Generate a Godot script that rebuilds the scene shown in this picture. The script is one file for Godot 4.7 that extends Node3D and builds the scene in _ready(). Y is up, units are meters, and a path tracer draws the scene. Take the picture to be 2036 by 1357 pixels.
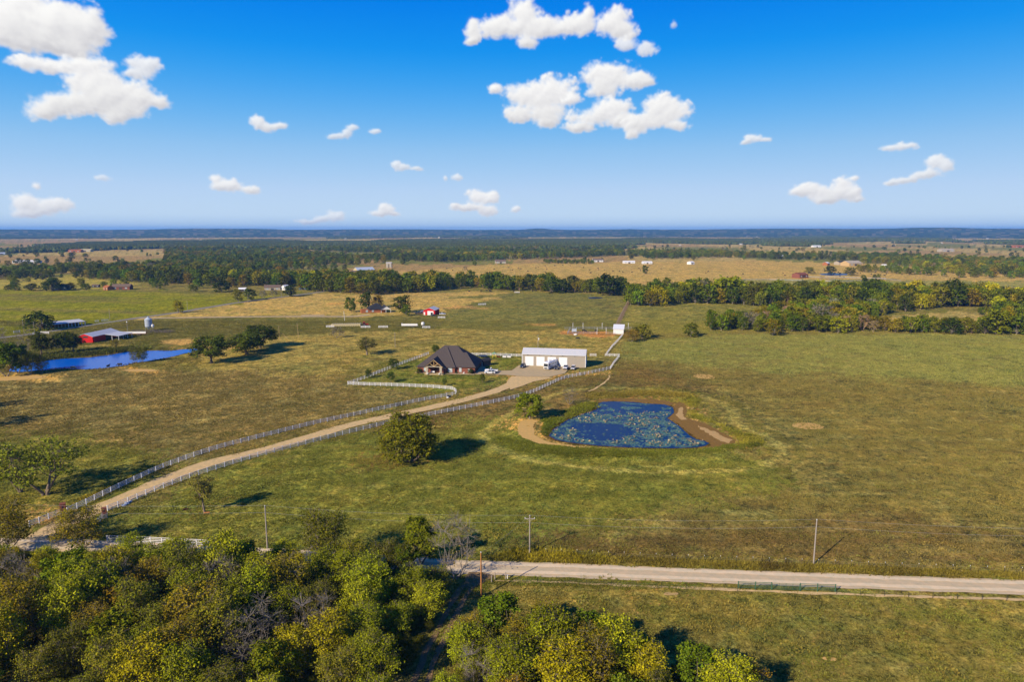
extends Node3D
# Aerial view over a ranch: pastures, a farmhouse with a metal workshop, ponds, a gravel road and woods to a hazy horizon. Metres, y up; the view looks along -z.

var rng := RandomNumberGenerator.new()
var used := {}
var mats := {}
var n_big := FastNoiseLite.new()
var n_mid := FastNoiseLite.new()
var n_small := FastNoiseLite.new()
var n_row := FastNoiseLite.new()
var n_wood := FastNoiseLite.new()
var n_warp := FastNoiseLite.new()
const EYE := 62.0

func _ready() -> void:
	# camera
	var cam := Camera3D.new()
	cam.name = "camera"
	cam.fov = 53.13
	cam.near = 0.5
	cam.far = 90000.0
	add_child(cam)
	cam.position = Vector3(0, EYE, 0)
	cam.rotation_degrees = Vector3(-9.229, 0, 0)
	# noises
	for a in [[n_big, 0.006, 3, 11], [n_mid, 0.03, 3, 12], [n_small, 0.16, 2, 13], [n_row, 0.02, 2, 14], [n_wood, 0.0011, 3, 15], [n_warp, 0.05, 2, 16]]:
		a[0].noise_type = FastNoiseLite.TYPE_SIMPLEX_SMOOTH
		a[0].frequency = a[1]
		a[0].fractal_octaves = a[2]
		a[0].seed = a[3]
	# sky, exposure, haze
	var env := Environment.new()
	env.background_mode = Environment.BG_SKY
	var sky := Sky.new()
	var pano := PanoramaSkyMaterial.new()
	pano.panorama = ImageTexture.create_from_image(sky_image())
	sky.sky_material = pano
	env.sky = sky
	env.tonemap_mode = Environment.TONE_MAPPER_LINEAR
	env.tonemap_exposure = 1.5
	env.background_energy_multiplier = 0.667
	env.sdfgi_enabled = true
	env.ssao_enabled = true
	env.ssil_enabled = true
	env.fog_enabled = true
	env.fog_density = 0.00007
	env.fog_light_color = Color(0.44, 0.71, 1.0)
	var we := WorldEnvironment.new()
	we.name = "world_environment"
	we.environment = env
	add_child(we)
	# sun: high behind the left shoulder, shadows run forward and right
	var sun := DirectionalLight3D.new()
	sun.name = "sun"
	sun.light_energy = 1.6
	sun.light_color = Color(1.0, 0.94, 0.84)
	sun.light_angular_distance = 0.5
	sun.shadow_enabled = true
	add_child(sun)
	sun.look_at_from_position(Vector3.ZERO, Vector3(0.70 * cos(deg_to_rad(29.0)), -sin(deg_to_rad(29.0)), -0.714 * cos(deg_to_rad(29.0))))
	# the place
	make_materials()
	build_ground()
	build_roads()
	build_water()
	build_structures()
	build_fences()
	build_vehicles_and_yard()
	build_trees()
	build_grass()
	build_far_country()

# ---------------------------------------------------------------- small helpers
func numbered(n: String) -> String:
	var k: int = used.get(n, 0)
	used[n] = k + 1
	return n if k == 0 else "%s_%03d" % [n, k]

func tag(o: Node, label: String, category := "", group := "", kind := "") -> void:
	if label: o.set_meta("label", label)
	if category: o.set_meta("category", category)
	if group: o.set_meta("group", group)
	if kind: o.set_meta("kind", kind)

func thing(called: String, label: String, category: String, at: Vector3, turn := 0.0, group := "") -> Node3D:
	var o := Node3D.new()
	o.name = numbered(called)
	add_child(o)
	o.position = at
	o.rotation.y = turn
	tag(o, label, category, group)
	return o

func part(called: String, mesh: Mesh, m: Material, parent: Node, at := Vector3.ZERO) -> MeshInstance3D:
	var o := MeshInstance3D.new()
	o.name = called if parent != self else numbered(called)
	o.mesh = mesh
	o.material_override = m
	o.position = at
	parent.add_child(o, true)
	return o

func structure(called: String, mesh: Mesh, m: Material, label := "") -> MeshInstance3D:
	var o := part(called, mesh, m, self)
	tag(o, label, "", "", "structure")
	return o

func lin(r: float, g: float, b: float) -> Color:
	return Color(r, g, b).linear_to_srgb()

func mat(c: Color, rough := 0.9, metal := 0.0, spec := 0.5) -> StandardMaterial3D:
	var m := StandardMaterial3D.new()
	m.albedo_color = c
	m.roughness = rough
	m.metallic = metal
	m.metallic_specular = spec
	return m

func gp(v: Vector2, up := 0.0) -> Vector3:
	return Vector3(v.x, height(v.x, v.y) + up, v.y)

# A pile of triangles with normals and colours.
class Pile:
	var v := PackedVector3Array()
	var n := PackedVector3Array()
	var c := PackedColorArray()
	var uv := PackedVector2Array()
	var col := Color(1, 1, 1)
	var with_uv := false
	func tri(a: Vector3, b: Vector3, d: Vector3) -> void:
		var k := (d - a).cross(b - a).normalized()
		v.push_back(a); v.push_back(b); v.push_back(d)
		n.push_back(k); n.push_back(k); n.push_back(k)
		c.push_back(col); c.push_back(col); c.push_back(col)
	func quad(a: Vector3, b: Vector3, d: Vector3, e: Vector3) -> void:
		tri(a, b, d)
		tri(a, d, e)
	func face(pts: Array, inside: Vector3) -> void:   # a convex face turned away from inside
		var a: Vector3 = pts[0]
		var k: Vector3 = (pts[2] - a).cross(pts[1] - a)
		var q := pts
		if k.dot(a - inside) < 0.0:
			q = pts.duplicate()
			q.reverse()
		for i in range(1, q.size() - 1):
			tri(q[0], q[i], q[i + 1])
	func box(at: Vector3, size: Vector3, b := Basis()) -> void:
		var h := size * 0.5
		var p := []
		for i in 8:
			p.append(at + b * Vector3(h.x if i & 1 else -h.x, h.y if i & 2 else -h.y, h.z if i & 4 else -h.z))
		for f in [[0, 1, 3, 2], [4, 5, 7, 6], [0, 1, 5, 4], [2, 3, 7, 6], [0, 2, 6, 4], [1, 3, 7, 5]]:
			face([p[f[0]], p[f[1]], p[f[2]], p[f[3]]], at)
	func beam(a: Vector3, b: Vector3, w: float, h: float) -> void:
		var z := (b - a).normalized()
		var x := z.cross(Vector3.UP)
		if x.length() < 0.01: x = Vector3.RIGHT
		x = x.normalized()
		box((a + b) * 0.5, Vector3(w, h, a.distance_to(b)), Basis(x, z.cross(x) * -1.0, z))
	func prism(profile: Array, z0: float, z1: float, taper := 1.0) -> void:   # a convex outline in x, y carried along z
		var mid := Vector3.ZERO
		var lo := []
		var hi := []
		for q in profile:
			lo.append(Vector3(q.x, q.y, z0)); hi.append(Vector3(q.x, q.y, z1))
			mid += Vector3(q.x, q.y, (z0 + z1) * 0.5) / profile.size()
		for i in profile.size():
			var j := (i + 1) % profile.size()
			face([lo[i], lo[j], hi[j], hi[i]], mid)
		face(lo, mid)
		face(hi, mid)
	func tube(a: Vector3, b: Vector3, ra: float, rb: float, sides := 6, caps := false) -> void:
		var z := (b - a).normalized()
		var x := z.cross(Vector3(0.3, 0.1, 0.95)).normalized()
		var y := z.cross(x)
		for i in sides:
			var t0 := TAU * i / sides
			var t1 := TAU * (i + 1) / sides
			var d0 := x * cos(t0) + y * sin(t0)
			var d1 := x * cos(t1) + y * sin(t1)
			var p := [a + d0 * ra, a + d1 * ra, b + d1 * rb, b + d0 * rb]
			var m := [d0, d1, d1, d0]
			for q in [[0, 1, 2], [0, 2, 3]]:
				var k: Vector3 = (p[q[2]] - p[q[0]]).cross(p[q[1]] - p[q[0]])
				var o: Array = q if k.dot(d0 + d1) > 0.0 else [q[0], q[2], q[1]]
				for s in o:
					v.push_back(p[s]); n.push_back(m[s]); c.push_back(col)
		if caps:
			for e in [[a, ra, -z], [b, rb, z]]:
				if e[1] < 0.001: continue
				var ring := []
				for i in sides: ring.append(e[0] + (x * cos(TAU * i / sides) + y * sin(TAU * i / sides)) * e[1])
				face(ring, e[0] - e[2])
	func lathe(rings: Array, sides := 12) -> void:   # [[radius, y], ...] from below upwards
		for r in rings.size() - 1:
			if absf(rings[r][1] - rings[r + 1][1]) < 0.0001 and rings[r][0] == rings[r + 1][0]: continue
			for i in sides:
				var t0 := TAU * i / sides
				var t1 := TAU * (i + 1) / sides
				var d0 := Vector3(cos(t0), 0, sin(t0))
				var d1 := Vector3(cos(t1), 0, sin(t1))
				var y0 := Vector3(0, rings[r][1], 0)
				var y1 := Vector3(0, rings[r + 1][1], 0)
				face([d0 * rings[r][0] + y0, d1 * rings[r][0] + y0, d1 * rings[r + 1][0] + y1, d0 * rings[r + 1][0] + y1], Vector3(0, (y0.y + y1.y) * 0.5 - (0.001 if y0.y <= y1.y else -0.001), 0))
	func made() -> ArrayMesh:
		var a := []
		a.resize(Mesh.ARRAY_MAX)
		a[Mesh.ARRAY_VERTEX] = v
		a[Mesh.ARRAY_NORMAL] = n
		a[Mesh.ARRAY_COLOR] = c
		if with_uv: a[Mesh.ARRAY_TEX_UV] = uv
		var m := ArrayMesh.new()
		m.add_surface_from_arrays(Mesh.PRIMITIVE_TRIANGLES, a)
		return m

# ---------------------------------------------------------------- sky
const SKY_W := 4096
const SKY_H := 2048
const SKY_STOPS := [[0.0, 0.74, 0.835, 0.93], [0.35, 0.765, 0.855, 0.94], [1.15, 0.79, 0.88, 0.96], [3.2, 0.73, 0.84, 0.96], [6.4, 0.575, 0.77, 0.945], [10.2, 0.33, 0.67, 0.945], [13.9, 0.09, 0.575, 0.935], [17.3, 0.02, 0.50, 0.92], [30.0, 0.01, 0.40, 0.84], [60.0, 0.01, 0.31, 0.72], [90.0, 0.01, 0.28, 0.68]]

func sky_colour(el: float) -> Color:
	for i in SKY_STOPS.size() - 1:
		var a: Array = SKY_STOPS[i]
		var b: Array = SKY_STOPS[i + 1]
		if el <= b[0]:
			var t := clampf((el - a[0]) / (b[0] - a[0]), 0, 1)
			return Color(lerpf(a[1], b[1], t), lerpf(a[2], b[2], t), lerpf(a[3], b[3], t)).srgb_to_linear()
	return Color(0.01, 0.28, 0.68).srgb_to_linear()

func sky_image() -> Image:
	var im := Image.create(SKY_W, SKY_H, false, Image.FORMAT_RGBF)
	for y in SKY_H:
		var el := (0.5 - (y + 0.5) / SKY_H) * 180.0
		im.fill_rect(Rect2i(0, y, SKY_W, 1), sky_colour(maxf(el, 0.0)))
	# clouds: heaps of [azimuth, elevation, half width, half height] in degrees
	var k := 0
	for cl in cloud_list():
		k += 1
		paint_cloud(im, cl[0], cl[1], k)
	rng.seed = 77
	for i in 26:   # the same kind of sky all round
		var az := rng.randf_range(48, 312)
		var el := rng.randf_range(1.5, 34)
		var w := rng.randf_range(1.5, 7.0) * (0.5 + el / 25.0)
		var puffs := []
		for j in 5:
			puffs.append([Vector2(az + rng.randf_range(-w, w) * 0.7, el + rng.randf_range(-w, w) * 0.2), w * rng.randf_range(0.3, 0.6), w * rng.randf_range(0.15, 0.32)])
		paint_cloud(im, puffs, 0.95, 100 + i)
	return im

func cloud_list() -> Array:
	var d := 0.0422   # degrees per pixel of the picture
	var out := []
	for cl in CLOUDS:
		var puffs := []
		for p in cl[0]:
			puffs.append([p[0], p[1] * d, p[2] * d])
		out.append([puffs, cl[1]])
	return out

func paint_cloud(im: Image, puffs: Array, most: float, sd: int) -> void:
	var f := FastNoiseLite.new()
	f.noise_type = FastNoiseLite.TYPE_SIMPLEX_SMOOTH
	f.fractal_octaves = 5
	f.fractal_gain = 0.55
	f.frequency = 0.024
	f.seed = sd
	var x0 := 1e9; var x1 := -1e9; var y0 := 1e9; var y1 := -1e9
	var ps := []
	for p in puffs:
		var c := Vector2(p[0].x / 360.0 * SKY_W, (0.5 - p[0].y / 180.0) * SKY_H)
		var r := Vector2(p[1], p[2]) * (SKY_W / 360.0)
		ps.append([c, r])
		x0 = minf(x0, c.x - r.x * 1.5); x1 = maxf(x1, c.x + r.x * 1.5)
		y0 = minf(y0, c.y - r.y * 1.7); y1 = maxf(y1, c.y + r.y * 1.7)
	var mean := 0.0
	for e in ps: mean += (e[1].x + e[1].y) * 0.5 / ps.size()
	var stir := clampf(mean * 0.22, 1.5, 8.0)
	var fine := clampf(14.0 / mean, 1.0, 2.6)
	var w := int(x1 - x0) + 1
	var h := int(y1 - y0) + 1
	var field := PackedFloat32Array()
	field.resize(w * h)
	for y in h:
		for x in w:
			var p := Vector2(x0 + x, y0 + y)
			var q := p + Vector2(f.get_noise_2d(p.x * fine + 300, p.y * fine), f.get_noise_2d(p.x * fine, p.y * fine + 700)) * stir
			var s := 0.0
			for e in ps:
				var dd: Vector2 = (q - e[0]) / e[1]
				if dd.y > 0.0: dd.y *= 1.25
				var g := 1.0 - dd.length_squared()
				if g > 0.0: s = maxf(s, g) + minf(s, g) * 0.25
			if s > 0.0:
				s += (f.get_noise_2d(p.x * 1.5 * fine, p.y * 2.0 * fine) * 0.62 + f.get_noise_2d(p.x * 4.2 + 90, p.y * 4.8) * 0.42 + f.get_noise_2d(p.x * 10.0, p.y * 11.0 + 55) * 0.22) * (1.55 - 1.15 * minf(s, 1.0)) - 0.05
			field[y * w + x] = maxf(s, 0.0)
	for y in range(1, h - 1):
		for x in range(1, w - 1):
			var s := field[y * w + x]
			if s <= 0.0: continue
			var a := smoothstep(0.0, 0.8, s) * most
			var px := posmod(int(x0) + x, SKY_W)
			var py := int(y0) + y
			if py < 0 or py >= SKY_H / 2: continue
			var d := clampi(int(mean * 0.22), 2, 9)
			var gx := (field[y * w + mini(x + d, w - 1)] - field[y * w + maxi(x - d, 0)])
			var gy := (field[mini(y + d, h - 1) * w + x] - field[maxi(y - d, 0) * w + x])
			var nn := Vector3(-gx, gy, 1.0).normalized()
			var l := clampf(nn.dot(Vector3(-0.42, 0.62, 0.66)), 0.0, 1.0)
			var low := smoothstep(0.25, 0.85, float(y) / h)
			var thick := smoothstep(0.3, 1.2, s)
			var b := 0.85 + 0.16 * l - 0.065 * low * thick
			var white := Color(b, b * (1.0 - 0.004), b * (0.985 + 0.03 * (1.0 - l)))
			white = Color(minf(white.r, 1), minf(white.g, 1), minf(white.b, 1)).srgb_to_linear()
			im.set_pixel(px, py, im.get_pixel(px, py).lerp(white, a))

const CLOUDS := [
	[[[Vector2(-34.420, 13.282), 70, 60], [Vector2(-32.499, 13.420), 75, 50], [Vector2(-31.105, 13.160), 50, 45], [Vector2(-30.207, 13.432), 28, 40], [Vector2(-33.704, 12.352), 80, 35], [Vector2(-31.800, 11.843), 60, 18]], 1],
	[[[Vector2(-34.275, 10.677), 30, 14], [Vector2(-33.176, 10.688), 40, 17], [Vector2(-32.198, 10.616), 30, 10]], 1],
	[[[Vector2(-30.996, 11.160), 30, 18], [Vector2(-30.351, 10.117), 55, 45], [Vector2(-29.526, 9.222), 60, 32], [Vector2(-27.815, 9.371), 50, 28], [Vector2(-26.238, 9.163), 18, 16], [Vector2(-32.552, 8.299), 50, 28], [Vector2(-33.452, 7.738), 30, 18], [Vector2(-31.224, 8.580), 50, 26], [Vector2(-28.824, 8.455), 50, 26], [Vector2(-29.243, 7.854), 22, 14]], 1],
	[[[Vector2(-27.258, 11.237), 32, 24], [Vector2(-27.866, 10.687), 22, 12], [Vector2(-26.698, 11.521), 18, 14]], 0.9],
	[[[Vector2(-19.753, 8.031), 16, 16], [Vector2(-19.045, 7.775), 26, 12], [Vector2(-18.201, 7.886), 16, 10]], 0.9],
	[[[Vector2(-13.990, 7.266), 24, 8], [Vector2(-13.138, 7.405), 14, 12], [Vector2(-12.731, 7.944), 18, 7], [Vector2(-10.986, 7.692), 14, 6]], 0.75],
	[[[Vector2(-9.478, 5.182), 14, 9], [Vector2(-8.885, 4.917), 22, 9], [Vector2(-7.881, 4.851), 16, 5]], 0.75],
	[[[Vector2(-5.461, 4.121), 6, 6], [Vector2(-4.520, 4.207), 16, 8]], 0.7],
	[[[Vector2(-22.917, 3.740), 14, 12], [Vector2(-22.065, 3.317), 32, 15], [Vector2(-20.649, 3.086), 26, 10], [Vector2(-22.880, 3.224), 16, 10]], 0.95],
	[[[Vector2(-30.453, 3.605), 18, 7]], 0.55],
	[[[Vector2(-35.122, 1.772), 22, 20], [Vector2(-34.020, 1.560), 42, 20], [Vector2(-33.012, 1.578), 22, 15], [Vector2(-35.046, 1.107), 24, 10], [Vector2(-34.322, 2.891), 9, 9]], 0.95],
	[[[Vector2(-15.338, 0.831), 22, 10], [Vector2(-14.359, 1.033), 24, 14], [Vector2(-16.500, 0.630), 30, 6]], 0.75],
	[[[Vector2(-10.376, 1.731), 22, 12], [Vector2(-10.789, 1.329), 26, 9], [Vector2(-9.785, 1.333), 18, 7]], 0.95],
	[[[Vector2(-2.810, 2.649), 32, 20], [Vector2(-1.778, 2.570), 18, 18], [Vector2(-3.644, 1.797), 45, 10], [Vector2(-2.198, 1.555), 30, 14], [Vector2(-4.673, 1.957), 14, 6]], 1],
	[[[Vector2(0.166, 1.678), 15, 8]], 0.85],
	[[[Vector2(-3.304, 15.075), 20, 28], [Vector2(-3.510, 14.368), 16, 7], [Vector2(-1.313, 15.444), 45, 30], [Vector2(0.674, 16.484), 36, 26], [Vector2(1.075, 15.446), 60, 34], [Vector2(3.260, 15.425), 60, 26], [Vector2(5.237, 15.560), 40, 24], [Vector2(5.815, 16.234), 14, 22], [Vector2(7.784, 15.658), 42, 34], [Vector2(8.383, 15.118), 34, 26], [Vector2(1.078, 14.391), 30, 14]], 1],
	[[[Vector2(8.994, 14.119), 26, 16], [Vector2(10.558, 13.704), 26, 14]], 0.85],
	[[[Vector2(4.433, 16.541), 5, 7], [Vector2(12.599, 15.366), 6, 9]], 0.6],
	[[[Vector2(7.678, 11.945), 66, 34], [Vector2(7.307, 10.855), 40, 24], [Vector2(9.654, 11.522), 40, 24], [Vector2(10.630, 11.487), 24, 18]], 1],
	[[[Vector2(-1.332, 11.013), 20, 14], [Vector2(1.293, 10.566), 60, 36], [Vector2(3.308, 10.738), 50, 40], [Vector2(2.919, 9.238), 60, 30], [Vector2(0.487, 9.250), 34, 22], [Vector2(2.723, 8.478), 26, 16]], 1],
	[[[Vector2(7.933, 9.539), 50, 24], [Vector2(6.552, 8.813), 56, 24], [Vector2(5.358, 8.068), 36, 14], [Vector2(8.751, 8.579), 40, 20], [Vector2(4.924, 10.158), 24, 14]], 1],
	[[[Vector2(11.663, 9.619), 40, 28], [Vector2(12.845, 9.023), 38, 30], [Vector2(11.312, 8.513), 50, 22], [Vector2(9.949, 8.173), 34, 22], [Vector2(9.573, 7.497), 18, 10], [Vector2(13.073, 8.083), 30, 14]], 1],
	[[[Vector2(18.838, 6.905), 18, 10], [Vector2(19.677, 6.834), 16, 5], [Vector2(18.414, 6.627), 14, 6]], 0.85],
	[[[Vector2(28.692, 5.856), 32, 9], [Vector2(29.523, 5.946), 12, 5]], 0.85],
	[[[Vector2(31.235, 4.699), 24, 14], [Vector2(31.707, 4.405), 14, 16], [Vector2(30.552, 3.876), 34, 10], [Vector2(29.347, 3.540), 24, 8], [Vector2(28.480, 3.358), 14, 5]], 0.85],
	[[[Vector2(23.104, 2.997), 34, 16], [Vector2(22.411, 2.863), 26, 10], [Vector2(24.512, 2.597), 46, 16], [Vector2(25.321, 3.163), 26, 22], [Vector2(25.866, 2.569), 26, 14], [Vector2(26.011, 3.794), 10, 8], [Vector2(24.366, 2.232), 26, 9]], 1],
]

# ---------------------------------------------------------------- materials
const SUNLIT := [1.18, 1.20, 1.48]   # how bright a white level sheet lies in this sun

func lit(r: float, g: float, b: float) -> Color:   # base colour of level ground that shows (r, g, b) in this sun
	var c := Color(r / 255.0, g / 255.0, (b + 3.0) / 255.0).srgb_to_linear()
	return Color(c.r / SUNLIT[0], c.g / SUNLIT[1], c.b / SUNLIT[2]) * 1.27

func tone_image(size: int, freqs: Array, weights: Array, tint: float, sd: int) -> Image:
	# light and dark flecks round 1.0 in linear values
	var layers := []
	for k in freqs.size():
		var f := FastNoiseLite.new()
		f.noise_type = FastNoiseLite.TYPE_SIMPLEX_SMOOTH
		f.frequency = freqs[k]
		f.fractal_octaves = 2
		f.seed = sd + k
		layers.append(f.get_seamless_image(size, size).get_data())
	var out := PackedFloat32Array()
	out.resize(size * size * 3)
	for i in size * size:
		var s := 0.0
		for k in freqs.size():
			s += (layers[k][i] / 255.0 - 0.5) * weights[k]
		var t: float = (layers[0][i] / 255.0 - 0.5) * tint
		var b := clampf(1.0 + s, 0.3, 1.9)
		out[i * 3] = b * (1.0 + t)
		out[i * 3 + 1] = b
		out[i * 3 + 2] = b * (1.0 - t * 0.6)
	return Image.create_from_data(size, size, false, Image.FORMAT_RGBF, out.to_byte_array())

func noise_tex(freq: float, sd: int, size := 512, normal := false, bump := 4.0) -> NoiseTexture2D:
	var f := FastNoiseLite.new()
	f.noise_type = FastNoiseLite.TYPE_SIMPLEX_SMOOTH
	f.frequency = freq
	f.fractal_octaves = 4
	f.seed = sd
	var t := NoiseTexture2D.new()
	t.width = size
	t.height = size
	t.seamless = true
	t.noise = f
	t.as_normal_map = normal
	t.bump_strength = bump
	return t

func rough_mat(c: Color, scale: float, amount: float, sd: int, relief := 0.0, rough := 0.95) -> StandardMaterial3D:
	# one colour with worn, uneven tones laid over it in world space
	var l := c.srgb_to_linear() * 0.8
	var m := mat(lin(l.r, l.g, l.b), rough, 0.0, 0.12)
	m.albedo_texture = ImageTexture.create_from_image(tone_image(256, [0.02, 0.09, 0.3], [amount, amount * 0.8, amount * 0.7], 0.12, sd))
	m.uv1_triplanar = true
	m.uv1_world_triplanar = true
	m.uv1_scale = Vector3.ONE / scale
	if relief > 0.0:
		m.heightmap_enabled = true
		m.heightmap_texture = noise_tex(0.06, sd + 5, 256)
		m.heightmap_scale = relief
	return m

func make_materials() -> void:
	var gm := mat(Color.WHITE, 1.0, 0.0, 0.0)
	gm.vertex_color_use_as_albedo = true
	gm.albedo_texture = ImageTexture.create_from_image(tone_image(1024, [0.007, 0.024, 0.07, 0.2], [0.7, 1.25, 1.1, 0.6], 0.3, 31))
	gm.heightmap_enabled = true
	gm.heightmap_texture = noise_tex(0.05, 39, 1024)
	gm.heightmap_scale = 9.0
	gm.detail_enabled = true
	gm.detail_blend_mode = BaseMaterial3D.BLEND_MODE_MUL
	gm.detail_uv_layer = BaseMaterial3D.DETAIL_UV_2
	gm.detail_albedo = ImageTexture.create_from_image(tone_image(512, [0.008, 0.03, 0.1], [0.35, 0.75, 0.75], 0.2, 47))
	mats.ground = gm
	mats.gravel = rough_mat(lin(0.59, 0.46, 0.275), 9.0, 0.13, 51, 2.0)
	mats.drive = rough_mat(lin(0.64, 0.45, 0.20), 8.0, 0.25, 52, 2.0)
	mats.concrete = rough_mat(lin(0.50, 0.38, 0.205), 12.0, 0.16, 53, 0.3)
	mats.asphalt = rough_mat(lin(0.27, 0.245, 0.19), 10.0, 0.2, 54, 0.5)
	mats.dirt = rough_mat(lin(0.25, 0.165, 0.075), 6.0, 0.4, 55, 4.0)
	mats.white = rough_mat(lin(0.74, 0.73, 0.72), 5.0, 0.10, 56, 0.0, 0.55)
	mats.white_metal = rough_mat(lin(0.78, 0.78, 0.78), 7.0, 0.06, 57, 0.0, 0.4)
	mats.grey_roof = rough_mat(lin(0.55, 0.55, 0.56), 6.0, 0.08, 58, 0.0, 0.38)
	mats.beige = rough_mat(lin(0.36, 0.315, 0.255), 7.0, 0.06, 59, 0.0, 0.5)
	mats.shingle = rough_mat(lin(0.085, 0.070, 0.066), 3.0, 0.5, 60, 1.0)
	mats.brick = rough_mat(lin(0.23, 0.085, 0.055), 2.5, 0.45, 61, 1.0)
	mats.stone = rough_mat(lin(0.42, 0.37, 0.29), 1.5, 0.6, 62, 4.0)
	mats.red = rough_mat(lin(0.55, 0.02, 0.018), 6.0, 0.12, 63, 0.0, 0.5)
	mats.wood = rough_mat(lin(0.40, 0.25, 0.11), 1.5, 0.3, 64)
	mats.grey_wood = rough_mat(lin(0.33, 0.29, 0.25), 1.5, 0.3, 65)
	mats.orange_wood = rough_mat(lin(0.42, 0.19, 0.06), 1.5, 0.3, 66)
	mats.dark = mat(lin(0.012, 0.012, 0.014), 0.5)
	mats.glass = mat(lin(0.02, 0.025, 0.03), 0.06)
	mats.tyre = mat(lin(0.018, 0.018, 0.018), 0.9)
	mats.chrome = mat(lin(0.5, 0.5, 0.5), 0.25, 0.9)
	mats.car_white = mat(lin(0.62, 0.62, 0.62), 0.25)
	mats.car_white.clearcoat_enabled = true
	mats.car_dark = mat(lin(0.02, 0.022, 0.026), 0.2)
	mats.car_dark.clearcoat_enabled = true
	mats.lamp_red = mat(lin(0.4, 0.02, 0.02), 0.2)
	mats.lamp_clear = mat(lin(0.6, 0.6, 0.6), 0.1)
	mats.green_paint = mat(lin(0.035, 0.10, 0.055), 0.5)
	mats.steel = mat(lin(0.35, 0.36, 0.37), 0.4, 0.6)
	mats.blue_bin = rough_mat(lin(0.42, 0.48, 0.56), 4.0, 0.1, 67, 0.0, 0.4)
	mats.hay = rough_mat(lin(0.50, 0.42, 0.24), 1.5, 0.3, 68)
	mats.rust = rough_mat(lin(0.36, 0.13, 0.05), 2.0, 0.4, 69)
	seed_kinds()
	mats.wire = mat(lin(0.30, 0.30, 0.30), 0.5)

# ---------------------------------------------------------------- the lie of the land
var POND := PackedVector2Array()
var POND_B := PackedVector2Array()
var SHORES := []   # [outline, box round it, strength of the dam]

func edge_distance(p: Vector2, poly: PackedVector2Array) -> float:   # negative inside
	var best := 1e9
	for i in poly.size():
		var q := Geometry2D.get_closest_point_to_segment(p, poly[i], poly[(i + 1) % poly.size()])
		best = minf(best, p.distance_squared_to(q))
	return -sqrt(best) if Geometry2D.is_point_in_polygon(p, poly) else sqrt(best)

func shore_of(p: Vector2) -> Array:   # [distance from the nearest water's edge, which water]
	for k in SHORES.size():
		if SHORES[k][1].has_point(p):
			return [edge_distance(p, SHORES[k][0]), k]
	return [1e9, -1]

func height(x: float, z: float) -> float:
	var p := Vector2(x, z)
	var s := shore_of(p)
	var lie := 0.0
	var far := maxf(absf(x), absf(z))
	if far < 900.0:
		lie = 0.22 * n_big.get_noise_2d(x * 2.0, z * 2.0) * (1.0 - smoothstep(600.0, 900.0, far))
	if s[1] < 0:
		return lie
	var d: float = s[0]
	if d < 0.0:
		return -0.5 * smoothstep(0.0, 2.0, -d)
	var h := lerpf(0.28 * smoothstep(0.0, 3.0, d), lie, smoothstep(12.0, 28.0, d))
	if s[1] == 0:   # the earth dam round the near side
		h += 0.75 * smoothstep(3.0, 8.0, d) * (1.0 - smoothstep(9.5, 16.0, d)) * smoothstep(-226.0, -208.0, z)
	return h

# ---------------------------------------------------------------- what grows where
var zones := []
var patches := []

func zone(poly: Array, a: Color, b: Color, c: Color, rows := 0.0) -> void:
	var q := PackedVector2Array(poly)
	var r := Rect2(q[0], Vector2.ZERO)
	for p in q: r = r.expand(p)
	zones.append([q, r.grow(8.0), a, b, c, rows])

func bare(poly: Array, a: Color, soft := 2.0, most := 1.0) -> void:   # a patch with a soft, ragged rim
	var q := PackedVector2Array(poly)
	var r := Rect2(q[0], Vector2.ZERO)
	for p in q: r = r.expand(p)
	patches.append([q, r.grow(soft * 2.0), a, soft, most, a.r > a.g * 1.35 and most >= 0.8])

func spot(at: Vector2, rx: float, rz: float, a: Color, most := 1.0) -> void:
	var q := []
	for i in 14:
		var t := TAU * i / 14.0
		q.append(at + Vector2(cos(t) * rx, sin(t) * rz) * (0.85 + 0.3 * absf(sin(i * 2.3))))
	bare(q, a, minf(rx, rz) * 0.2, most)

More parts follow.
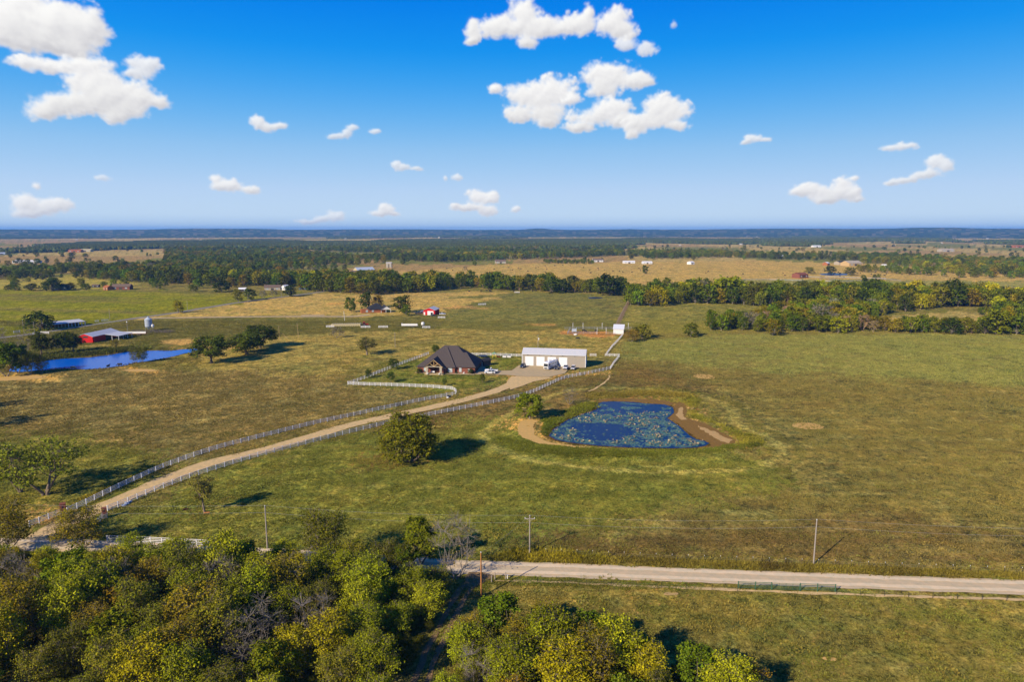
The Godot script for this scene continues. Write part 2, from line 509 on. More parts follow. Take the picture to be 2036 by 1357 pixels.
func survey() -> void:
	POND = PackedVector2Array([Vector2(11.21, -201.07), Vector2(12.44, -206.36), Vector2(14.50, -211.35), Vector2(17.15, -216.59), Vector2(20.04, -221.45), Vector2(23.86, -225.88), Vector2(27.74, -229.81), Vector2(30.00, -232.50), Vector2(29.71, -235.96), Vector2(31.32, -240.24), Vector2(33.11, -242.80), Vector2(37.42, -243.32), Vector2(44.08, -242.43), Vector2(49.45, -239.88), Vector2(55.03, -238.79), Vector2(56.94, -234.56), Vector2(55.72, -227.83), Vector2(52.99, -222.70), Vector2(51.73, -220.83), Vector2(52.81, -215.40), Vector2(53.66, -210.79), Vector2(53.84, -206.36), Vector2(54.19, -201.59), Vector2(55.26, -197.52), Vector2(57.50, -195.78), Vector2(58.07, -193.60), Vector2(56.23, -191.22), Vector2(53.16, -189.60), Vector2(48.80, -189.00), Vector2(43.44, -189.00), Vector2(35.85, -189.46), Vector2(29.73, -190.29), Vector2(25.18, -191.22), Vector2(20.52, -192.88), Vector2(16.37, -194.56), Vector2(13.11, -197.02)])
	POND_B = PackedVector2Array([Vector2(-223.54, -297.25), Vector2(-230.17, -308.59), Vector2(-227.94, -317.04), Vector2(-223.07, -324.00), Vector2(-218.32, -327.92), Vector2(-207.65, -330.59), Vector2(-205.21, -333.98), Vector2(-202.57, -336.75), Vector2(-199.98, -342.41), Vector2(-197.86, -347.37), Vector2(-194.47, -349.75), Vector2(-188.81, -349.45), Vector2(-183.67, -350.65), Vector2(-176.93, -349.75), Vector2(-172.78, -353.69), Vector2(-167.15, -355.85), Vector2(-163.89, -352.17), Vector2(-163.02, -347.37), Vector2(-166.65, -342.41), Vector2(-167.92, -333.98), Vector2(-171.43, -326.61), Vector2(-175.11, -320.17), Vector2(-178.45, -317.04), Vector2(-179.37, -309.77), Vector2(-182.19, -308.59), Vector2(-184.09, -305.10), Vector2(-187.54, -302.82), Vector2(-193.89, -301.69), Vector2(-202.54, -303.50), Vector2(-207.43, -300.57), Vector2(-212.31, -299.45), Vector2(-216.73, -296.16)])
	for a in [[POND, 1.0], [POND_B, 0.0]]:
		var r := Rect2(a[0][0], Vector2.ZERO)
		for p in a[0]: r = r.expand(p)
		SHORES.append([a[0], r.grow(29.0), a[1]])
	# broad fields, later ones over earlier ones
	zone([Vector2(-244.15, -185.30), Vector2(-811.72, -836.62), Vector2(851.13, -836.62), Vector2(117.52, -85.98), Vector2(-120.04, -85.98)], lit(122, 112, 56), lit(104, 106, 44), lit(102, 88, 48))
	zone([Vector2(-255.33, -918.57), Vector2(-16.63, -1260.02), Vector2(231.34, -1360.84), Vector2(496.40, -1405.80), Vector2(1032.51, -1097.17), Vector2(600.98, -634.41), Vector2(265.60, -747.49), Vector2(-10.87, -820.34)], lit(172, 144, 80), lit(150, 132, 68), lit(160, 130, 76))
	zone([Vector2(270.51, -871.18), Vector2(437.17, -871.18), Vector2(713.96, -820.34), Vector2(562.50, -644.18), Vector2(258.79, -728.06)], lit(136, 130, 70), lit(118, 120, 60), lit(150, 134, 76))
	zone([Vector2(-642.96, -715.66), Vector2(-305.26, -703.66), Vector2(-191.49, -686.39), Vector2(-231.94, -593.85), Vector2(-265.26, -483.41), Vector2(-289.07, -409.14), Vector2(-329.78, -362.16)], lit(118, 118, 30), lit(128, 120, 48), lit(104, 96, 56), 1.0)
	zone([Vector2(-850.16, -949.52), Vector2(-648.41, -982.62), Vector2(-490.89, -880.27), Vector2(-398.20, -721.81), Vector2(-642.96, -715.66)], lit(150, 138, 62), lit(120, 122, 50), lit(160, 138, 76))
	zone([Vector2(-264.62, -486.25), Vector2(-231.94, -593.85), Vector2(-189.96, -680.82), Vector2(-120.57, -686.39), Vector2(-60.26, -692.05), Vector2(-4.02, -680.82), Vector2(-3.81, -644.18), Vector2(-58.22, -516.51), Vector2(-102.72, -497.92), Vector2(-138.86, -494.95)], lit(168, 142, 78), lit(134, 128, 58), lit(150, 124, 72))
	zone([Vector2(-71.92, -615.73), Vector2(-28.46, -664.62), Vector2(52.52, -697.81), Vector2(110.41, -644.18), Vector2(66.00, -428.30), Vector2(-48.47, -428.30), Vector2(-52.86, -516.51), Vector2(-8.50, -639.26)], lit(112, 108, 54), lit(98, 90, 52), lit(126, 122, 62))
	zone([Vector2(108.76, -634.41), Vector2(213.22, -598.10), Vector2(264.00, -573.44), Vector2(159.46, -464.43), Vector2(120.71, -413.25), Vector2(66.55, -417.45)], lit(122, 116, 54), lit(136, 124, 62), lit(100, 98, 46))
	zone([Vector2(240.68, -475.09), Vector2(290.39, -507.05), Vector2(365.27, -523.01), Vector2(368.33, -480.61), Vector2(334.16, -435.08), Vector2(230.22, -428.30)], lit(152, 134, 76), lit(142, 130, 72), lit(160, 140, 84))
	zone([Vector2(-329.78, -362.16), Vector2(-286.30, -405.11), Vector2(-256.91, -475.09), Vector2(-136.46, -486.25), Vector2(-50.99, -497.92), Vector2(-48.47, -428.30), Vector2(-116.39, -413.25), Vector2(-170.04, -362.16), Vector2(-269.40, -294.00)], lit(106, 100, 48), lit(92, 96, 34), lit(120, 108, 56))
	zone([Vector2(-170.04, -362.16), Vector2(-116.39, -413.25), Vector2(-50.38, -428.30), Vector2(69.04, -417.45), Vector2(48.24, -335.36), Vector2(4.31, -338.15), Vector2(-42.55, -338.15), Vector2(-71.79, -290.82), Vector2(-137.66, -296.16)], lit(142, 126, 64), lit(114, 110, 50), lit(106, 92, 50))
	zone([Vector2(-288.47, -290.82), Vector2(-140.14, -301.69), Vector2(-69.60, -290.82), Vector2(-64.99, -262.35), Vector2(-21.91, -256.46), Vector2(-52.98, -218.99), Vector2(-81.22, -183.12), Vector2(-98.94, -152.25), Vector2(-161.36, -146.37)], lit(120, 106, 58), lit(136, 122, 68), lit(104, 92, 50))
	zone([Vector2(-231.44, -199.53), Vector2(-161.07, -207.45), Vector2(-111.67, -189.83), Vector2(-92.47, -183.12), Vector2(-96.23, -147.80), Vector2(-158.39, -133.38)], lit(114, 112, 48), lit(132, 122, 58), lit(88, 90, 34))
	zone([Vector2(61.09, -386.07), Vector2(116.48, -409.14), Vector2(353.56, -401.16), Vector2(242.56, -250.04), Vector2(183.45, -275.88), Vector2(107.36, -296.16), Vector2(53.23, -319.54)], lit(124, 122, 62), lit(112, 116, 54), lit(112, 96, 58))
	zone([Vector2(52.43, -329.92), Vector2(108.13, -298.35), Vector2(182.25, -274.00), Vector2(272.20, -242.43), Vector2(152.68, -114.72), Vector2(45.32, -119.20), Vector2(2.14, -123.40), Vector2(9.33, -146.37), Vector2(69.20, -165.45), Vector2(70.26, -194.56), Vector2(69.96, -248.48), Vector2(26.58, -266.71)], lit(114, 104, 54), lit(134, 124, 66), lit(98, 86, 48), 2.0)
	zone([Vector2(-21.99, -246.18), Vector2(28.20, -283.66), Vector2(52.82, -317.04), Vector2(79.45, -275.88), Vector2(64.65, -242.43), Vector2(26.08, -242.43), Vector2(3.62, -215.99), Vector2(-40.31, -204.74), Vector2(-50.96, -210.23)], lit(106, 90, 50), lit(120, 106, 58), lit(104, 102, 44))
	zone([Vector2(-89.09, -131.03), Vector2(-87.39, -146.37), Vector2(-76.11, -170.97), Vector2(-56.27, -194.56), Vector2(-31.73, -210.23), Vector2(7.09, -222.07), Vector2(10.47, -189.83), Vector2(62.11, -183.12), Vector2(68.50, -163.68), Vector2(17.79, -140.90), Vector2(2.11, -121.97), Vector2(-40.90, -124.44)], lit(110, 110, 46), lit(136, 128, 62), lit(88, 92, 34))
	zone([Vector2(-66.92, -272.14), Vector2(-61.06, -291.88), Vector2(-42.22, -339.56), Vector2(4.56, -338.15), Vector2(4.19, -309.77), Vector2(-1.77, -294.00), Vector2(-1.66, -275.88), Vector2(-11.21, -255.64), Vector2(-21.64, -253.21)], lit(104, 106, 42), lit(134, 116, 62), lit(90, 98, 36))
	zone([Vector2(-10.63, -113.82), Vector2(2.90, -114.72), Vector2(42.52, -111.21), Vector2(131.27, -104.00), Vector2(95.37, -72.80), Vector2(-19.17, -72.80)], lit(110, 102, 48), lit(98, 98, 42), lit(132, 118, 62))
	zone([Vector2(1.17, -124.44), Vector2(45.67, -120.18), Vector2(140.36, -111.90), Vector2(139.57, -111.21), Vector2(44.79, -117.67), Vector2(1.13, -119.59)], lit(104, 92, 42), lit(124, 112, 46), lit(86, 76, 36))
	zone([Vector2(1.73, -129.89), Vector2(30.44, -138.30), Vector2(74.89, -140.90), Vector2(161.06, -129.89), Vector2(141.55, -112.94), Vector2(45.67, -120.18), Vector2(1.66, -124.02)], lit(104, 90, 50), lit(120, 108, 60), lit(90, 77, 44), 2.0)
	# patches
	spot(Vector2(27.46, -109.04), 1.6, 0.8, lit(170, 130, 80), 0.8)
	spot(Vector2(46.59, -91.28), 1.2, 0.7, lit(160, 125, 70), 0.7)
	spot(Vector2(-166.16, -299.45), 10.0, 3.5, lit(180, 140, 70), 0.8)
	spot(Vector2(-204.73, -280.69), 22.0, 4.0, lit(185, 150, 80), 0.85)
	spot(Vector2(-183.59, -382.47), 10.0, 9.0, lit(170, 138, 80), 0.8)
	spot(Vector2(-176.80, -362.16), 14.0, 2.5, lit(178, 140, 76), 0.85)
	spot(Vector2(-148.52, -355.85), 9.0, 3.5, lit(172, 136, 78), 0.8)
	spot(Vector2(-220.13, -362.16), 20.0, 4.0, lit(160, 138, 76), 0.6)
	spot(Vector2(49.64, -411.19), 16.0, 8.0, lit(172, 120, 66), 0.9)
	spot(Vector2(58.93, -401.16), 14.0, 4.0, lit(172, 120, 66), 0.8)
	spot(Vector2(19.15, -451.74), 12.0, 5.0, lit(170, 130, 70), 0.7)
	spot(Vector2(-137.76, -585.52), 20.0, 6.0, lit(176, 130, 70), 0.7)
	spot(Vector2(-44.05, -550.71), 24.0, 9.0, lit(180, 138, 84), 0.6)
	spot(Vector2(10.22, -288.74), 12.0, 6.0, lit(178, 136, 74), 0.85)
	spot(Vector2(22.64, -295.08), 20.0, 2.5, lit(170, 132, 76), 0.7)
	spot(Vector2(-35.89, -283.66), 14.0, 3.0, lit(84, 96, 36), 0.6)
	spot(Vector2(-44.90, -301.69), 10.0, 3.5, lit(84, 98, 36), 0.7)
	spot(Vector2(-8.94, -275.88), 9.0, 4.0, lit(80, 92, 36), 0.6)
	spot(Vector2(-69.50, -145.80), 5.0, 2.0, lit(120, 84, 48), 0.5)
	spot(Vector2(-28.84, -176.04), 9.0, 2.0, lit(110, 80, 46), 0.7)
	spot(Vector2(-100.16, -138.30), 8.0, 3.0, lit(170, 130, 76), 0.6)
	spot(Vector2(22.20, -362.16), 20.0, 4.0, lit(96, 100, 40), 0.5)
	# pond shore, dam and track
	bare([Vector2(1.55, -202.63), Vector2(2.62, -214.81), Vector2(7.33, -218.99), Vector2(9.07, -212.50), Vector2(8.01, -201.59), Vector2(12.13, -193.36), Vector2(20.67, -190.06), Vector2(30.61, -188.45), Vector2(17.54, -187.54), Vector2(7.85, -189.83), Vector2(3.00, -196.03)], lit(182, 144, 80), 0.6, 0.95)
	bare([Vector2(51.73, -220.83), Vector2(56.43, -233.87), Vector2(60.24, -242.43), Vector2(62.81, -238.08), Vector2(58.45, -220.83), Vector2(62.01, -211.92), Vector2(66.10, -195.54), Vector2(65.00, -190.29), Vector2(56.89, -188.45), Vector2(57.27, -196.03), Vector2(54.06, -204.74)], lit(136, 100, 56), 0.6, 0.95)
	bare([Vector2(54.96, -224.59), Vector2(59.27, -233.87), Vector2(57.72, -223.32), Vector2(56.57, -215.99), Vector2(54.34, -218.38)], lit(196, 158, 100), 0.7, 0.9)
	bare([Vector2(56.93, -214.81), Vector2(60.29, -206.90), Vector2(64.00, -193.60), Vector2(62.23, -190.76), Vector2(58.37, -193.60), Vector2(58.20, -201.59)], lit(188, 148, 96), 0.9, 0.85)
	bare([Vector2(29.75, -242.43), Vector2(34.23, -248.48), Vector2(52.56, -246.18), Vector2(59.37, -239.51), Vector2(57.14, -233.87), Vector2(54.99, -240.24), Vector2(39.28, -244.67), Vector2(31.14, -238.79)], lit(140, 104, 54), 0.8, 0.9)
	bare([Vector2(-4.29, -200.55), Vector2(3.24, -192.64), Vector2(16.14, -187.99), Vector2(34.47, -185.75), Vector2(54.53, -186.19), Vector2(71.07, -192.64), Vector2(72.16, -190.76), Vector2(57.07, -182.69), Vector2(36.17, -179.72), Vector2(14.14, -180.56), Vector2(0.29, -187.09)], lit(84, 90, 24), 1.0, 0.85)
	bare([Vector2(66.62, -251.62), Vector2(69.17, -246.94), Vector2(62.12, -229.81), Vector2(63.48, -217.18), Vector2(70.78, -200.55), Vector2(73.98, -194.56), Vector2(66.89, -189.83), Vector2(63.45, -206.90), Vector2(57.80, -219.60)], lit(124, 118, 42), 1.2, 0.8)
	bare([Vector2(31.21, -254.83), Vector2(55.36, -259.79), Vector2(69.33, -253.21), Vector2(65.03, -243.92), Vector2(50.85, -246.94), Vector2(27.92, -242.43)], lit(116, 112, 44), 1.5, 0.7)

func zone_colour(x: float, z: float) -> Color:
	var far := sqrt(x * x + z * z)
	var wob := 7.0 + far * 0.012
	var p := Vector2(x + n_warp.get_noise_2d(x * 0.5, z * 0.5) * wob + n_small.get_noise_2d(x, z) * 1.6, z + n_warp.get_noise_2d(x * 0.5 + 500, z * 0.5) * wob + n_small.get_noise_2d(x, z + 90) * 1.6)
	if far < 420.0:   # one growth straggles into the next
		var j := 6.0 * (1.0 - smoothstep(300.0, 420.0, far))
		p += Vector2(rng.randf_range(-j, j), rng.randf_range(-j, j))
	var a := lit(166, 144, 86)
	var b := lit(112, 108, 52)
	var c := lit(146, 122, 74)
	var rows := 0.0
	if far > 900.0:   # patchwork of far fields
		var k := n_wood.get_noise_2d(floorf(p.x / 260.0) * 977.0, floorf(p.y / 420.0) * 613.0)
		if k > 0.12: a = lit(112, 112, 54)
		elif k < -0.15: a = lit(150, 124, 78)
	for i in range(zones.size() - 1, -1, -1):
		var q: Array = zones[i]
		if q[1].has_point(p) and Geometry2D.is_point_in_polygon(p, q[0]):
			a = q[2]; b = q[3]; c = q[4]; rows = q[5]
			break
	var s := n_big.get_noise_2d(x, z) * 0.4 + n_mid.get_noise_2d(x * 2.4, z * 4.4) * 0.85
	var t := n_mid.get_noise_2d(x * 1.8 + 900, z * 3.2 - 300) * 0.85 + n_big.get_noise_2d(x - 400, z + 800) * 0.3
	if rows == 1.0:
		var w := n_row.get_noise_2d(x * 0.12 + z * 0.05, z * 1.6 - x * 0.35)
		s = s * 0.35 + w * 1.3
		t = t * 0.35 + n_row.get_noise_2d(x * 0.1 + 77, z * 1.1 - x * 0.24) * 1.27
	elif rows == 2.0:
		var w := n_row.get_noise_2d(x * 0.5, z * 17.0) * 0.85 + n_row.get_noise_2d(x * 0.35 + 40, z * 3.0) * 0.3
		s = s * 0.7 + w
		t = t * 0.75 - w * 0.7
	var g := a.lerp(b, smoothstep(0.0, 0.65, s) * 0.8).lerp(c, smoothstep(0.05, 0.7, t) * 0.7)
	for q in patches:
		if q[1].has_point(p):
			var d: float = edge_distance(p, q[0]) + n_small.get_noise_2d(x * 2.0, z * 2.0) * q[3] * 0.7
			if d < q[3]:
				g = g.lerp(q[2], (1.0 - smoothstep(-q[3] * 0.5, q[3], d)) * q[4])
	var sh := shore_of(Vector2(x, z))
	if sh[1] >= 0:
		var d: float = sh[0] + n_small.get_noise_2d(x * 1.5, z * 1.5) * 1.27
		if sh[1] == 0:   # tracks worn round the pond by mowing
			var e := absf(d - 20.0 - 2.0 * n_big.get_noise_2d(x * 2.0, z * 2.0))
			g = g.lerp(lit(158, 146, 76), (1.0 - smoothstep(0.8, 2.2, e)) * 0.6)
			e = absf(d - 24.5)
			g = g.lerp(lit(82, 84, 36), (1.0 - smoothstep(0.5, 1.5, e)) * 0.5)
		if d < 2.6:
			g = g.lerp(lit(92, 74, 36), 1.0 - smoothstep(0.6, 2.6, d))
	return g

func build_ground() -> void:
	survey()
	# rings and spokes that open with distance, from under the viewpoint to the horizon
	var spokes := []
	var a := -41.0
	while a <= 41.0:
		spokes.append(deg_to_rad(a)); a += 0.125
	a = 45.0
	while a < 318.0:
		spokes.append(deg_to_rad(a)); a += 7.0
	var rings := [4.0]
	var dip := 46.0
	while dip > 0.24:
		rings.append(EYE / tan(deg_to_rad(dip)))
		dip -= 0.1 if dip > 0.5 else 0.05
	rings.append(17000.0)
	var nv := rings.size() * spokes.size()
	var v := PackedVector3Array(); v.resize(nv)
	var n := PackedVector3Array(); n.resize(nv)
	var c := PackedColorArray(); c.resize(nv)
	var uv := PackedVector2Array(); uv.resize(nv)
	var uv2 := PackedVector2Array(); uv2.resize(nv)
	var ix := PackedInt32Array()
	var m := spokes.size()
	for i in rings.size():
		for j in m:
			var x: float = sin(spokes[j]) * rings[i]
			var z: float = -cos(spokes[j]) * rings[i]
			var k := i * m + j
			v[k] = Vector3(x, height(x, z), z)
			n[k] = Vector3.UP
			if shore_of(Vector2(x, z))[1] >= 0:
				n[k] = Vector3(height(x - 0.5, z) - height(x + 0.5, z), 1.0, height(x, z - 0.5) - height(x, z + 0.5)).normalized()
			c[k] = zone_colour(x, z)
			uv[k] = Vector2(x, z) / 26.0
			uv2[k] = Vector2(x * 0.966 + z * 0.259, z * 0.966 - x * 0.259) / 141.0
			if i:
				var q := i * m + (j + 1) % m
				ix.append_array([k - m, k, q, k - m, q, q - m])
	var arr := []
	arr.resize(Mesh.ARRAY_MAX)
	arr[Mesh.ARRAY_VERTEX] = v
	arr[Mesh.ARRAY_NORMAL] = n
	arr[Mesh.ARRAY_COLOR] = c
	arr[Mesh.ARRAY_TEX_UV] = uv
	arr[Mesh.ARRAY_TEX_UV2] = uv2
	arr[Mesh.ARRAY_INDEX] = ix
	var mesh := ArrayMesh.new()
	mesh.add_surface_from_arrays(Mesh.PRIMITIVE_TRIANGLES, arr)
	structure("ground", mesh, mats.ground, "grassland and pasture ground in green, tan and brown patches")

# ---------------------------------------------------------------- roads
func ribbon(points: Array, width: float, up: float, ragged := 0.0, step := 1.5) -> ArrayMesh:
	var cv := Curve3D.new()
	for i in points.size():
		var p: Vector2 = points[i]
		var t: Vector2 = (points[mini(i + 1, points.size() - 1)] - points[maxi(i - 1, 0)])
		var d0: float = p.distance_to(points[maxi(i - 1, 0)])
		var d1: float = p.distance_to(points[mini(i + 1, points.size() - 1)])
		t = t.normalized()
		cv.add_point(Vector3(p.x, 0, p.y), Vector3(-t.x, 0, -t.y) * d0 / 3.0, Vector3(t.x, 0, t.y) * d1 / 3.0)
	var total := cv.get_baked_length()
	var st := SurfaceTool.new()
	st.begin(Mesh.PRIMITIVE_TRIANGLES)
	var count := int(total / step) + 1
	for i in count + 1:
		var at := cv.sample_baked(minf(total * i / count, total))
		var b := cv.sample_baked(minf(total * i / count + 0.5, total))
		var e := cv.sample_baked(maxf(total * i / count - 0.5, 0))
		var side := (b - e).cross(Vector3.UP).normalized()
		for s in 5:
			var o := (s / 4.0 - 0.5) * width
			if s == 0 or s == 4: o += n_small.get_noise_2d(at.x * 1.2 + s * 50, at.z * 1.2) * ragged * 0.8
			var p := at + side * o
			st.set_normal(Vector3.UP)
			st.add_vertex(Vector3(p.x, height(p.x, p.z) + up + (0.05 if s == 2 else 0.0) * minf(width / 7.0, 1.0), p.z))
	for i in count:
		for s in 4:
			var k := i * 5 + s
			for q in [k, k + 5, k + 1, k + 1, k + 5, k + 6]: st.add_index(q)
	return st.commit()

func sheet(points: Array, up: float) -> ArrayMesh:
	var poly := PackedVector2Array(points)
	var st := SurfaceTool.new()
	st.begin(Mesh.PRIMITIVE_TRIANGLES)
	for p in poly:
		st.set_normal(Vector3.UP)
		st.add_vertex(Vector3(p.x, up, p.y))
	var t := Geometry2D.triangulate_polygon(poly)
	for i in range(0, t.size(), 3):
		var a := poly[t[i]]; var b := poly[t[i + 1]]; var d := poly[t[i + 2]]
		var cw := (b - a).cross(d - a) > 0.0
		for q in ([t[i], t[i + 1], t[i + 2]] if cw else [t[i], t[i + 2], t[i + 1]]): st.add_index(q)
	return st.commit()

var ways := []   # [points, half width] of what grass keeps off

func on_way(p: Vector2) -> bool:
	for w in ways:
		if not w[2].has_point(p): continue
		for i in w[0].size() - 1:
			if p.distance_to(Geometry2D.get_closest_point_to_segment(p, w[0][i], w[0][i + 1])) < w[1]: return true
	return false

func keep_off(points: Array, half: float) -> void:
	var r := Rect2(points[0], Vector2.ZERO)
	for p in points: r = r.expand(p)
	ways.append([points, half, r.grow(half + 1.0)])

func soil(points: Array, m: Material, label: String, ragged := 0.5, step := 0.9, up := 0.045) -> void:   # worn earth laid over the lie of the land
	var rim := PackedVector2Array()
	for i in points.size():
		var a: Vector2 = points[i]
		var b: Vector2 = points[(i + 1) % points.size()]
		var k := maxi(1, int(a.distance_to(b) / step))
		for j in k:
			var p := a.lerp(b, float(j) / k)
			rim.append(p + Vector2(n_small.get_noise_2d(p.x * 3.0, p.y * 3.0), n_small.get_noise_2d(p.x * 3.0 + 70, p.y * 3.0)) * ragged)
	var all := rim.duplicate()
	for p in scatter(Array(rim), step * 1.1, 17):
		if edge_distance(p, rim) < -step * 0.4: all.append(p)
	var t := Geometry2D.triangulate_delaunay(all)
	var st := SurfaceTool.new()
	st.begin(Mesh.PRIMITIVE_TRIANGLES)
	for p in all:
		st.set_normal(Vector3.UP)
		st.add_vertex(gp(p, up))
	for i in range(0, t.size(), 3):
		var a := all[t[i]]; var b := all[t[i + 1]]; var d := all[t[i + 2]]
		if not Geometry2D.is_point_in_polygon((a + b + d) / 3.0, rim): continue
		for q in ([t[i], t[i + 1], t[i + 2]] if (b - a).cross(d - a) > 0.0 else [t[i], t[i + 2], t[i + 1]]): st.add_index(q)
	structure("bare_soil", st.commit(), m, label)

func oval(c: Vector2, rx: float, rz: float) -> Array:
	var out := []
	for i in 16: out.append(c + Vector2(cos(TAU * i / 16) * rx, sin(TAU * i / 16) * rz))
	return out

func build_roads() -> void:
	var tan_soil := rough_mat(lin(0.62, 0.385, 0.12), 7.0, 0.12, 91)
	var pale_soil := rough_mat(lin(0.52, 0.335, 0.13), 7.0, 0.14, 92)
	var brown_soil := rough_mat(lin(0.235, 0.135, 0.035), 5.0, 0.25, 93)
	soil(oval(Vector2(94.54, -211.35), 4.8, 3.8), tan_soil, "oval of bare tan soil in the right field", 0.6)
	soil(oval(Vector2(82.46, -286.69), 4.6, 4.8), tan_soil, "oval of bare tan soil beyond the lily pond", 0.8)
	soil(oval(Vector2(46.49, -91.05), 1.0, 0.5), tan_soil, "small scuffed soil patch in the near field", 0.3, 0.4)
	soil(oval(Vector2(27.46, -109.04), 1.3, 0.5), pale_soil, "small pale soil patch below the gravel road", 0.4, 0.4)
	soil([Vector2(1.55, -202.63), Vector2(2.62, -214.81), Vector2(6.31, -218.38), Vector2(8.18, -214.81), Vector2(6.70, -209.11), Vector2(6.74, -200.55), Vector2(10.94, -193.12), Vector2(19.19, -189.83), Vector2(29.89, -188.45), Vector2(17.54, -187.54), Vector2(7.85, -189.83), Vector2(3.00, -196.03)], tan_soil, "worn tan soil curving round the left end of the lily pond")
	soil([Vector2(52.23, -220.83), Vector2(56.05, -228.48), Vector2(57.79, -236.66), Vector2(60.98, -242.43), Vector2(62.10, -236.66), Vector2(57.80, -219.60), Vector2(61.53, -211.35), Vector2(65.65, -195.05), Vector2(64.71, -190.29), Vector2(57.25, -188.68), Vector2(58.22, -193.60), Vector2(56.00, -198.02), Vector2(54.65, -205.82), Vector2(53.65, -214.81)], brown_soil, "brown mud bank on the right of the lily pond")
	soil([Vector2(55.18, -223.32), Vector2(59.27, -233.87), Vector2(60.33, -233.87), Vector2(57.41, -222.07), Vector2(57.52, -217.18), Vector2(55.54, -217.18)], pale_soil, "pale sandy strip at the pond's right shoulder", 0.4, 0.6, 0.1)
	soil([Vector2(58.65, -210.23), Vector2(61.26, -203.68), Vector2(64.89, -193.60), Vector2(62.81, -191.69), Vector2(61.01, -196.52), Vector2(59.41, -202.63)], pale_soil, "pale sandy strip on the right bank of the lily pond", 0.6, 0.7, 0.1)
	soil([Vector2(31.50, -244.67), Vector2(37.88, -247.71), Vector2(52.41, -245.42), Vector2(59.36, -240.24), Vector2(57.24, -237.37), Vector2(51.34, -240.24), Vector2(37.73, -244.22), Vector2(31.87, -241.70)], brown_soil, "brown muddy far shore of the lily pond")
	soil([Vector2(-217.50, -283.66), Vector2(-207.51, -287.71), Vector2(-199.02, -286.69), Vector2(-197.60, -282.66), Vector2(-205.46, -278.75), Vector2(-215.90, -275.88)], tan_soil, "bare tan soil below the left end of the long pond", 0.8)
	soil(oval(Vector2(-165.56, -298.35), 8.0, 2.6), tan_soil, "bare tan soil below the long pond", 0.8)
	var county := [Vector2(127.87, -108.55), Vector2(89.94, -111.38), Vector2(69.97, -112.94), Vector2(43.75, -114.72), Vector2(16.79, -116.73), Vector2(-1.68, -118.05), Vector2(-11.06, -118.82), Vector2(-20.65, -120.18), Vector2(-40.39, -122.78), Vector2(-58.78, -125.07), Vector2(-76.33, -126.57), Vector2(-91.82, -127.44), Vector2(-133.10, -128.76)]
	structure("gravel_road", ribbon(county, 5.2, 0.06, 0.35), mats.gravel, "pale gravel county road across the lower part of the view")
	keep_off(county, 3.6)
	keep_off([Vector2(-95.97, -127.66), Vector2(-96.39, -131.96), Vector2(-95.97, -136.05), Vector2(-93.49, -144.41), Vector2(-91.00, -150.74), Vector2(-86.31, -165.98), Vector2(-81.13, -176.44), Vector2(-71.79, -186.37), Vector2(-60.98, -200.55), Vector2(-51.62, -213.07), Vector2(-30.52, -233.46), Vector2(-16.50, -247.71), Vector2(-6.68, -260.05), Vector2(-1.22, -270.31), Vector2(2.55, -281.68), Vector2(5.22, -288.74)], 2.9)
	keep_off([Vector2(-17.25, -294.00), Vector2(-3.95, -291.88), Vector2(4.87, -294.00), Vector2(22.88, -298.35)], 6.0)
	keep_off([Vector2(-40.36, -301.69), Vector2(-17.56, -299.45)], 9.5)
	keep_off([Vector2(6.38, -314.58), Vector2(33.04, -309.77)], 7.0)
	keep_off([Vector2(-1.64, -271.22), Vector2(8.88, -280.69)], 5.0)
	var pale: StandardMaterial3D = mats.gravel.duplicate()
	pale.albedo_color = lin(0.60, 0.475, 0.295)
	for k in 2:   # the two beaten wheel lanes
		var lane := []
		for i in county.size():
			var t: Vector2 = (county[mini(i + 1, county.size() - 1)] - county[maxi(i - 1, 0)]).normalized()
			lane.append(county[i] + Vector2(-t.y, t.x) * (1.45 if k == 0 else -1.3))
		structure("wheel_lane", ribbon(lane, 1.1, 0.118, 0.3), pale)
	structure("driveway", ribbon([Vector2(-95.97, -127.66), Vector2(-96.39, -131.96), Vector2(-95.97, -136.05), Vector2(-93.49, -144.41), Vector2(-91.00, -150.74), Vector2(-86.31, -165.98), Vector2(-81.13, -176.44), Vector2(-71.79, -186.37), Vector2(-60.98, -200.55), Vector2(-51.62, -213.07), Vector2(-30.52, -233.46), Vector2(-16.50, -247.71), Vector2(-6.68, -260.05), Vector2(-1.22, -270.31), Vector2(2.55, -281.68), Vector2(5.22, -288.74)], 5.0, 0.07, 0.6), mats.drive, "tan gravel driveway between white fences")
	structure("turnaround", sheet([Vector2(-2.08, -275.88), Vector2(-0.43, -285.67), Vector2(4.75, -286.69), Vector2(15.44, -284.66), Vector2(17.52, -283.66), Vector2(8.74, -275.88), Vector2(4.46, -268.50), Vector2(-0.59, -261.49)], 0.16), mats.drive, "tan gravel apron where the driveway meets the concrete")
	structure("concrete_yard", sheet([Vector2(3.26, -310.01), Vector2(33.45, -304.87), Vector2(33.10, -303.73), Vector2(25.53, -303.27), Vector2(24.68, -298.35), Vector2(23.06, -291.88), Vector2(15.65, -284.66), Vector2(4.73, -285.67), Vector2(-2.83, -288.74), Vector2(-14.82, -289.57), Vector2(-16.20, -290.82), Vector2(-14.17, -309.18), Vector2(-12.70, -307.42), Vector2(-11.30, -300.57), Vector2(-4.03, -297.69), Vector2(0.00, -298.35)], 0.26), mats.concrete, "concrete yard in front of the metal workshop")
	structure("front_walk", sheet([Vector2(-42.75, -294.43), Vector2(-42.04, -295.73), Vector2(-36.64, -293.36), Vector2(-29.04, -292.41), Vector2(-16.18, -290.51), Vector2(-16.30, -288.74), Vector2(-25.77, -290.20), Vector2(-36.90, -291.88), Vector2(-41.88, -292.94)], 0.262), mats.concrete, "pale concrete walk along the front of the house")
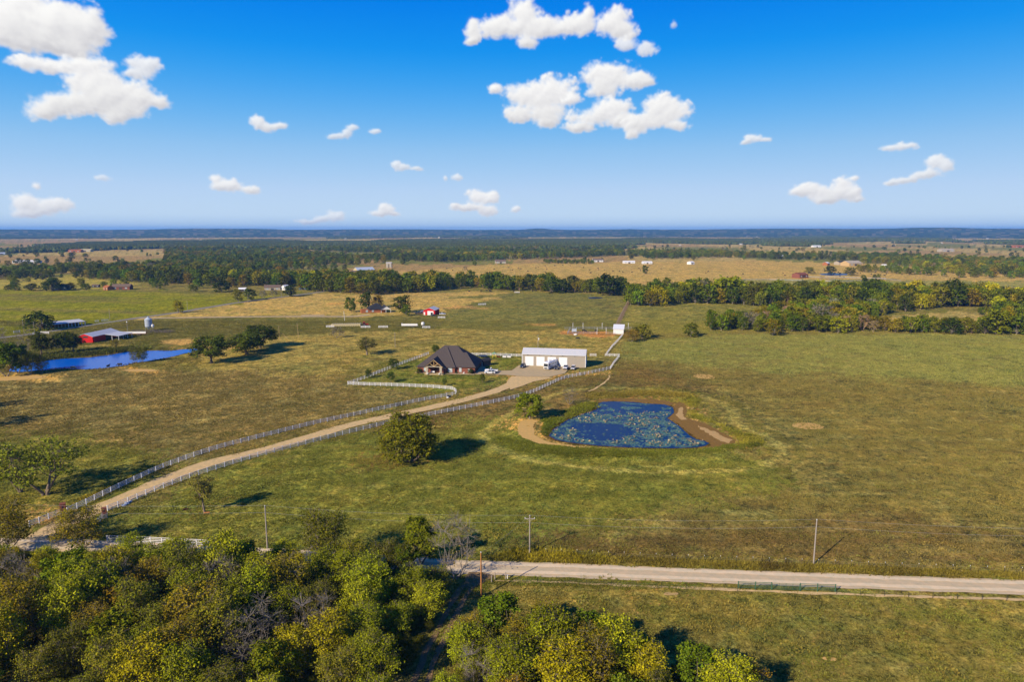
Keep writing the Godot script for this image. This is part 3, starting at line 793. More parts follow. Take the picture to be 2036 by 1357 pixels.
	structure("paved_road", ribbon([Vector2(-331.16, -335.36), Vector2(-298.12, -392.53), Vector2(-289.07, -409.14), Vector2(-280.08, -443.26), Vector2(-266.02, -484.82), Vector2(-253.99, -517.80), Vector2(-234.52, -595.97), Vector2(-200.42, -675.33), Vector2(-187.41, -709.61)], 6.5, 0.12, 0.0, 8.0), mats.asphalt, "grey paved road running away past the red barn")
	structure("farm_lane", ribbon([Vector2(-263.76, -480.61), Vector2(-202.61, -489.12), Vector2(-138.05, -492.02), Vector2(-114.28, -493.48), Vector2(-105.82, -503.97)], 6.0, 0.13, 0.8, 6.0), mats.concrete, "pale straight lane to the brick farmhouse behind")
	structure("dirt_lane", ribbon([Vector2(111.57, -634.41), Vector2(98.96, -581.44), Vector2(80.55, -497.92), Vector2(68.77, -444.45)], 3.0, 0.13, 1.0, 5.0), mats.dirt, "brown dirt lane along the pasture fence")
	structure("foot_trail", ribbon([Vector2(42.53, -289.78), Vector2(40.05, -279.72), Vector2(36.30, -270.31), Vector2(31.51, -260.64), Vector2(29.65, -258.12)], 0.8, 0.05, 0.5, 1.0), mats.drive, "narrow bare trail through the grass below the workshop")
	for k in 2:
		var off := -0.9 + 1.8 * k
		var pts := []
		for p in [Vector2(-6.26, -116.55), Vector2(-7.96, -111.55), Vector2(-9.50, -105.53), Vector2(-10.62, -99.65), Vector2(-11.62, -94.35), Vector2(-12.46, -88.96), Vector2(-13.01, -84.10)]:
			pts.append(p + Vector2(off, 0))
		structure("wheel_track", ribbon(pts, 0.9, 0.07, 0.4, 0.8), mats.dirt, "dirt wheel track of the lane between the two woods")
	structure("fence_dirt", ribbon([Vector2(-3.06, -113.65), Vector2(7.34, -113.03), Vector2(20.60, -111.98), Vector2(39.25, -110.37), Vector2(55.74, -109.29), Vector2(71.64, -108.30), Vector2(100.20, -106.47)], 0.7, 0.06, 0.5, 1.0), mats.drive, "thin bare dirt strip along the fence below the gravel road")
	structure("track_mouth", sheet([Vector2(-7.69, -117.30), Vector2(-3.01, -115.44), Vector2(-5.01, -112.94), Vector2(-6.86, -110.87), Vector2(-8.82, -111.21), Vector2(-8.44, -114.72)], 0.066 + 0.05), mats.dirt, "trampled dirt where the wheel tracks leave the road")

# ---------------------------------------------------------------- water
func build_water() -> void:
	var wm := mat(lin(0.001, 0.020, 0.085), 0.3, 0.0, 0.2)
	wm.normal_enabled = true
	wm.normal_texture = noise_tex(0.02, 81, 512, true, 1.2)
	wm.normal_scale = 0.3
	wm.uv1_triplanar = true
	wm.uv1_world_triplanar = true
	wm.uv1_scale = Vector3.ONE / 6.0
	mats.water = wm
	structure("lily_pond", sheet(Array(POND), 0.03), wm, "blue farm pond with floating lily pads")
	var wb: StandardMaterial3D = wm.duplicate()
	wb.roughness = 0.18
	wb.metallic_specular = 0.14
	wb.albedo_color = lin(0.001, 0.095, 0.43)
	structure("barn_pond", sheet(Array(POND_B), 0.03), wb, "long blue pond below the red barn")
	structure("far_pond", sheet([Vector2(440.46, -982.62), Vector2(463.81, -998.86), Vector2(485.36, -991.83), Vector2(467.46, -954.89), Vector2(440.15, -947.40), Vector2(433.38, -960.31)], 0.05), wm, "small far pond among the cattle yards")
	structure("pasture_pond", sheet([Vector2(70.32, -634.41), Vector2(77.23, -637.31), Vector2(83.44, -634.41), Vector2(83.39, -626.81), Vector2(77.48, -624.00), Vector2(71.13, -624.93)], 0.05), wm, "sliver of water behind a low grass bank")
	# lily pads: floating leaves in a ring, with raised brown leaves on the near and right side
	rng.seed = 401
	var pad := Pile.new()
	for i in 8:
		if i == 0: continue
		var t0 := TAU * i / 8
		var t1 := TAU * (i + 1) / 8
		pad.tri(Vector3(0, 0.015, 0), Vector3(cos(t0), 0, sin(t0)), Vector3(cos(t1), 0, sin(t1)))
	var raised := Pile.new()
	raised.tube(Vector3(0, -1.2, 0), Vector3(0.05, 0, 0), 0.03, 0.02, 3)
	for i in 8:
		var t0 := TAU * i / 8
		var t1 := TAU * (i + 1) / 8
		raised.tri(Vector3(0, -0.05, 0), Vector3(cos(t0), 0.22 * sin(t0 * 2.0), sin(t0)), Vector3(cos(t1), 0.22 * sin(t1 * 2.0), sin(t1)))
	var flat := []
	var high := []
	var open_c := Vector2(28.02, -206.36)
	var tries := 0
	while flat.size() + high.size() < 6000 and tries < 120000:
		tries += 1
		var p := Vector2(rng.randf_range(8, 60), rng.randf_range(-244, -190))
		if edge_distance(p, POND) > -0.8: continue
		var q := (p - open_c) / Vector2(9.5, 10.5)
		var r := q.length() + n_mid.get_noise_2d(p.x * 3.0, p.y * 3.0) * 0.5
		var clump := n_small.get_noise_2d(p.x * 1.1, p.y * 1.1)
		var want := smoothstep(0.8, 1.1, r) * clampf(0.42 + clump * 0.9, 0.08, 0.85)
		if p.y < -226.0: want = smoothstep(0.05, 0.5, clump + n_mid.get_noise_2d(p.x * 3 + 50, p.y * 3.0) * 0.5) * 0.45
		if r < 0.9: want = 0.012
		if rng.randf() > want: continue
		var rim := absf(edge_distance(p, POND))
		var brown := clump > -0.05 and p.y > -228.0 and rng.randf() < 0.12
		var s := rng.randf_range(0.18, 0.44)
		if brown:
			var b := Basis(Vector3.UP, rng.randf() * TAU) * Basis(Vector3.RIGHT, rng.randf_range(-0.5, 0.5))
			high.append([Transform3D(b.scaled(Vector3.ONE * s * 0.75), Vector3(p.x, 0.3 + rng.randf() * 0.5, p.y)), Color(0.33, 0.21, 0.08).lerp(Color(0.40, 0.33, 0.18), rng.randf()) * rng.randf_range(0.5, 1.2)])
		else:
			flat.append([Transform3D(Basis(Vector3.UP, rng.randf() * TAU).scaled(Vector3.ONE * s), Vector3(p.x, 0.04 + rng.randf() * 0.01, p.y)), Color(0.055, 0.15, 0.16).lerp(Color(0.13, 0.21, 0.14), rng.randf()) * rng.randf_range(0.6, 1.15)])
	var pm := mat(Color.WHITE, 0.8, 0.0, 0.2)
	pm.vertex_color_use_as_albedo = true
	many("lily_pads", pad.made(), pm, flat, "round green lily pads floating round the open middle of the near pond")
	many("lotus_leaves", raised.made(), pm, high, "withered brown lotus leaves standing out of the near pond")

func many(called: String, mesh: Mesh, m: Material, list: Array, label: String) -> void:
	var mm := MultiMesh.new()
	mm.transform_format = MultiMesh.TRANSFORM_3D
	mm.use_colors = true
	mm.mesh = mesh
	mm.instance_count = list.size()
	for i in list.size():
		mm.set_instance_transform(i, list[i][0])
		mm.set_instance_color(i, list[i][1])
	var o := MultiMeshInstance3D.new()
	o.name = numbered(called)
	o.multimesh = mm
	o.material_override = m
	add_child(o)
	tag(o, label, "", "", "stuff")

# ---------------------------------------------------------------- trees
var kinds := {}      # kind -> [{trunk, crown, half width}, ...] ten metres tall
var tree_rows := []  # every tree that stands alone or near: see plant()

func grow(s: Dictionary, sd: int) -> Dictionary:
	var r := RandomNumberGenerator.new()
	r.seed = sd
	var wood := Pile.new()
	var crown := Pile.new()
	var bark: Color = s.bark
	wood.col = bark
	var cw: float = s.cw
	var cb: float = s.cb * 10.0
	var stems: int = s.get("stems", 1)
	var tops := []
	for k in stems:
		var a := TAU * k / stems + r.randf()
		var foot := Vector3(cos(a), 0, sin(a)) * (0.0 if stems == 1 else 0.3)
		var lean := Vector3(cos(a), 0, sin(a)) * (0.3 if stems == 1 else cw * 0.38)
		var knee := foot + lean * 0.35 + Vector3(r.randf_range(-0.2, 0.2), cb * 0.6, r.randf_range(-0.2, 0.2))
		var fork := foot + lean + Vector3(0, cb * 1.15 + 0.8, 0)
		var tr: float = s.tr / sqrt(stems)
		wood.tube(foot - Vector3(0, 0.5, 0), foot + Vector3(0, 0.35, 0), tr * 1.7, tr * 1.1, 7)
		wood.tube(foot + Vector3(0, 0.35, 0), knee, tr * 1.1, tr * 0.85, 7)
		wood.tube(knee, fork, tr * 0.85, tr * 0.62, 7)
		tops.append([knee, fork, tr])
	var lobes: int = s.lobes
	for i in lobes:
		var t := (i + 0.5) / lobes
		var y := lerpf(cb + 0.6, 9.3, pow(t, s.get("rise", 0.8)))
		var f := (y - cb) / (10.0 - cb)
		var prof: float = pow(maxf(0.0, 1.0 - pow(absf(f - s.get("belly", 0.42)) / 0.68, 2.2)), 0.55)
		var a := i * 2.4 + r.randf_range(-0.4, 0.4)
		var lr := cw * r.randf_range(0.30, 0.46) * (0.55 + 0.5 * prof)
		var rad := maxf(0.0, cw * prof - lr * 0.8) * r.randf_range(0.75, 1.12)
		var c := Vector3(cos(a) * rad, minf(y, 9.9 - lr * 0.6), sin(a) * rad)
		var st: Array = tops[0]
		for q in tops:
			if (q[1] as Vector3).distance_to(c) < (st[1] as Vector3).distance_to(c): st = q
		var from: Vector3 = (st[0] as Vector3).lerp(st[1], r.randf_range(0.5, 1.0))
		var mid := from.lerp(c, 0.5) + Vector3(r.randf_range(-0.3, 0.3), -0.25 + 0.12 * c.y * 0.1, r.randf_range(-0.3, 0.3))
		wood.col = bark * r.randf_range(0.85, 1.15)
		wood.tube(from, mid, st[2] * 0.5, st[2] * 0.32, 5)
		wood.tube(mid, c, st[2] * 0.32, st[2] * 0.12, 4)
		var shade := r.randf_range(0.82, 1.16)
		for j in s.clumps:
			var d := Vector3(r.randfn(), r.randfn() * 0.85 + 0.22, r.randfn()).normalized()
			var p := c + d * lr * Vector3(1.0, s.get("flat", 0.8), 1.0) * r.randf_range(0.5, 1.12)
			if p.y < cb * 0.75: p.y = cb * 0.75 + r.randf() * 0.4
			if s.twig > 0.0:
				wood.tube(c.lerp(p, 0.0) + Vector3(r.randf_range(-0.1, 0.1), -0.1, 0), p + d * 0.25, s.twig, s.twig * 0.4, 3)
				for e in s.get("sprigs", 0):
					var o := c.lerp(p, r.randf_range(0.4, 1.0))
					wood.tube(o, o + (d + Vector3(r.randfn() * 0.5, 0.7 + r.randfn() * 0.3, r.randfn() * 0.5)).normalized() * r.randf_range(0.5, 1.1), s.twig * 0.6, s.twig * 0.2, 3)
			var clump_tone := shade * r.randf_range(0.8, 1.2)
			for e in s.leaves:
				var q: Vector3 = p + Vector3(r.randfn(), r.randfn() * 0.75, r.randfn()) * s.spread
				var nn := (d * 0.55 + Vector3(0, 0.45, 0) + Vector3(r.randfn(), r.randfn(), r.randfn()) * 0.55).normalized()
				var z: float = s.size * r.randf_range(0.6, 1.3)
				var tt := nn.cross(Vector3(r.randfn(), r.randfn(), r.randfn()))
				tt = tt.normalized() * z
				var bb := nn.cross(tt) * 0.7
				var lc: Color = (s.col as Color).lerp(s.col2, pow(r.randf(), 1.6)) * (clump_tone * r.randf_range(0.85, 1.45))
				crown.v.append_array([q - tt, q + bb, q + tt, q - tt, q + tt, q - bb])
				crown.n.append_array([nn, nn, nn, nn, nn, nn])
				crown.c.append_array([lc, lc, lc, lc, lc, lc])
	return {"trunk": wood.made(), "crown": crown.made() if crown.v.size() else null, "hw": cw * 0.93}

func leaf_mat(tint: Color) -> StandardMaterial3D:
	var m := mat(tint, 0.9, 0.0, 0.0)
	m.vertex_color_use_as_albedo = true
	m.backlight_enabled = true
	m.backlight = Color(0.42, 0.42, 0.42)
	return m

func seed_kinds() -> void:
	var pale := Color(0.21, 0.175, 0.135)
	var brown := Color(0.13, 0.10, 0.075)
	# near trees with fine leaves, then middle-distance trees with coarser sprays
	var near := {
		"cottonwood": {"cw": 3.4, "cb": 0.16, "tr": 0.17, "lobes": 19, "clumps": 18, "leaves": 24, "size": 0.14, "spread": 0.40, "twig": 0.02, "sprigs": 2, "stems": 3, "bark": pale, "col": Color(0.21, 0.22, 0.010), "col2": Color(0.34, 0.33, 0.010)},
		"olive": {"cw": 3.5, "cb": 0.14, "tr": 0.17, "lobes": 17, "clumps": 16, "leaves": 20, "size": 0.135, "spread": 0.42, "twig": 0.018, "sprigs": 2, "stems": 3, "bark": pale, "col": Color(0.125, 0.13, 0.010), "col2": Color(0.23, 0.19, 0.015)},
		"rusty": {"cw": 3.2, "cb": 0.16, "tr": 0.16, "lobes": 16, "clumps": 16, "leaves": 17, "size": 0.135, "spread": 0.42, "twig": 0.018, "sprigs": 2, "stems": 3, "bark": pale, "col": Color(0.17, 0.125, 0.010), "col2": Color(0.27, 0.20, 0.012)},
		"green": {"cw": 3.3, "cb": 0.15, "tr": 0.2, "lobes": 13, "clumps": 22, "leaves": 17, "size": 0.19, "spread": 0.27, "twig": 0.02, "stems": 2, "bark": brown * 1.5, "col": Color(0.085, 0.125, 0.008), "col2": Color(0.16, 0.18, 0.010)},
		"oak": {"cw": 4.6, "cb": 0.2, "tr": 0.34, "lobes": 16, "clumps": 26, "leaves": 17, "size": 0.22, "spread": 0.32, "twig": 0.03, "bark": brown, "col": Color(0.050, 0.072, 0.009), "col2": Color(0.11, 0.125, 0.012)},
		"willow": {"cw": 5.6, "cb": 0.28, "tr": 0.34, "lobes": 12, "clumps": 18, "leaves": 15, "size": 0.19, "spread": 0.36, "flat": 0.5, "twig": 0.03, "sprigs": 1, "stems": 3, "bark": brown * 1.3, "col": Color(0.115, 0.14, 0.012), "col2": Color(0.19, 0.19, 0.016), "belly": 0.6},
		"sparse": {"cw": 2.6, "cb": 0.3, "tr": 0.24, "lobes": 12, "clumps": 14, "leaves": 16, "size": 0.17, "spread": 0.3, "twig": 0.03, "sprigs": 2, "bark": brown * 1.6, "col": Color(0.14, 0.14, 0.02), "col2": Color(0.22, 0.17, 0.03), "belly": 0.6},
		"bare": {"cw": 3.4, "cb": 0.12, "tr": 0.17, "lobes": 13, "clumps": 14, "leaves": 2, "size": 0.11, "spread": 0.3, "twig": 0.026, "sprigs": 4, "stems": 4, "bark": Color(0.22, 0.19, 0.155), "col": Color(0.17, 0.15, 0.03), "col2": Color(0.22, 0.17, 0.04), "belly": 0.62},
		"full": {"cw": 3.6, "cb": 0.13, "tr": 0.22, "lobes": 15, "clumps": 24, "leaves": 22, "size": 0.19, "spread": 0.3, "twig": 0.014, "bark": pale, "col": Color(0.17, 0.21, 0.010), "col2": Color(0.31, 0.31, 0.012)},
		"spread": {"cw": 4.6, "cb": 0.05, "tr": 0.36, "lobes": 22, "clumps": 24, "leaves": 20, "size": 0.19, "spread": 0.36, "flat": 0.65, "twig": 0.02, "sprigs": 1, "stems": 3, "bark": brown, "col": Color(0.085, 0.11, 0.009), "col2": Color(0.17, 0.17, 0.012), "belly": 0.4},
		"young": {"cw": 3.4, "cb": 0.16, "tr": 0.16, "lobes": 12, "clumps": 18, "leaves": 16, "size": 0.2, "spread": 0.32, "twig": 0.0, "bark": brown * 1.4, "col": Color(0.055, 0.085, 0.012), "col2": Color(0.10, 0.12, 0.016)},
	}
	var sd := 900
	for k in near:
		kinds[k] = []
		for i in (3 if k in ["cottonwood", "olive", "rusty"] else 2):
			sd += 1
			kinds[k].append(grow(near[k], sd))
	for k in ["cottonwood", "olive", "rusty", "green", "oak", "bare"]:
		var s: Dictionary = near[k].duplicate()
		s.col = (s.col as Color) * 0.78
		s.col2 = (s.col2 as Color) * 0.74
		s.stems = 1 if k != "bare" else 3
		s.tr = 0.22
		s.cb = 0.05 if k != "bare" else 0.16
		s.cw = 4.4
		s.lobes = 13
		s.clumps = 14
		s.leaves = 6 if k != "bare" else 1
		s.size = 0.42
		s.spread = 0.45
		s.belly = 0.36
		s.sprigs = 0 if k != "bare" else 3
		s.twig = 0.0 if k != "bare" else 0.05
		s.bark = Color(0.20, 0.17, 0.14) if k != "bare" else Color(0.27, 0.23, 0.19)
		kinds["mid_" + k] = []
		for i in 3:
			sd += 1
			kinds["mid_" + k].append(grow(s, sd))
	mats.bark = mat(Color.WHITE, 0.95, 0.0, 0.0)
	mats.bark.vertex_color_use_as_albedo = true
	mats.leaf = [leaf_mat(Color(1, 1, 1)), leaf_mat(Color(0.88, 0.92, 0.9)), leaf_mat(Color(1.0, 0.93, 0.85)), leaf_mat(Color(0.80, 0.82, 0.85))]

func plant(kind: String, at: Vector2, h: float, hw: float, called: String, label: String, group := "", turn := -1.0) -> Node3D:
	var k: Dictionary = kinds[kind][rng.randi() % kinds[kind].size()]
	var o := thing(called, label, "tree", gp(at), rng.randf() * TAU if turn < 0.0 else turn, group)
	o.scale = Vector3(hw / k.hw, h / 10.0, hw / k.hw)
	part("trunk", k.trunk, mats.bark, o)
	if k.crown: part("crown", k.crown, mats.leaf[rng.randi() % 4], o)
	return o

func nth(n: int) -> String:
	var ones := ["", "first", "second", "third", "fourth", "fifth", "sixth", "seventh", "eighth", "ninth", "tenth", "eleventh", "twelfth", "thirteenth", "fourteenth", "fifteenth", "sixteenth", "seventeenth", "eighteenth", "nineteenth"]
	if n < 20: return ones[n]
	var tens := ["", "", "twent", "thirt", "fort", "fift", "sixt", "sevent", "eight", "ninet"]
	return tens[n / 10] + ("ieth" if n % 10 == 0 else "y-" + ones[n % 10])

const LOOK := {"cottonwood": "yellow-green", "olive": "olive", "rusty": "rust-tinged", "green": "green", "oak": "dark green", "bare": "leafless", "willow": "olive", "full": "yellow-green", "spread": "olive", "sparse": "thin", "young": "green"}
const TREE_NAME := {"cottonwood": "cottonwood_tree", "olive": "elm_tree", "rusty": "hackberry_tree", "green": "ash_tree", "oak": "oak_tree", "bare": "bare_tree", "willow": "willow_tree", "full": "cottonwood_tree", "spread": "elm_tree", "sparse": "thin_tree", "young": "young_tree"}

func scatter(poly: Array, gap: float, sd: int) -> Array:   # points at least gap apart inside an outline
	var q := PackedVector2Array(poly)
	var r := Rect2(q[0], Vector2.ZERO)
	for p in q: r = r.expand(p)
	var g := RandomNumberGenerator.new()
	g.seed = sd
	var cells := {}
	var out := []
	for i in int(r.get_area() / (gap * gap) * 5.0):
		var p := r.position + Vector2(g.randf(), g.randf()) * r.size
		if not Geometry2D.is_point_in_polygon(p, q): continue
		var c := Vector2i((p / gap).floor())
		var free := true
		for a in range(-1, 2):
			for b in range(-1, 2):
				var e = cells.get(c + Vector2i(a, b))
				if e != null and p.distance_to(e) < gap: free = false
		if free and not cells.has(c):
			cells[c] = p
			out.append(p)
	return out

func pick(mix: Array, r: float) -> String:
	for m in mix:
		if r < m[1]: return m[0]
		r -= m[1]
	return mix[0][0]

var wood_specs := []

func build_trees() -> void:
	rng.seed = 5
	lone_trees()
	near_wood([Vector2(-129.47, -121.97), Vector2(-87.63, -121.17), Vector2(-72.65, -119.98), Vector2(-56.23, -119.20), Vector2(-38.73, -117.30), Vector2(-23.56, -115.44), Vector2(-14.06, -113.82), Vector2(-10.93, -109.20), Vector2(-12.29, -101.07), Vector2(-13.45, -94.98), Vector2(-14.54, -88.39), Vector2(-15.54, -81.60), Vector2(-16.47, -74.42), Vector2(-88.38, -74.42)], "wood left of track", 6, 611)
	near_wood([Vector2(-5.89, -93.72), Vector2(-2.55, -96.01), Vector2(4.71, -94.47), Vector2(12.00, -91.76), Vector2(19.42, -88.06), Vector2(26.25, -84.41), Vector2(33.19, -80.83), Vector2(34.54, -74.42), Vector2(-10.33, -74.42), Vector2(-8.38, -83.59)], "wood right of track", 3, 612)
	far_woods()

func near_wood(poly: Array, where: String, rows: int, sd: int) -> void:
	var pts := scatter(poly, 4.5 if rows > 3 else 4.0, sd)
	var mix := [["rusty", 0.26], ["olive", 0.16], ["cottonwood", 0.30], ["green", 0.10], ["bare", 0.18]]
	if rows <= 3: mix = [["green", 0.22], ["olive", 0.2], ["cottonwood", 0.26], ["rusty", 0.14], ["bare", 0.18]]
	var q := PackedVector2Array(poly)
	var z0 := 1e9
	var z1 := -1e9
	for p in pts:
		z0 = minf(z0, p.y); z1 = maxf(z1, p.y)
	var by_row := {}
	for p in pts:
		if absf(p.x) > -p.y * 0.86 + 6.0: continue
		var row := clampi(int((z1 - p.y) / (z1 - z0 + 0.01) * rows), 0, rows - 1)
		if not by_row.has(row): by_row[row] = []
		by_row[row].append(p)
	for row in by_row:
		by_row[row].sort_custom(func(a, b): return a.x / -a.y < b.x / -b.y)
		var i := 0
		for p in by_row[row]:
			i += 1
			var d := -edge_distance(p, q)
			var kind := pick(mix, clampf(rng.randf() * 0.6 + 0.4 * (n_mid.get_noise_2d(p.x * 2.0 + 60, p.y * 2.0) + 0.5), 0.0, 0.999))
			var h := lerpf(3.2 if p.x < -55.0 else 6.6, 9.3, smoothstep(0.5, 14.0, d)) * rng.randf_range(0.78, 1.25)
			if rows <= 3: h = lerpf(6.5, 9.5, smoothstep(0.5, 7.0, d)) * rng.randf_range(0.75, 1.2)
			plant(kind, p, h, h * 0.29 * rng.randf_range(0.85, 1.15) + 0.45, TREE_NAME[kind], "%s tree, %s from the left in the %s row of the %s" % [LOOK[kind], nth(i), nth(row + 1), where], "trees of the " + where)
	# brush under the trees
	var brush := []
	for p in scatter(poly, 1.9, sd + 9):
		var s := rng.randf_range(0.14, 0.3)
		brush.append([Transform3D(Basis(Vector3.UP, rng.randf() * TAU).scaled(Vector3(s * 1.2, s, s * 1.2)), gp(p)), Color(1, 1, 1) * rng.randf_range(0.6, 1.0)])
	many("undergrowth", kinds["olive"][0].crown, mats.leaf[3], brush, "tangled undergrowth below the " + where)

func lone_trees() -> void:
	for t in LONE:
		plant(t[0], t[1], t[2], t[3], TREE_NAME[t[0].trim_prefix("mid_")], t[4], t[5] if t.size() > 5 else "")

func far_woods() -> void:
	# [outline, gap between trees, lowest, highest, mix, name]
	var mixed := [["oak", 0.40], ["green", 0.30], ["olive", 0.19], ["rusty", 0.01], ["cottonwood", 0.06], ["bare", 0.04]]
	var gold := [["oak", 0.28], ["green", 0.30], ["cottonwood", 0.10], ["olive", 0.26], ["rusty", 0.015], ["bare", 0.045]]
	var thin := [["olive", 0.28], ["green", 0.36], ["rusty", 0.015], ["bare", 0.095], ["oak", 0.25]]
	var woods := [
		[[Vector2(123.11, -423.89), Vector2(155.34, -415.34), Vector2(194.61, -413.25), Vector2(232.70, -415.34), Vector2(235.64, -437.38), Vector2(230.67, -461.84), Vector2(291.87, -516.51), Vector2(253.71, -550.71), Vector2(203.87, -507.05), Vector2(159.46, -464.43), Vector2(131.25, -444.45)], 6.0, 7.0, 11.0, thin, "right-hand copse below the meadow"],
		[[Vector2(232.17, -413.25), Vector2(268.95, -409.14), Vector2(308.92, -407.12), Vector2(353.56, -401.16), Vector2(367.57, -417.45), Vector2(292.72, -421.72), Vector2(236.82, -421.72)], 6.5, 7.0, 10.5, thin, "fence row of the right pasture"],
		[[Vector2(97.99, -565.66), Vector2(115.78, -554.37), Vector2(137.60, -577.41), Vector2(196.09, -573.44), Vector2(197.89, -554.37), Vector2(242.12, -561.85), Vector2(275.16, -598.10), Vector2(291.31, -529.68), Vector2(303.23, -523.01), Vector2(351.61, -550.71), Vector2(384.24, -550.71), Vector2(385.03, -497.92), Vector2(397.05, -451.74), Vector2(508.56, -581.44), Vector2(450.34, -598.10), Vector2(392.96, -639.26), Vector2(329.55, -654.24), Vector2(279.08, -649.17), Vector2(216.58, -634.41), Vector2(187.47, -664.62), Vector2(153.12, -664.62), Vector2(108.50, -644.18)], 8.0, 10.0, 17.0, gold, "creek belt right of the dirt lane"],
		[[Vector2(335.48, -464.43), Vector2(337.64, -439.71), Vector2(374.99, -426.08), Vector2(407.96, -464.43), Vector2(372.57, -486.25), Vector2(364.64, -516.51)], 7.5, 9.0, 14.0, mixed, "grove at the right edge"],
		[[Vector2(-218.82, -709.61), Vector2(-131.92, -654.24), Vector2(-108.68, -675.33), Vector2(-62.82, -721.81), Vector2(-50.80, -740.90), Vector2(-9.42, -709.61), Vector2(46.61, -686.39), Vector2(108.10, -659.39), Vector2(115.25, -703.66), Vector2(60.65, -734.43), Vector2(-10.19, -767.96), Vector2(-69.93, -804.67), Vector2(-126.80, -789.58), Vector2(-184.97, -789.58), Vector2(-234.45, -761.02)], 8.5, 10.0, 17.0, mixed, "treeline behind the brick farmhouse"],
		[[Vector2(-551.28, -734.43), Vector2(-401.61, -728.06), Vector2(-305.12, -715.66), Vector2(-197.88, -709.61), Vector2(-212.01, -761.02), Vector2(-410.03, -775.04), Vector2(-570.97, -761.02)], 26.0, 7.0, 13.0, mixed, "farmsteads along the left field"],
		[[Vector2(-549.18, -880.27), Vector2(-425.51, -804.67), Vector2(-327.11, -767.96), Vector2(-210.13, -754.19), Vector2(-127.99, -797.05), Vector2(-242.30, -871.18), Vector2(-349.90, -918.57), Vector2(-474.94, -938.98), Vector2(-543.04, -949.52)], 10.0, 9.0, 16.0, mixed, "creek belt behind the left field"],
		[[Vector2(-263.95, -782.24), Vector2(-138.43, -789.58), Vector2(-139.74, -871.18), Vector2(-249.95, -899.01)], 16.0, 9.0, 15.0, gold, "grove by the yellow barn"],
	]
	var all := []
	var sd := 700
	for w in woods:
		sd += 1
		for p in scatter(w[0], w[1], sd):
			if absf(p.x) > -p.y * 0.85: continue
			var kind := pick(w[4], clampf(rng.randf() * 0.7 + 0.3 * (n_mid.get_noise_2d(p.x * 0.4 + 60, p.y * 0.4) + 0.5), 0.0, 0.999))
			var h := rng.randf_range(w[2], w[3])
			all.append({"p": p, "kind": kind, "h": h, "hw": h * rng.randf_range(0.34, 0.5), "where": w[5], "see": h / p.length()})
	all.sort_custom(func(a, b): return a.see > b.see)
	var single := mini(all.size(), maxi(0, 300 - count_trees()))
	var chosen := all.slice(0, single)
	chosen.sort_custom(func(a, b): return a.p.x / -a.p.y < b.p.x / -b.p.y)
	var seen := {}
	for t in chosen:
		var key: String = t.where
		seen[key] = seen.get(key, 0) + 1
		plant("mid_" + t.kind, t.p, t.h, t.hw, TREE_NAME[t.kind], "%s tree, %s from the left in the %s" % [LOOK[t.kind], nth(seen[key]), t.where], "trees of the " + t.where)
	var piles := {}
	for t in all.slice(single):
		add_far(piles, t.kind, t.p, t.h, t.hw)
	# woods too far to tell tree from tree
	var deep := [
		[[Vector2(-608.75, -1206.35), Vector2(-342.50, -1173.02), Vector2(-245.58, -1298.52), Vector2(-115.83, -1339.42), Vector2(-8.52, -1453.80), Vector2(125.65, -1532.23), Vector2(273.47, -1683.47), Vector2(387.44, -2389.29), Vector2(-1108, -2205)], 13.0],
		[[Vector2(247.03, -1453.80), Vector2(459.18, -1560.28), Vector2(540.73, -1532.23), Vector2(600.30, -1360.84), Vector2(685.49, -1260.02), Vector2(645.48, -1069.49), Vector2(636.86, -982.62), Vector2(779.78, -928.66), Vector2(1039.74, -1241.62), Vector2(923.49, -1429.40), Vector2(863.24, -1589.36), Vector2(644.29, -1827.62), Vector2(323.90, -1909.32)], 13.0],
		[[Vector2(522.48, -1043.15), Vector2(597.60, -1097.17), Vector2(587.71, -949.52), Vector2(670.53, -928.66), Vector2(763.19, -908.69), Vector2(732.03, -871.18), Vector2(583.23, -899.01)], 16.0],
		[[Vector2(-719.34, -836.62), Vector2(-626.91, -871.18), Vector2(-613.64, -899.01), Vector2(-648.18, -971.34), Vector2(-542.08, -960.31), Vector2(-491.13, -971.34), Vector2(-304.44, -1097.17), Vector2(-445.77, -1173.02), Vector2(-600.29, -1189.45), Vector2(-779.89, -1043.15), Vector2(-843.37, -982.62)], 13.0],
		[[Vector2(62.82, -1278.98), Vector2(149.66, -1260.02), Vector2(164.15, -1382.96), Vector2(62.82, -1382.96)], 9.0],
	]
	for w in deep:
		sd += 1
		for p in scatter(w[0], w[1], sd):
			if absf(p.x) > -p.y * 0.83: continue
			if w[1] == 13.0 and p.y < -1300.0 and n_wood.get_noise_2d(p.x * 2.6, p.y * 1.5) > 0.2: continue
			var h := rng.randf_range(8.0, 14.0) * (0.45 if w[1] < 10.0 else 1.0)
			add_far(piles, pick(mixed, clampf(rng.randf() * 0.6 + 0.4 * (n_big.get_noise_2d(p.x * 0.5, p.y * 0.5) + 0.5), 0, 0.999)), p, h, h * rng.randf_range(0.36, 0.52))
	for i in 1500:   # single trees and thickets strewn over the far fields
		var z := -lerpf(760.0, 2600.0, pow(rng.randf(), 1.3))
		var p := Vector2(rng.randf_range(-0.8, 0.8) * -z, z)
		if n_wood.get_noise_2d(p.x * 2.5, p.y * 2.5) < -0.02 or Geometry2D.is_point_in_polygon(p, zones[1][0]): continue
		var h := rng.randf_range(5.0, 11.0)
		add_far(piles, pick(mixed, rng.randf()), p, h, h * rng.randf_range(0.4, 0.55))
	for k in piles:
		many("woodland", piles[k].mesh, mats.far_leaf, piles[k].list, "far woods of %s trees between the pastures" % LOOK[k.split("|")[0]])

func count_trees() -> int:
	var k := 0
	for c in get_children():
		if c.get_meta("category", "") == "tree": k += 1
	return k

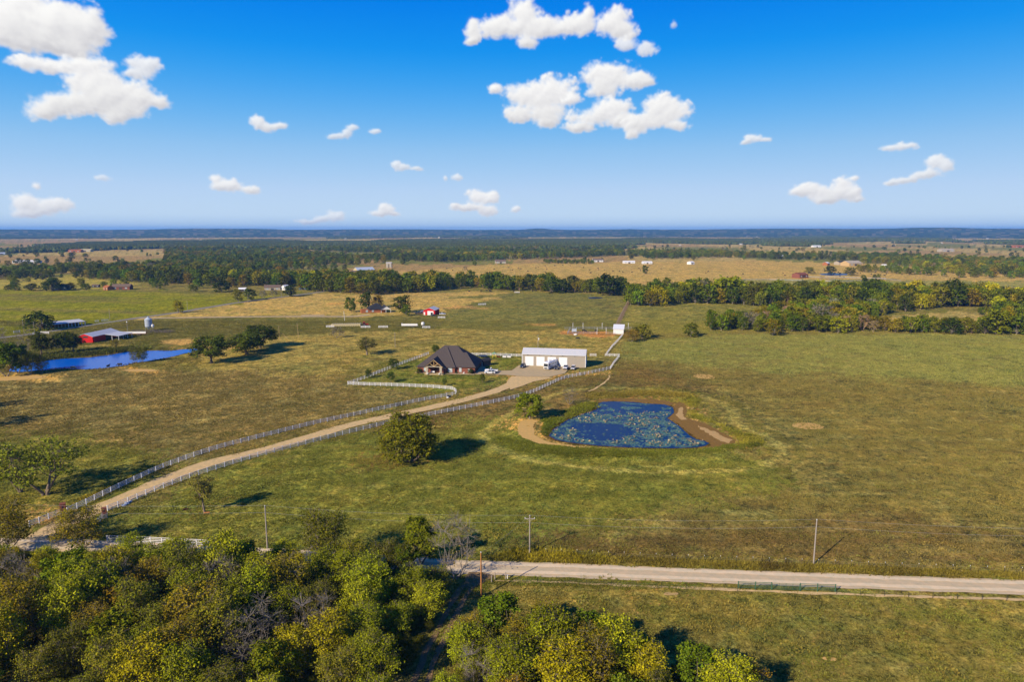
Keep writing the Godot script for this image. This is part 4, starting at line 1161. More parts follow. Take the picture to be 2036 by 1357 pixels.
func add_far(piles: Dictionary, kind: String, p: Vector2, h: float, hw: float) -> void:
	if not mats.has("far_leaf"):
		mats.far_leaf = leaf_mat(Color.WHITE)
	var v := rng.randi() % 2
	var key := "%s|%d" % [kind, v]
	if not piles.has(key):
		var k: Dictionary = kinds["mid_" + kind][v]
		var st := SurfaceTool.new()
		st.begin(Mesh.PRIMITIVE_TRIANGLES)
		st.append_from(k.trunk, 0, Transform3D())
		if k.crown: st.append_from(k.crown, 0, Transform3D())
		piles[key] = {"mesh": st.commit(), "list": [], "hw": k.hw}
	var sc: float = hw / piles[key].hw
	piles[key].list.append([Transform3D(Basis(Vector3.UP, rng.randf() * TAU).scaled(Vector3(sc, h / 10.0, sc)), Vector3(p.x, height(p.x, p.y), p.y)), Color(rng.randf_range(0.95, 1.35), rng.randf_range(0.95, 1.2), rng.randf_range(0.9, 1.1)) * rng.randf_range(0.8, 1.3)])

const LONE := [
	["spread", Vector2(-28.13, -177.66), 12.96, 7.37, "large dark olive multi-trunk tree in the field between driveway and lily pond"],
	["full", Vector2(-24.32, -180.98), 6.05, 2.78, "small yellow-green sapling growing against the large dark field tree"],
	["full", Vector2(5.82, -218.38), 8.53, 4.15, "bright yellow-green round tree on the left bank of the lily pond"],
	["bare", Vector2(20.76, -238.08), 6.10, 2.71, "small half-bare tree just above the lily pond"],
	["sparse", Vector2(-68.29, -143.59), 8.77, 2.24, "vase-shaped thin olive tree in the grass below the driveway"],
	["willow", Vector2(-110.37, -153.79), 13.24, 8.82, "large spreading forked tree with long shadow left of the driveway"],
	["willow", Vector2(-117.45, -155.36), 11.75, 5.54, "leaning tree with pale dead limbs behind the large forked tree"],
	["oak", Vector2(-142.05, -317.04), 12.76, 7.85, "dark oak at the right tip of the barn pond"],
	["oak", Vector2(-134.57, -340.98), 10.59, 9.19, "dark oak, lower of the pair right of the barn pond"],
	["oak", Vector2(-134.22, -358.98), 11.92, 7.78, "tall dark oak, upper of the pair right of the barn pond"],
	["sparse", Vector2(-72.95, -338.15), 8.46, 4.56, "slender small tree alone in tan grass behind the yard fence"],
	["mid_bare", Vector2(-102.15, -393.47), 6.52, 4.40, "brown leafless tree in front of the hay bales"],
	["mid_oak", Vector2(-296.09, -423.89), 11.43, 8.52, "broad dark tree beside the paved road by the cattle shed"],
	["oak", Vector2(-235.87, -336.75), 11.22, 4.54, "small dark tree on the far bank of the barn pond, leftmost"],
	["oak", Vector2(-229.12, -343.85), 10.15, 5.15, "dark tree left of the red barn gable"],
	["oak", Vector2(-226.34, -346.78), 9.45, 4.67, "dark tree close against the red barn gable"],
	["olive", Vector2(-209.12, -354.31), 4.83, 1.86, "sapling on the pond bank before the red barn"],
	["olive", Vector2(-177.07, -315.81), 7.94, 2.84, "thin tree at the near edge of the barn pond, left of two"],
	["olive", Vector2(-174.88, -317.04), 7.96, 2.86, "thin tree at the near edge of the barn pond, right of two"],
	["bare", Vector2(-257.37, -339.56), 13.36, 3.56, "white leafless tree at the left edge above the pond"],
	["bare", Vector2(-242.72, -335.36), 13.45, 4.02, "pale leafless tree above the left end of the pond"],
	["green", Vector2(-215.98, -285.67), 15.26, 5.81, "dense green tree at the left edge below the pond"],
	["green", Vector2(-215.24, -291.88), 13.36, 4.39, "green tree at the left end of the pond"],
	["olive", Vector2(-208.51, -289.78), 10.63, 3.93, "olive thin-trunked tree at the pond's left end"],
	["olive", Vector2(-205.86, -292.94), 8.29, 2.87, "small olive tree on the near pond bank"],
	["young", Vector2(-60.89, -283.66), 3.70, 1.50, "dark rounded shrub tree beside the side yard fence, lower one"],
	["young", Vector2(-53.29, -301.69), 5.08, 2.27, "green bushy tree beside the side yard fence, upper one"],
	["young", Vector2(-49.96, -274.94), 4.44, 1.66, "round young tree on the lawn left of the house"],
	["young", Vector2(-27.15, -268.50), 3.31, 1.01, "small young tree on the lawn before the porch"],
	["young", Vector2(-12.19, -274.00), 4.01, 1.14, "small young tree on the lawn by the parked cars"],
	["oak", Vector2(-39.13, -343.85), 4.18, 1.80, "dark tree behind the left side of the big house"],
	["mid_olive", Vector2(75.67, -391.60), 8.25, 5.55, "rounded tree right of the white loafing shed, taller of two"],
	["rusty", Vector2(67.06, -378.93), 6.86, 4.24, "low rust-tinged tree right of the white loafing shed"],
	["mid_green", Vector2(105.19, -397.28), 8.07, 4.44, "round dark tree alone in the meadow right of the shed"],
	["mid_green", Vector2(-123.32, -519.74), 11.21, 4.62, "yellow-green tree left of the brick farmhouse"],
	["mid_oak", Vector2(-116.43, -539.99), 13.62, 5.60, "tall dark tree behind the brick farmhouse"],
	["mid_rusty", Vector2(-108.50, -550.71), 9.81, 4.49, "russet tree behind the brick farmhouse roof"],
	["mid_oak", Vector2(-83.50, -516.51), 13.05, 7.28, "spreading dark tree right of the brick farmhouse"],
	["mid_green", Vector2(-77.60, -497.92), 8.16, 3.33, "low green tree below the spreading farmhouse tree"],
	["mid_cottonwood", Vector2(-252.41, -513.32), 9.55, 3.81, "yellow tree beside the paved road"],
	["mid_olive", Vector2(-238.97, -593.85), 11.43, 3.95, "tree by the bend of the paved road, leftmost of a row"],
	["mid_oak", Vector2(-235.00, -611.23), 10.40, 5.42, "dark tree beside the paved road, second of a row"],
	["mid_bare", Vector2(-228.17, -624.93), 7.86, 3.70, "leafless roadside tree, third of a row"],
	["mid_bare", Vector2(-223.40, -639.26), 7.09, 3.78, "leafless roadside tree, fourth of a row"],
	["mid_oak", Vector2(-209.39, -644.18), 10.94, 6.19, "dark tree before the red-roofed hut"],
	["mid_oak", Vector2(-473.99, -703.66), 12.96, 9.86, "large dark tree over the blue-grey farm shed"],
	["mid_oak", Vector2(-499.40, -709.61), 7.32, 6.81, "dark round tree at the far left farmstead"],
	["mid_green", Vector2(-523.48, -709.61), 5.76, 4.19, "small dark tree at the far left field edge"],
	["mid_green", Vector2(-516.15, -709.61), 5.76, 4.19, "dark bush tree next to the far left field edge"],
	["mid_olive", Vector2(-462.42, -715.66), 7.91, 4.75, "tree between the blue-grey shed and brick cottage"],
	["mid_green", Vector2(-442.87, -709.61), 7.32, 4.71, "bushy tree left of the red sheds at left"],
	["mid_green", Vector2(-450.29, -754.19), 6.11, 3.34, "round tree in the tan paddock behind the cottage"],
	["mid_green", Vector2(-323.79, -692.05), 7.66, 4.60, "round green tree on the far edge of the striped field"],
	["mid_oak", Vector2(-294.68, -692.05), 10.71, 8.68, "dark clump tree on the far edge of the striped field"],
	["mid_green", Vector2(348.48, -503.97), 5.64, 2.62, "small round tree alone at the right end of the clearing"],
	["mid_cottonwood", Vector2(292.73, -409.14), 14.72, 8.84, "big bright green tree at the right end of the fence row"],
	["mid_green", Vector2(304.07, -407.12), 11.31, 7.28, "dark green tree at the right edge beyond the fence row"],
	["mid_oak", Vector2(264.62, -407.12), 9.48, 5.77, "broad brown-green tree in the fence row of the right pasture"],
	["mid_cottonwood", Vector2(198.25, -411.19), 10.19, 5.21, "rounded yellow-green tree at the front of the right copse"],
	["mid_olive", Vector2(154.95, -401.16), 10.25, 4.19, "single tree standing before the right copse"],
	["mid_green", Vector2(123.75, -421.72), 12.32, 2.51, "slim tall tree at the left end of the right copse"],
	["mid_bare", Vector2(200.88, -439.71), 15.11, 7.85, "large grey leafless tree rising from the right copse"],
	["mid_cottonwood", Vector2(185.83, -589.65), 22.20, 16.14, "huge golden-green tree in the creek belt"],
	["mid_oak", Vector2(366.01, -565.66), 21.74, 8.38, "tall blue-green tree above the right creek belt"],
	["mid_cottonwood", Vector2(331.91, -573.44), 14.44, 11.04, "golden-green tree in the right creek belt, left of two"],
	["mid_cottonwood", Vector2(359.92, -573.44), 14.01, 10.61, "golden-green tree in the right creek belt, right of two"],
	["mid_cottonwood", Vector2(381.93, -565.66), 14.66, 5.44, "pointed golden tree right of the tall blue-green one"],
	["mid_bare", Vector2(299.73, -606.79), 14.35, 9.87, "pale-limbed yellowing tree in the right creek belt"],
	["mid_oak", Vector2(93.74, -654.24), 20.72, 12.56, "large green tree at the right end of the far treeline"],
	["mid_green", Vector2(38.70, -680.82), 13.55, 8.54, "round tree before the far treeline, left of two"],
	["mid_oak", Vector2(49.75, -680.82), 13.05, 7.04, "dark tree before the far treeline, right of two"],
	["mid_bare", Vector2(-70.39, -1030.46), 9.04, 3.78, "small leafless tree in the far cattle pasture"],
	["mid_oak", Vector2(190.63, -982.62), 12.22, 4.33, "lone tree with leaning trunk in the far cattle pasture"],
	["olive", Vector2(-34.50, -118.82), 11.48, 4.50, "tall olive tree with grey limbs behind the near wood by the road"],
	["green", Vector2(-17.03, -119.98), 9.20, 3.22, "green tree with white limbs beside the gravel road"],
	["bare", Vector2(-10.23, -114.36), 12.24, 4.53, "tall pale leafless tree at the mouth of the dirt track"],
	["olive", Vector2(-98.13, -124.44), 10.31, 4.70, "dark tree at the left edge by the driveway mouth"],
	["olive", Vector2(-84.51, -126.13), 8.57, 4.16, "leafy olive tree in front of the driveway mouth"],
	["green", Vector2(-1.96, -93.47), 8.93, 3.31, "tall full green tree at the left end of the right wood"],
	["olive", Vector2(-4.96, -87.28), 7.62, 2.83, "broad olive tree at the track side of the right wood"],
	["cottonwood", Vector2(-29.29, -116.55), 5.88, 2.76, "yellow-green tree hiding the road right of the tall roadside elm"],
	["olive", Vector2(-23.34, -115.26), 6.89, 2.92, "olive tree hiding the road, left of the white-limbed green tree"],
	["green", Vector2(-19.28, -114.36), 6.17, 2.35, "green bushy tree at the road just left of the white-limbed green tree"],
	["cottonwood", Vector2(-42.22, -118.05), 5.16, 2.61, "yellow-green tree hiding the road left of the tall roadside elm"],
	["rusty", Vector2(-50.25, -118.82), 4.59, 2.25, "rust-tinged tree at the road below the plain grey pole"],
	["bare", Vector2(-89.73, -127.00), 5.91, 2.39, "small leafless tree at the driveway mouth"],
	["cottonwood", Vector2(-63.58, -121.17), 4.67, 2.29, "yellow-green tree before the short roadside fence, right of two"],
	["cottonwood", Vector2(-71.52, -119.98), 5.63, 2.46, "yellow-green tree before the short roadside fence, left of two"],
	["willow", Vector2(-171.94, -210.23), 9.87, 6.09, "shade tree beyond the left edge of the view, upper one"],
	["willow", Vector2(-188.62, -233.87), 6.73, 4.26, "shade tree beyond the left edge of the view, further one"],
	["mid_oak", Vector2(456.34, -982.62), 11.50, 7.94, "dark tree before the far cattle-yard pond"],
	["mid_olive", Vector2(426.02, -982.62), 10.06, 6.50, "brown-green tree left of the far cattle yards"],
	["mid_olive", Vector2(469.05, -949.52), 11.12, 7.68, "tree right of the far cattle-yard pond"],
	["mid_olive", Vector2(529.81, -1030.46), 9.79, 6.81, "tree behind the far cattle yards"],
	["mid_green", Vector2(452.04, -880.27), 5.17, 3.24, "small round tree at the edge of the far cattle yards, left of three"],
	["mid_green", Vector2(471.14, -889.54), 5.22, 2.62, "small round tree at the edge of the far cattle yards, middle of three"],
	["mid_green", Vector2(476.38, -889.54), 5.87, 2.62, "small round tree at the edge of the far cattle yards, right of three"],
]

# ---------------------------------------------------------------- grass
func tuft_patch(radius: float, tufts: int, blades: int, lo: float, hi: float, wide: float, sd: int) -> ArrayMesh:
	var r := RandomNumberGenerator.new()
	r.seed = sd
	var p := Pile.new()
	for i in tufts:
		var at := Vector2.from_angle(r.randf() * TAU) * radius * sqrt(r.randf())
		var h := lerpf(lo, hi, r.randf() * r.randf())
		p.col = Color(1, 1, 1) * r.randf_range(0.7, 1.25)
		for b in blades:
			var a := r.randf() * TAU
			var d := Vector3(cos(a), 0, sin(a))
			var s := Vector3(-d.z, 0, d.x) * wide * r.randf_range(0.6, 1.3)
			var foot := Vector3(at.x, 0, at.y) + d * r.randf() * h * 0.35
			p.tri(foot - s, foot + s, foot + d * h * r.randf_range(0.15, 0.8) + Vector3(0, h * r.randf_range(0.6, 1.1), 0))
	return p.made()

func bare_at(p: Vector2) -> bool:
	for q in patches:
		if q[5] and q[1].has_point(p) and edge_distance(p, q[0]) < 1.3: return true
	return false

func build_grass() -> void:
	var gm := mat(Color.WHITE, 0.95, 0.0, 0.0)
	gm.vertex_color_use_as_albedo = true
	gm.backlight_enabled = true
	gm.backlight = Color(0.35, 0.35, 0.35)
	rng.seed = 88
	var short := tuft_patch(2.2, 46, 5, 0.10, 0.36, 0.05, 1)
	var clumps := tuft_patch(1.7, 14, 12, 0.2, 0.7, 0.08, 2)
	var tall := tuft_patch(1.6, 40, 6, 0.45, 1.35, 0.07, 3)
	var broad := tuft_patch(4.6, 52, 7, 0.12, 0.5, 0.14, 4)
	var lists := [[], [], [], []]
	var z := -82.0
	while z > -470.0:
		var step := 2.3 if z > -215.0 else 4.6
		var x := z * 0.82 - 6.0
		while x < -z * 0.82 + 6.0:
			x += step
			var p := Vector2(x + rng.randf_range(-1, 1) * step * 0.6, z + rng.randf_range(-1, 1) * step * 0.6)
			if on_way(p): continue
			var sh := shore_of(p)
			if sh[1] >= 0 and sh[0] < 1.2: continue
			if bare_at(p): continue
			var c := zone_colour(p.x, p.y)
			if sh[1] == 0 and c.r > c.g * 1.22: continue
			if c.r > 0.22 and c.g > 0.15: continue   # bare earth
			var t := Transform3D(Basis(Vector3.UP, rng.randf() * TAU).scaled(Vector3(1, rng.randf_range(0.7, 1.2), 1)), gp(p, -0.02))
			var lum := rng.randf_range(0.85, 1.2)
			var lawn := Geometry2D.is_point_in_polygon(p, YARD)
			if lawn:
				if z > -250.0 or rng.randf() < 0.5: continue
				t.basis = t.basis.scaled(Vector3(1, 0.4, 1))
			lists[0 if z > -215.0 else 3].append([t, c * lum * 1.25])
			if lawn: continue
			var k := n_mid.get_noise_2d(p.x * 2.2, p.y * 3.2) + n_small.get_noise_2d(p.x * 0.9, p.y * 1.6) * 0.6
			var rows := p.x > 15.0 - (p.y + 110.0) * 0.12 and p.y < -122.0
			if rows:   # the mown right field keeps its rows
				k = n_row.get_noise_2d(p.x * 0.7, p.y * 10.0) * 0.9 + n_small.get_noise_2d(p.x * 0.9, p.y * 1.6) * 0.35
			for again in (2 if z > -260.0 else 1):
				if k < -0.05 + 0.25 * rng.randf(): continue
				var green := c * rng.randf_range(0.75, 1.2) if rows and rng.randf() < 0.7 else c.lerp(lit(104, 112, 40), 0.35) if n_mid.get_noise_2d(p.x + 300, p.y) > -0.1 else c.lerp(lit(150, 130, 60), 0.3)
				var s := rng.randf_range(0.6, 1.2)
				var q := p + Vector2(rng.randf_range(-1.2, 1.2), rng.randf_range(-1.2, 1.2))
				if rows: q.y = (roundf((q.y + q.x * 0.03) / 2.6) * 2.6) - q.x * 0.03 + rng.randf_range(-0.35, 0.35)
				lists[1].append([Transform3D(Basis(Vector3.UP, rng.randf() * TAU).scaled(Vector3(s, s * rng.randf_range(0.5, 1.0), s)), gp(q, -0.03)), green * rng.randf_range(0.85, 1.45)])
		z -= step
	# tall weeds: the road bank, the dam, the pond's right side, the driveway edge
	for w in [
		[[Vector2(1.17, -124.02), Vector2(45.60, -119.98), Vector2(107.60, -115.08), Vector2(106.37, -113.65), Vector2(44.99, -118.24), Vector2(1.14, -120.57)], 1.0, 0.75, lit(120, 108, 42), lit(84, 72, 34)],
		[[Vector2(0.20, -124.86), Vector2(17.64, -123.19), Vector2(17.22, -119.98), Vector2(0.19, -120.97)], 1.0, 1.0, lit(150, 136, 34), lit(110, 104, 34)],
		[[Vector2(-4.29, -200.55), Vector2(3.24, -192.64), Vector2(16.14, -187.99), Vector2(34.47, -185.75), Vector2(54.53, -186.19), Vector2(71.07, -192.64), Vector2(72.16, -190.76), Vector2(57.07, -182.69), Vector2(36.17, -179.72), Vector2(14.14, -180.56), Vector2(0.29, -187.09)], 1.1, 0.42, lit(104, 108, 34), lit(88, 92, 28)],
		[[Vector2(66.62, -251.62), Vector2(69.17, -246.94), Vector2(62.12, -229.81), Vector2(63.48, -217.18), Vector2(70.78, -200.55), Vector2(73.98, -194.56), Vector2(66.89, -189.83), Vector2(63.45, -206.90), Vector2(57.80, -219.60)], 1.3, 0.6, lit(140, 130, 44), lit(104, 104, 36)],
		[[Vector2(31.21, -254.83), Vector2(55.36, -259.79), Vector2(69.33, -253.21), Vector2(66.58, -248.48), Vector2(52.09, -253.21), Vector2(28.42, -246.94)], 2.0, 0.55, lit(128, 112, 44), lit(104, 96, 40)],
		[[Vector2(6.77, -201.59), Vector2(9.59, -217.18), Vector2(12.03, -219.60), Vector2(17.13, -220.83), Vector2(15.38, -214.81), Vector2(11.74, -208.00), Vector2(10.11, -200.55)], 1.0, 0.6, lit(96, 104, 30), lit(80, 88, 26)],
		[[Vector2(17.60, -227.17), Vector2(23.83, -238.08), Vector2(30.12, -242.43), Vector2(29.10, -233.87), Vector2(22.65, -225.88), Vector2(18.47, -220.83)], 1.3, 0.6, lit(110, 112, 34), lit(90, 96, 30)],
		[[Vector2(-240.55, -324.65), Vector2(-224.92, -338.15), Vector2(-203.48, -358.98), Vector2(-192.95, -354.31), Vector2(-208.03, -339.56), Vector2(-221.21, -328.59), Vector2(-232.70, -317.04)], 3.0, 1.5, lit(84, 88, 30), lit(70, 70, 26)],
		[[Vector2(-97.48, -149.85), Vector2(-95.82, -159.25), Vector2(-91.56, -172.89), Vector2(-93.68, -174.45), Vector2(-98.29, -159.25), Vector2(-100.15, -151.34)], 1.0, 0.6, lit(140, 124, 36), lit(110, 104, 34)],
		[[Vector2(-6.08, -112.94), Vector2(-2.99, -114.36), Vector2(33.80, -111.55), Vector2(33.61, -110.87), Vector2(-2.95, -112.94), Vector2(-5.92, -109.53)], 0.9, 0.4, lit(104, 116, 34), lit(90, 92, 32)],
		[[Vector2(-8.38, -120.77), Vector2(1.17, -124.44), Vector2(1.14, -120.97), Vector2(-6.43, -119.98)], 0.9, 0.9, lit(110, 104, 34), lit(80, 80, 26)],
	]:
		for p in scatter(w[0], w[1], 31 + int(w[1] * 10)):
			if on_way(p) or bare_at(p): continue
			var s: float = w[2] * rng.randf_range(0.6, 1.2)
			var f: float = w[1] / 1.1 * rng.randf_range(0.8, 1.2)
			lists[2].append([Transform3D(Basis(Vector3.UP, rng.randf() * TAU).scaled(Vector3(f, s, f)), gp(p, -0.03)), (w[3] as Color).lerp(w[4], smoothstep(-0.3, 0.4, n_mid.get_noise_2d(p.x * 2.0, p.y * 2.0) + rng.randf_range(-0.2, 0.2))) * rng.randf_range(0.85, 1.4)])
	many("grass", short, gm, lists[0], "short pasture grass in the nearer fields")
	many("grass_clumps", clumps, gm, lists[1], "darker clumps of weeds dotted over the pastures")
	many("tall_weeds", tall, gm, lists[2], "tall yellowing weeds along road bank, dam and pond shore")
	many("meadow_grass", broad, gm, lists[3], "tufted grass of the fields farther off")

const YARD_LIST := [Vector2(-66.92, -272.14), Vector2(-61.06, -291.88), Vector2(-42.22, -339.56), Vector2(39.77, -338.15), Vector2(52.64, -331.26), Vector2(43.23, -299.45), Vector2(6.40, -264.95), Vector2(-21.64, -253.21)]
var YARD := PackedVector2Array(YARD_LIST)

# ---------------------------------------------------------------- far country
func crown_blob(p: Pile, at: Vector3, r: float, h: float, g: RandomNumberGenerator) -> void:
	var c := Color(0.062, 0.076, 0.016) * g.randf_range(0.65, 1.4)
	if g.randf() < 0.2: c = Color(0.085, 0.078, 0.018) * g.randf_range(0.7, 1.1)
	var rings := []
	for i in 4:
		var f := i / 3.0
		var ring := []
		for j in 6:
			var a := TAU * (j + (i % 2) * 0.5) / 6.0
			var rr: float = r * [0.75, 1.0, 0.78, 0.25][i] * g.randf_range(0.75, 1.2)
			ring.append(at + Vector3(cos(a) * rr, h * [0.1, 0.4, 0.75, 1.0][i] * g.randf_range(0.92, 1.08), sin(a) * rr))
		rings.append(ring)
	for i in 3:
		for j in 6:
			p.col = c * g.randf_range(0.8, 1.2)
			p.face([rings[i][j], rings[i][(j + 1) % 6], rings[i + 1][(j + 1) % 6], rings[i + 1][j]], at + Vector3(0, h * 0.45, 0))

func build_far_country() -> void:
	rng.seed = 1234
	var g := RandomNumberGenerator.new()
	g.seed = 91
	var wm := mat(Color.WHITE, 0.95, 0.0, 0.0)
	wm.vertex_color_use_as_albedo = true
	var lots := []
	for k in 3:
		var p := Pile.new()
		for i in 22:
			var h := g.randf_range(6.0, 13.0)
			crown_blob(p, Vector3(g.randf_range(-45, 45), 0, g.randf_range(-32, 32)), g.randf_range(3.5, 7.0), h, g)
		lots.append(p.made())
	var lists := [[], [], []]
	var tries := 0
	var total := 0
	while total < 17000 and tries < 120000:
		tries += 1
		var d := 1900.0 * pow(9000.0 / 1900.0, pow(rng.randf(), 0.8))
		var x := rng.randf_range(-0.82, 0.82) * d
		var n := n_wood.get_noise_2d(x * 0.55, -d * 0.30) + 0.35 * n_wood.get_noise_2d(x * 2.3 + 5000.0, -d * 1.2)
		if n < 0.10 + 0.14 * smoothstep(1900.0, 3600.0, d) - 0.12 * smoothstep(6000.0, 14000.0, d) + 0.10 * smoothstep(0.08, 0.35, absf(x / d)): continue
		var s := clampf(d / 4500.0, 0.8, 3.4)
		var sy := 0.85 + 0.15 * minf(s, 2.0)
		total += 1
		lists[total % 3].append([Transform3D(Basis(Vector3.UP, rng.randf() * TAU).scaled(Vector3(s * 1.3, sy, s)), Vector3(x, 0, -d)), Color(1, 1, 1) * rng.randf_range(0.8, 1.15)])
	for k in 3:
		many("distant_woods", lots[k], wm, lists[k], "hazy blue-green woods reaching to the horizon")
	# low ridges along the horizon
	var v := Pile.new()
	var last := []
	for i in 361:
		var deg := -45.0 + i * 0.25
		var a := deg_to_rad(deg)
		var top := 74.0 + 9.0 * n_big.get_noise_2d(deg * 20.0, 3.0) + 6.0 * n_mid.get_noise_2d(deg * 14.0, 9.0)
		for b in [[-24.5, 3.0, 26.0], [-21.0, 2.2, 22.0], [2.2, 1.1, 34.0], [22.0, 6.5, 30.0], [31.5, 3.2, 44.0], [9.0, 3.0, 14.0], [-9.0, 3.5, 12.0], [37.0, 3.0, 24.0]]:
			top += b[2] * exp(-pow((deg - b[0]) / b[1], 2.0))
		top = 62.0 + (top - 62.0) * 0.45
		var row := []
		for q in [[6300.0, -1.0], [6600.0, 0.08], [6900.0, 0.18], [7250.0, 0.3], [7600.0, 0.42], [7900.0, 0.55], [8200.0, 0.7], [8600.0, 0.86], [9000.0, 1.0], [10500.0, 0.85], [11800.0, -0.02]]:
			row.append(Vector3(sin(a) * q[0], maxf(q[1] * top, -1.0), -cos(a) * q[0]))
		if i:
			for k in 10:
				var patch := n_mid.get_noise_2d(deg * 30.0, k * 40.0) + 0.6 * n_mid.get_noise_2d(deg * 120.0, k * 90.0)
				v.col = Color(0.045, 0.06, 0.02) * rng.randf_range(0.7, 1.3)
				if patch > 0.3: v.col = Color(0.13, 0.115, 0.055)
				elif patch < -0.3: v.col = Color(0.075, 0.085, 0.03)
				v.face([last[k], row[k], row[k + 1], last[k + 1]], Vector3(0, -60000, -18000))
		last = row
	structure("hills", v.made(), wm, "low wooded ridges along the hazy horizon")

# ---------------------------------------------------------------- buildings
func slab(p: Pile, a: Vector3, b: Vector3, c: Vector3, d: Vector3, thick: float) -> void:   # a sloping sheet with an underside and edges
	var dn := Vector3(0, -thick, 0)
	var mid := (a + b + c + d) * 0.25 + dn * 0.5
	p.face([a, b, c, d], mid)
	p.face([a + dn, b + dn, c + dn, d + dn], mid)
	for e in [[a, b], [b, c], [c, d], [d, a]]:
		p.face([e[0], e[1], e[1] + dn, e[0] + dn], mid)

func opening(o: Node3D, spec: Array, w: float, d: float) -> Node3D:
	# [side, offset along it, sill, width, height, material, name, proud]
	var p := Pile.new()
	var th: float = spec[7] if spec.size() > 7 else 0.06
	p.box(Vector3(0, spec[4] * 0.5, 0), Vector3(spec[3], spec[4], th))
	var m := part(spec[6], p.made(), spec[5], o)
	var b := Basis()
	var at := Vector3(spec[1], spec[2], d * 0.5 + th * 0.5 + 0.004)
	match spec[0]:
		"r":
			b = Basis(Vector3.UP, PI / 2)
			at = Vector3(w * 0.5 + th * 0.5 + 0.004, spec[2], -spec[1])
		"l":
			b = Basis(Vector3.UP, -PI / 2)
			at = Vector3(-w * 0.5 - th * 0.5 - 0.004, spec[2], spec[1])
		"b":
			b = Basis(Vector3.UP, PI)
			at = Vector3(-spec[1], spec[2], -d * 0.5 - th * 0.5 - 0.004)
	m.transform = Transform3D(b, at)
	return m

func gable_building(called: String, label: String, cat: String, at: Vector3, turn: float, w: float, d: float, eave: float, rise: float, wall_m: Material, roof_m: Material, ridge_x: bool, openings: Array, group := "", over := 0.35) -> Node3D:
	var o := thing(called, label, cat, at, turn, group)
	var hw := w * 0.5
	var hd := d * 0.5
	var p := Pile.new()
	if ridge_x:
		var pr := []
		for q in [Vector2(-hd, -0.3), Vector2(hd, -0.3), Vector2(hd, eave), Vector2(0, eave + rise), Vector2(-hd, eave)]: pr.append(Vector3(q.x, q.y, 0))
		p.prism(pr, -hw, hw)
		for i in p.v.size():
			p.v[i] = Vector3(p.v[i].z, p.v[i].y, -p.v[i].x)
			p.n[i] = Vector3(p.n[i].z, p.n[i].y, -p.n[i].x)
	else:
		var pr := []
		for q in [Vector2(-hw, -0.3), Vector2(hw, -0.3), Vector2(hw, eave), Vector2(0, eave + rise), Vector2(-hw, eave)]: pr.append(Vector3(q.x, q.y, 0))
		p.prism(pr, -hd, hd)
	part("wall", p.made(), wall_m, o)
	var r := Pile.new()
	var lift := 0.16
	for s in [-1.0, 1.0]:
		if ridge_x:
			var k: float = rise / hd
			slab(r, Vector3(-hw - over, eave + rise + lift, 0), Vector3(hw + over, eave + rise + lift, 0), Vector3(hw + over, eave - k * over + lift, s * (hd + over)), Vector3(-hw - over, eave - k * over + lift, s * (hd + over)), 0.13)
		else:
			var k: float = rise / hw
			slab(r, Vector3(0, eave + rise + lift, -hd - over), Vector3(0, eave + rise + lift, hd + over), Vector3(s * (hw + over), eave - k * over + lift, hd + over), Vector3(s * (hw + over), eave - k * over + lift, -hd - over), 0.13)
	part("roof", r.made(), roof_m, o)
	for e in openings: opening(o, e, w, d)
	return o

func hip(p: Pile, x0: float, x1: float, z0: float, z1: float, y: float, top: float, thick := 0.2) -> void:   # z0 is the back
	var run := (z1 - z0) * 0.5
	var zm := (z0 + z1) * 0.5
	var ra := Vector3(x0 + run, top, zm)
	var rb := Vector3(x1 - run, top, zm)
	if ra.x > rb.x:
		ra.x = (x0 + x1) * 0.5
		rb.x = ra.x
	hip_faces(p, x0, x1, z0, z1, y, ra, rb, thick)

func hip_faces(p: Pile, x0: float, x1: float, z0: float, z1: float, y: float, ra: Vector3, rb: Vector3, thick := 0.2) -> void:
	var a := Vector3(x0, y, z1); var b := Vector3(x1, y, z1); var c := Vector3(x1, y, z0); var d := Vector3(x0, y, z0)
	var mid := (a + b + c + d) * 0.25 + Vector3(0, 0.1, 0)
	p.face([a, b, rb, ra], mid)
	p.face([b, c, rb], mid)
	p.face([c, d, ra, rb], mid)
	p.face([d, a, ra], mid)
	var dn := Vector3(0, -thick, 0)
	for e in [[a, b], [b, c], [c, d], [d, a]]: p.face([e[0], e[1], e[1] + dn, e[0] + dn], mid)
	p.face([a + dn, b + dn, c + dn, d + dn], mid)

func window_at(o: Node3D, at: Vector3, w: float, h: float, turn := 0.0, lights := 2) -> void:
	var f := Pile.new()
	f.box(Vector3.ZERO, Vector3(w, h, 0.10))
	var m := part("window", f.made(), mats.white, o, at)
	m.rotation.y = turn
	var sill := Pile.new()
	sill.box(Vector3(0, -h * 0.5 - 0.06, 0.04), Vector3(w + 0.2, 0.1, 0.2))
	part("sill", sill.made(), mats.stone, m)
	for i in lights:
		for j in 2:
			var g := Pile.new()
			g.box(Vector3.ZERO, Vector3(w / lights - 0.12, h * 0.5 - 0.1, 0.03))
			part("pane", g.made(), mats.pane, m, Vector3((i + 0.5) / lights * w - w * 0.5, (j - 0.5) * h * 0.5, 0.05))

func box_part(o: Node, called: String, at: Vector3, size: Vector3, m: Material, b := Basis()) -> MeshInstance3D:
	var p := Pile.new()
	p.box(Vector3.ZERO, size, b)
	return part(called, p.made(), m, o, at)

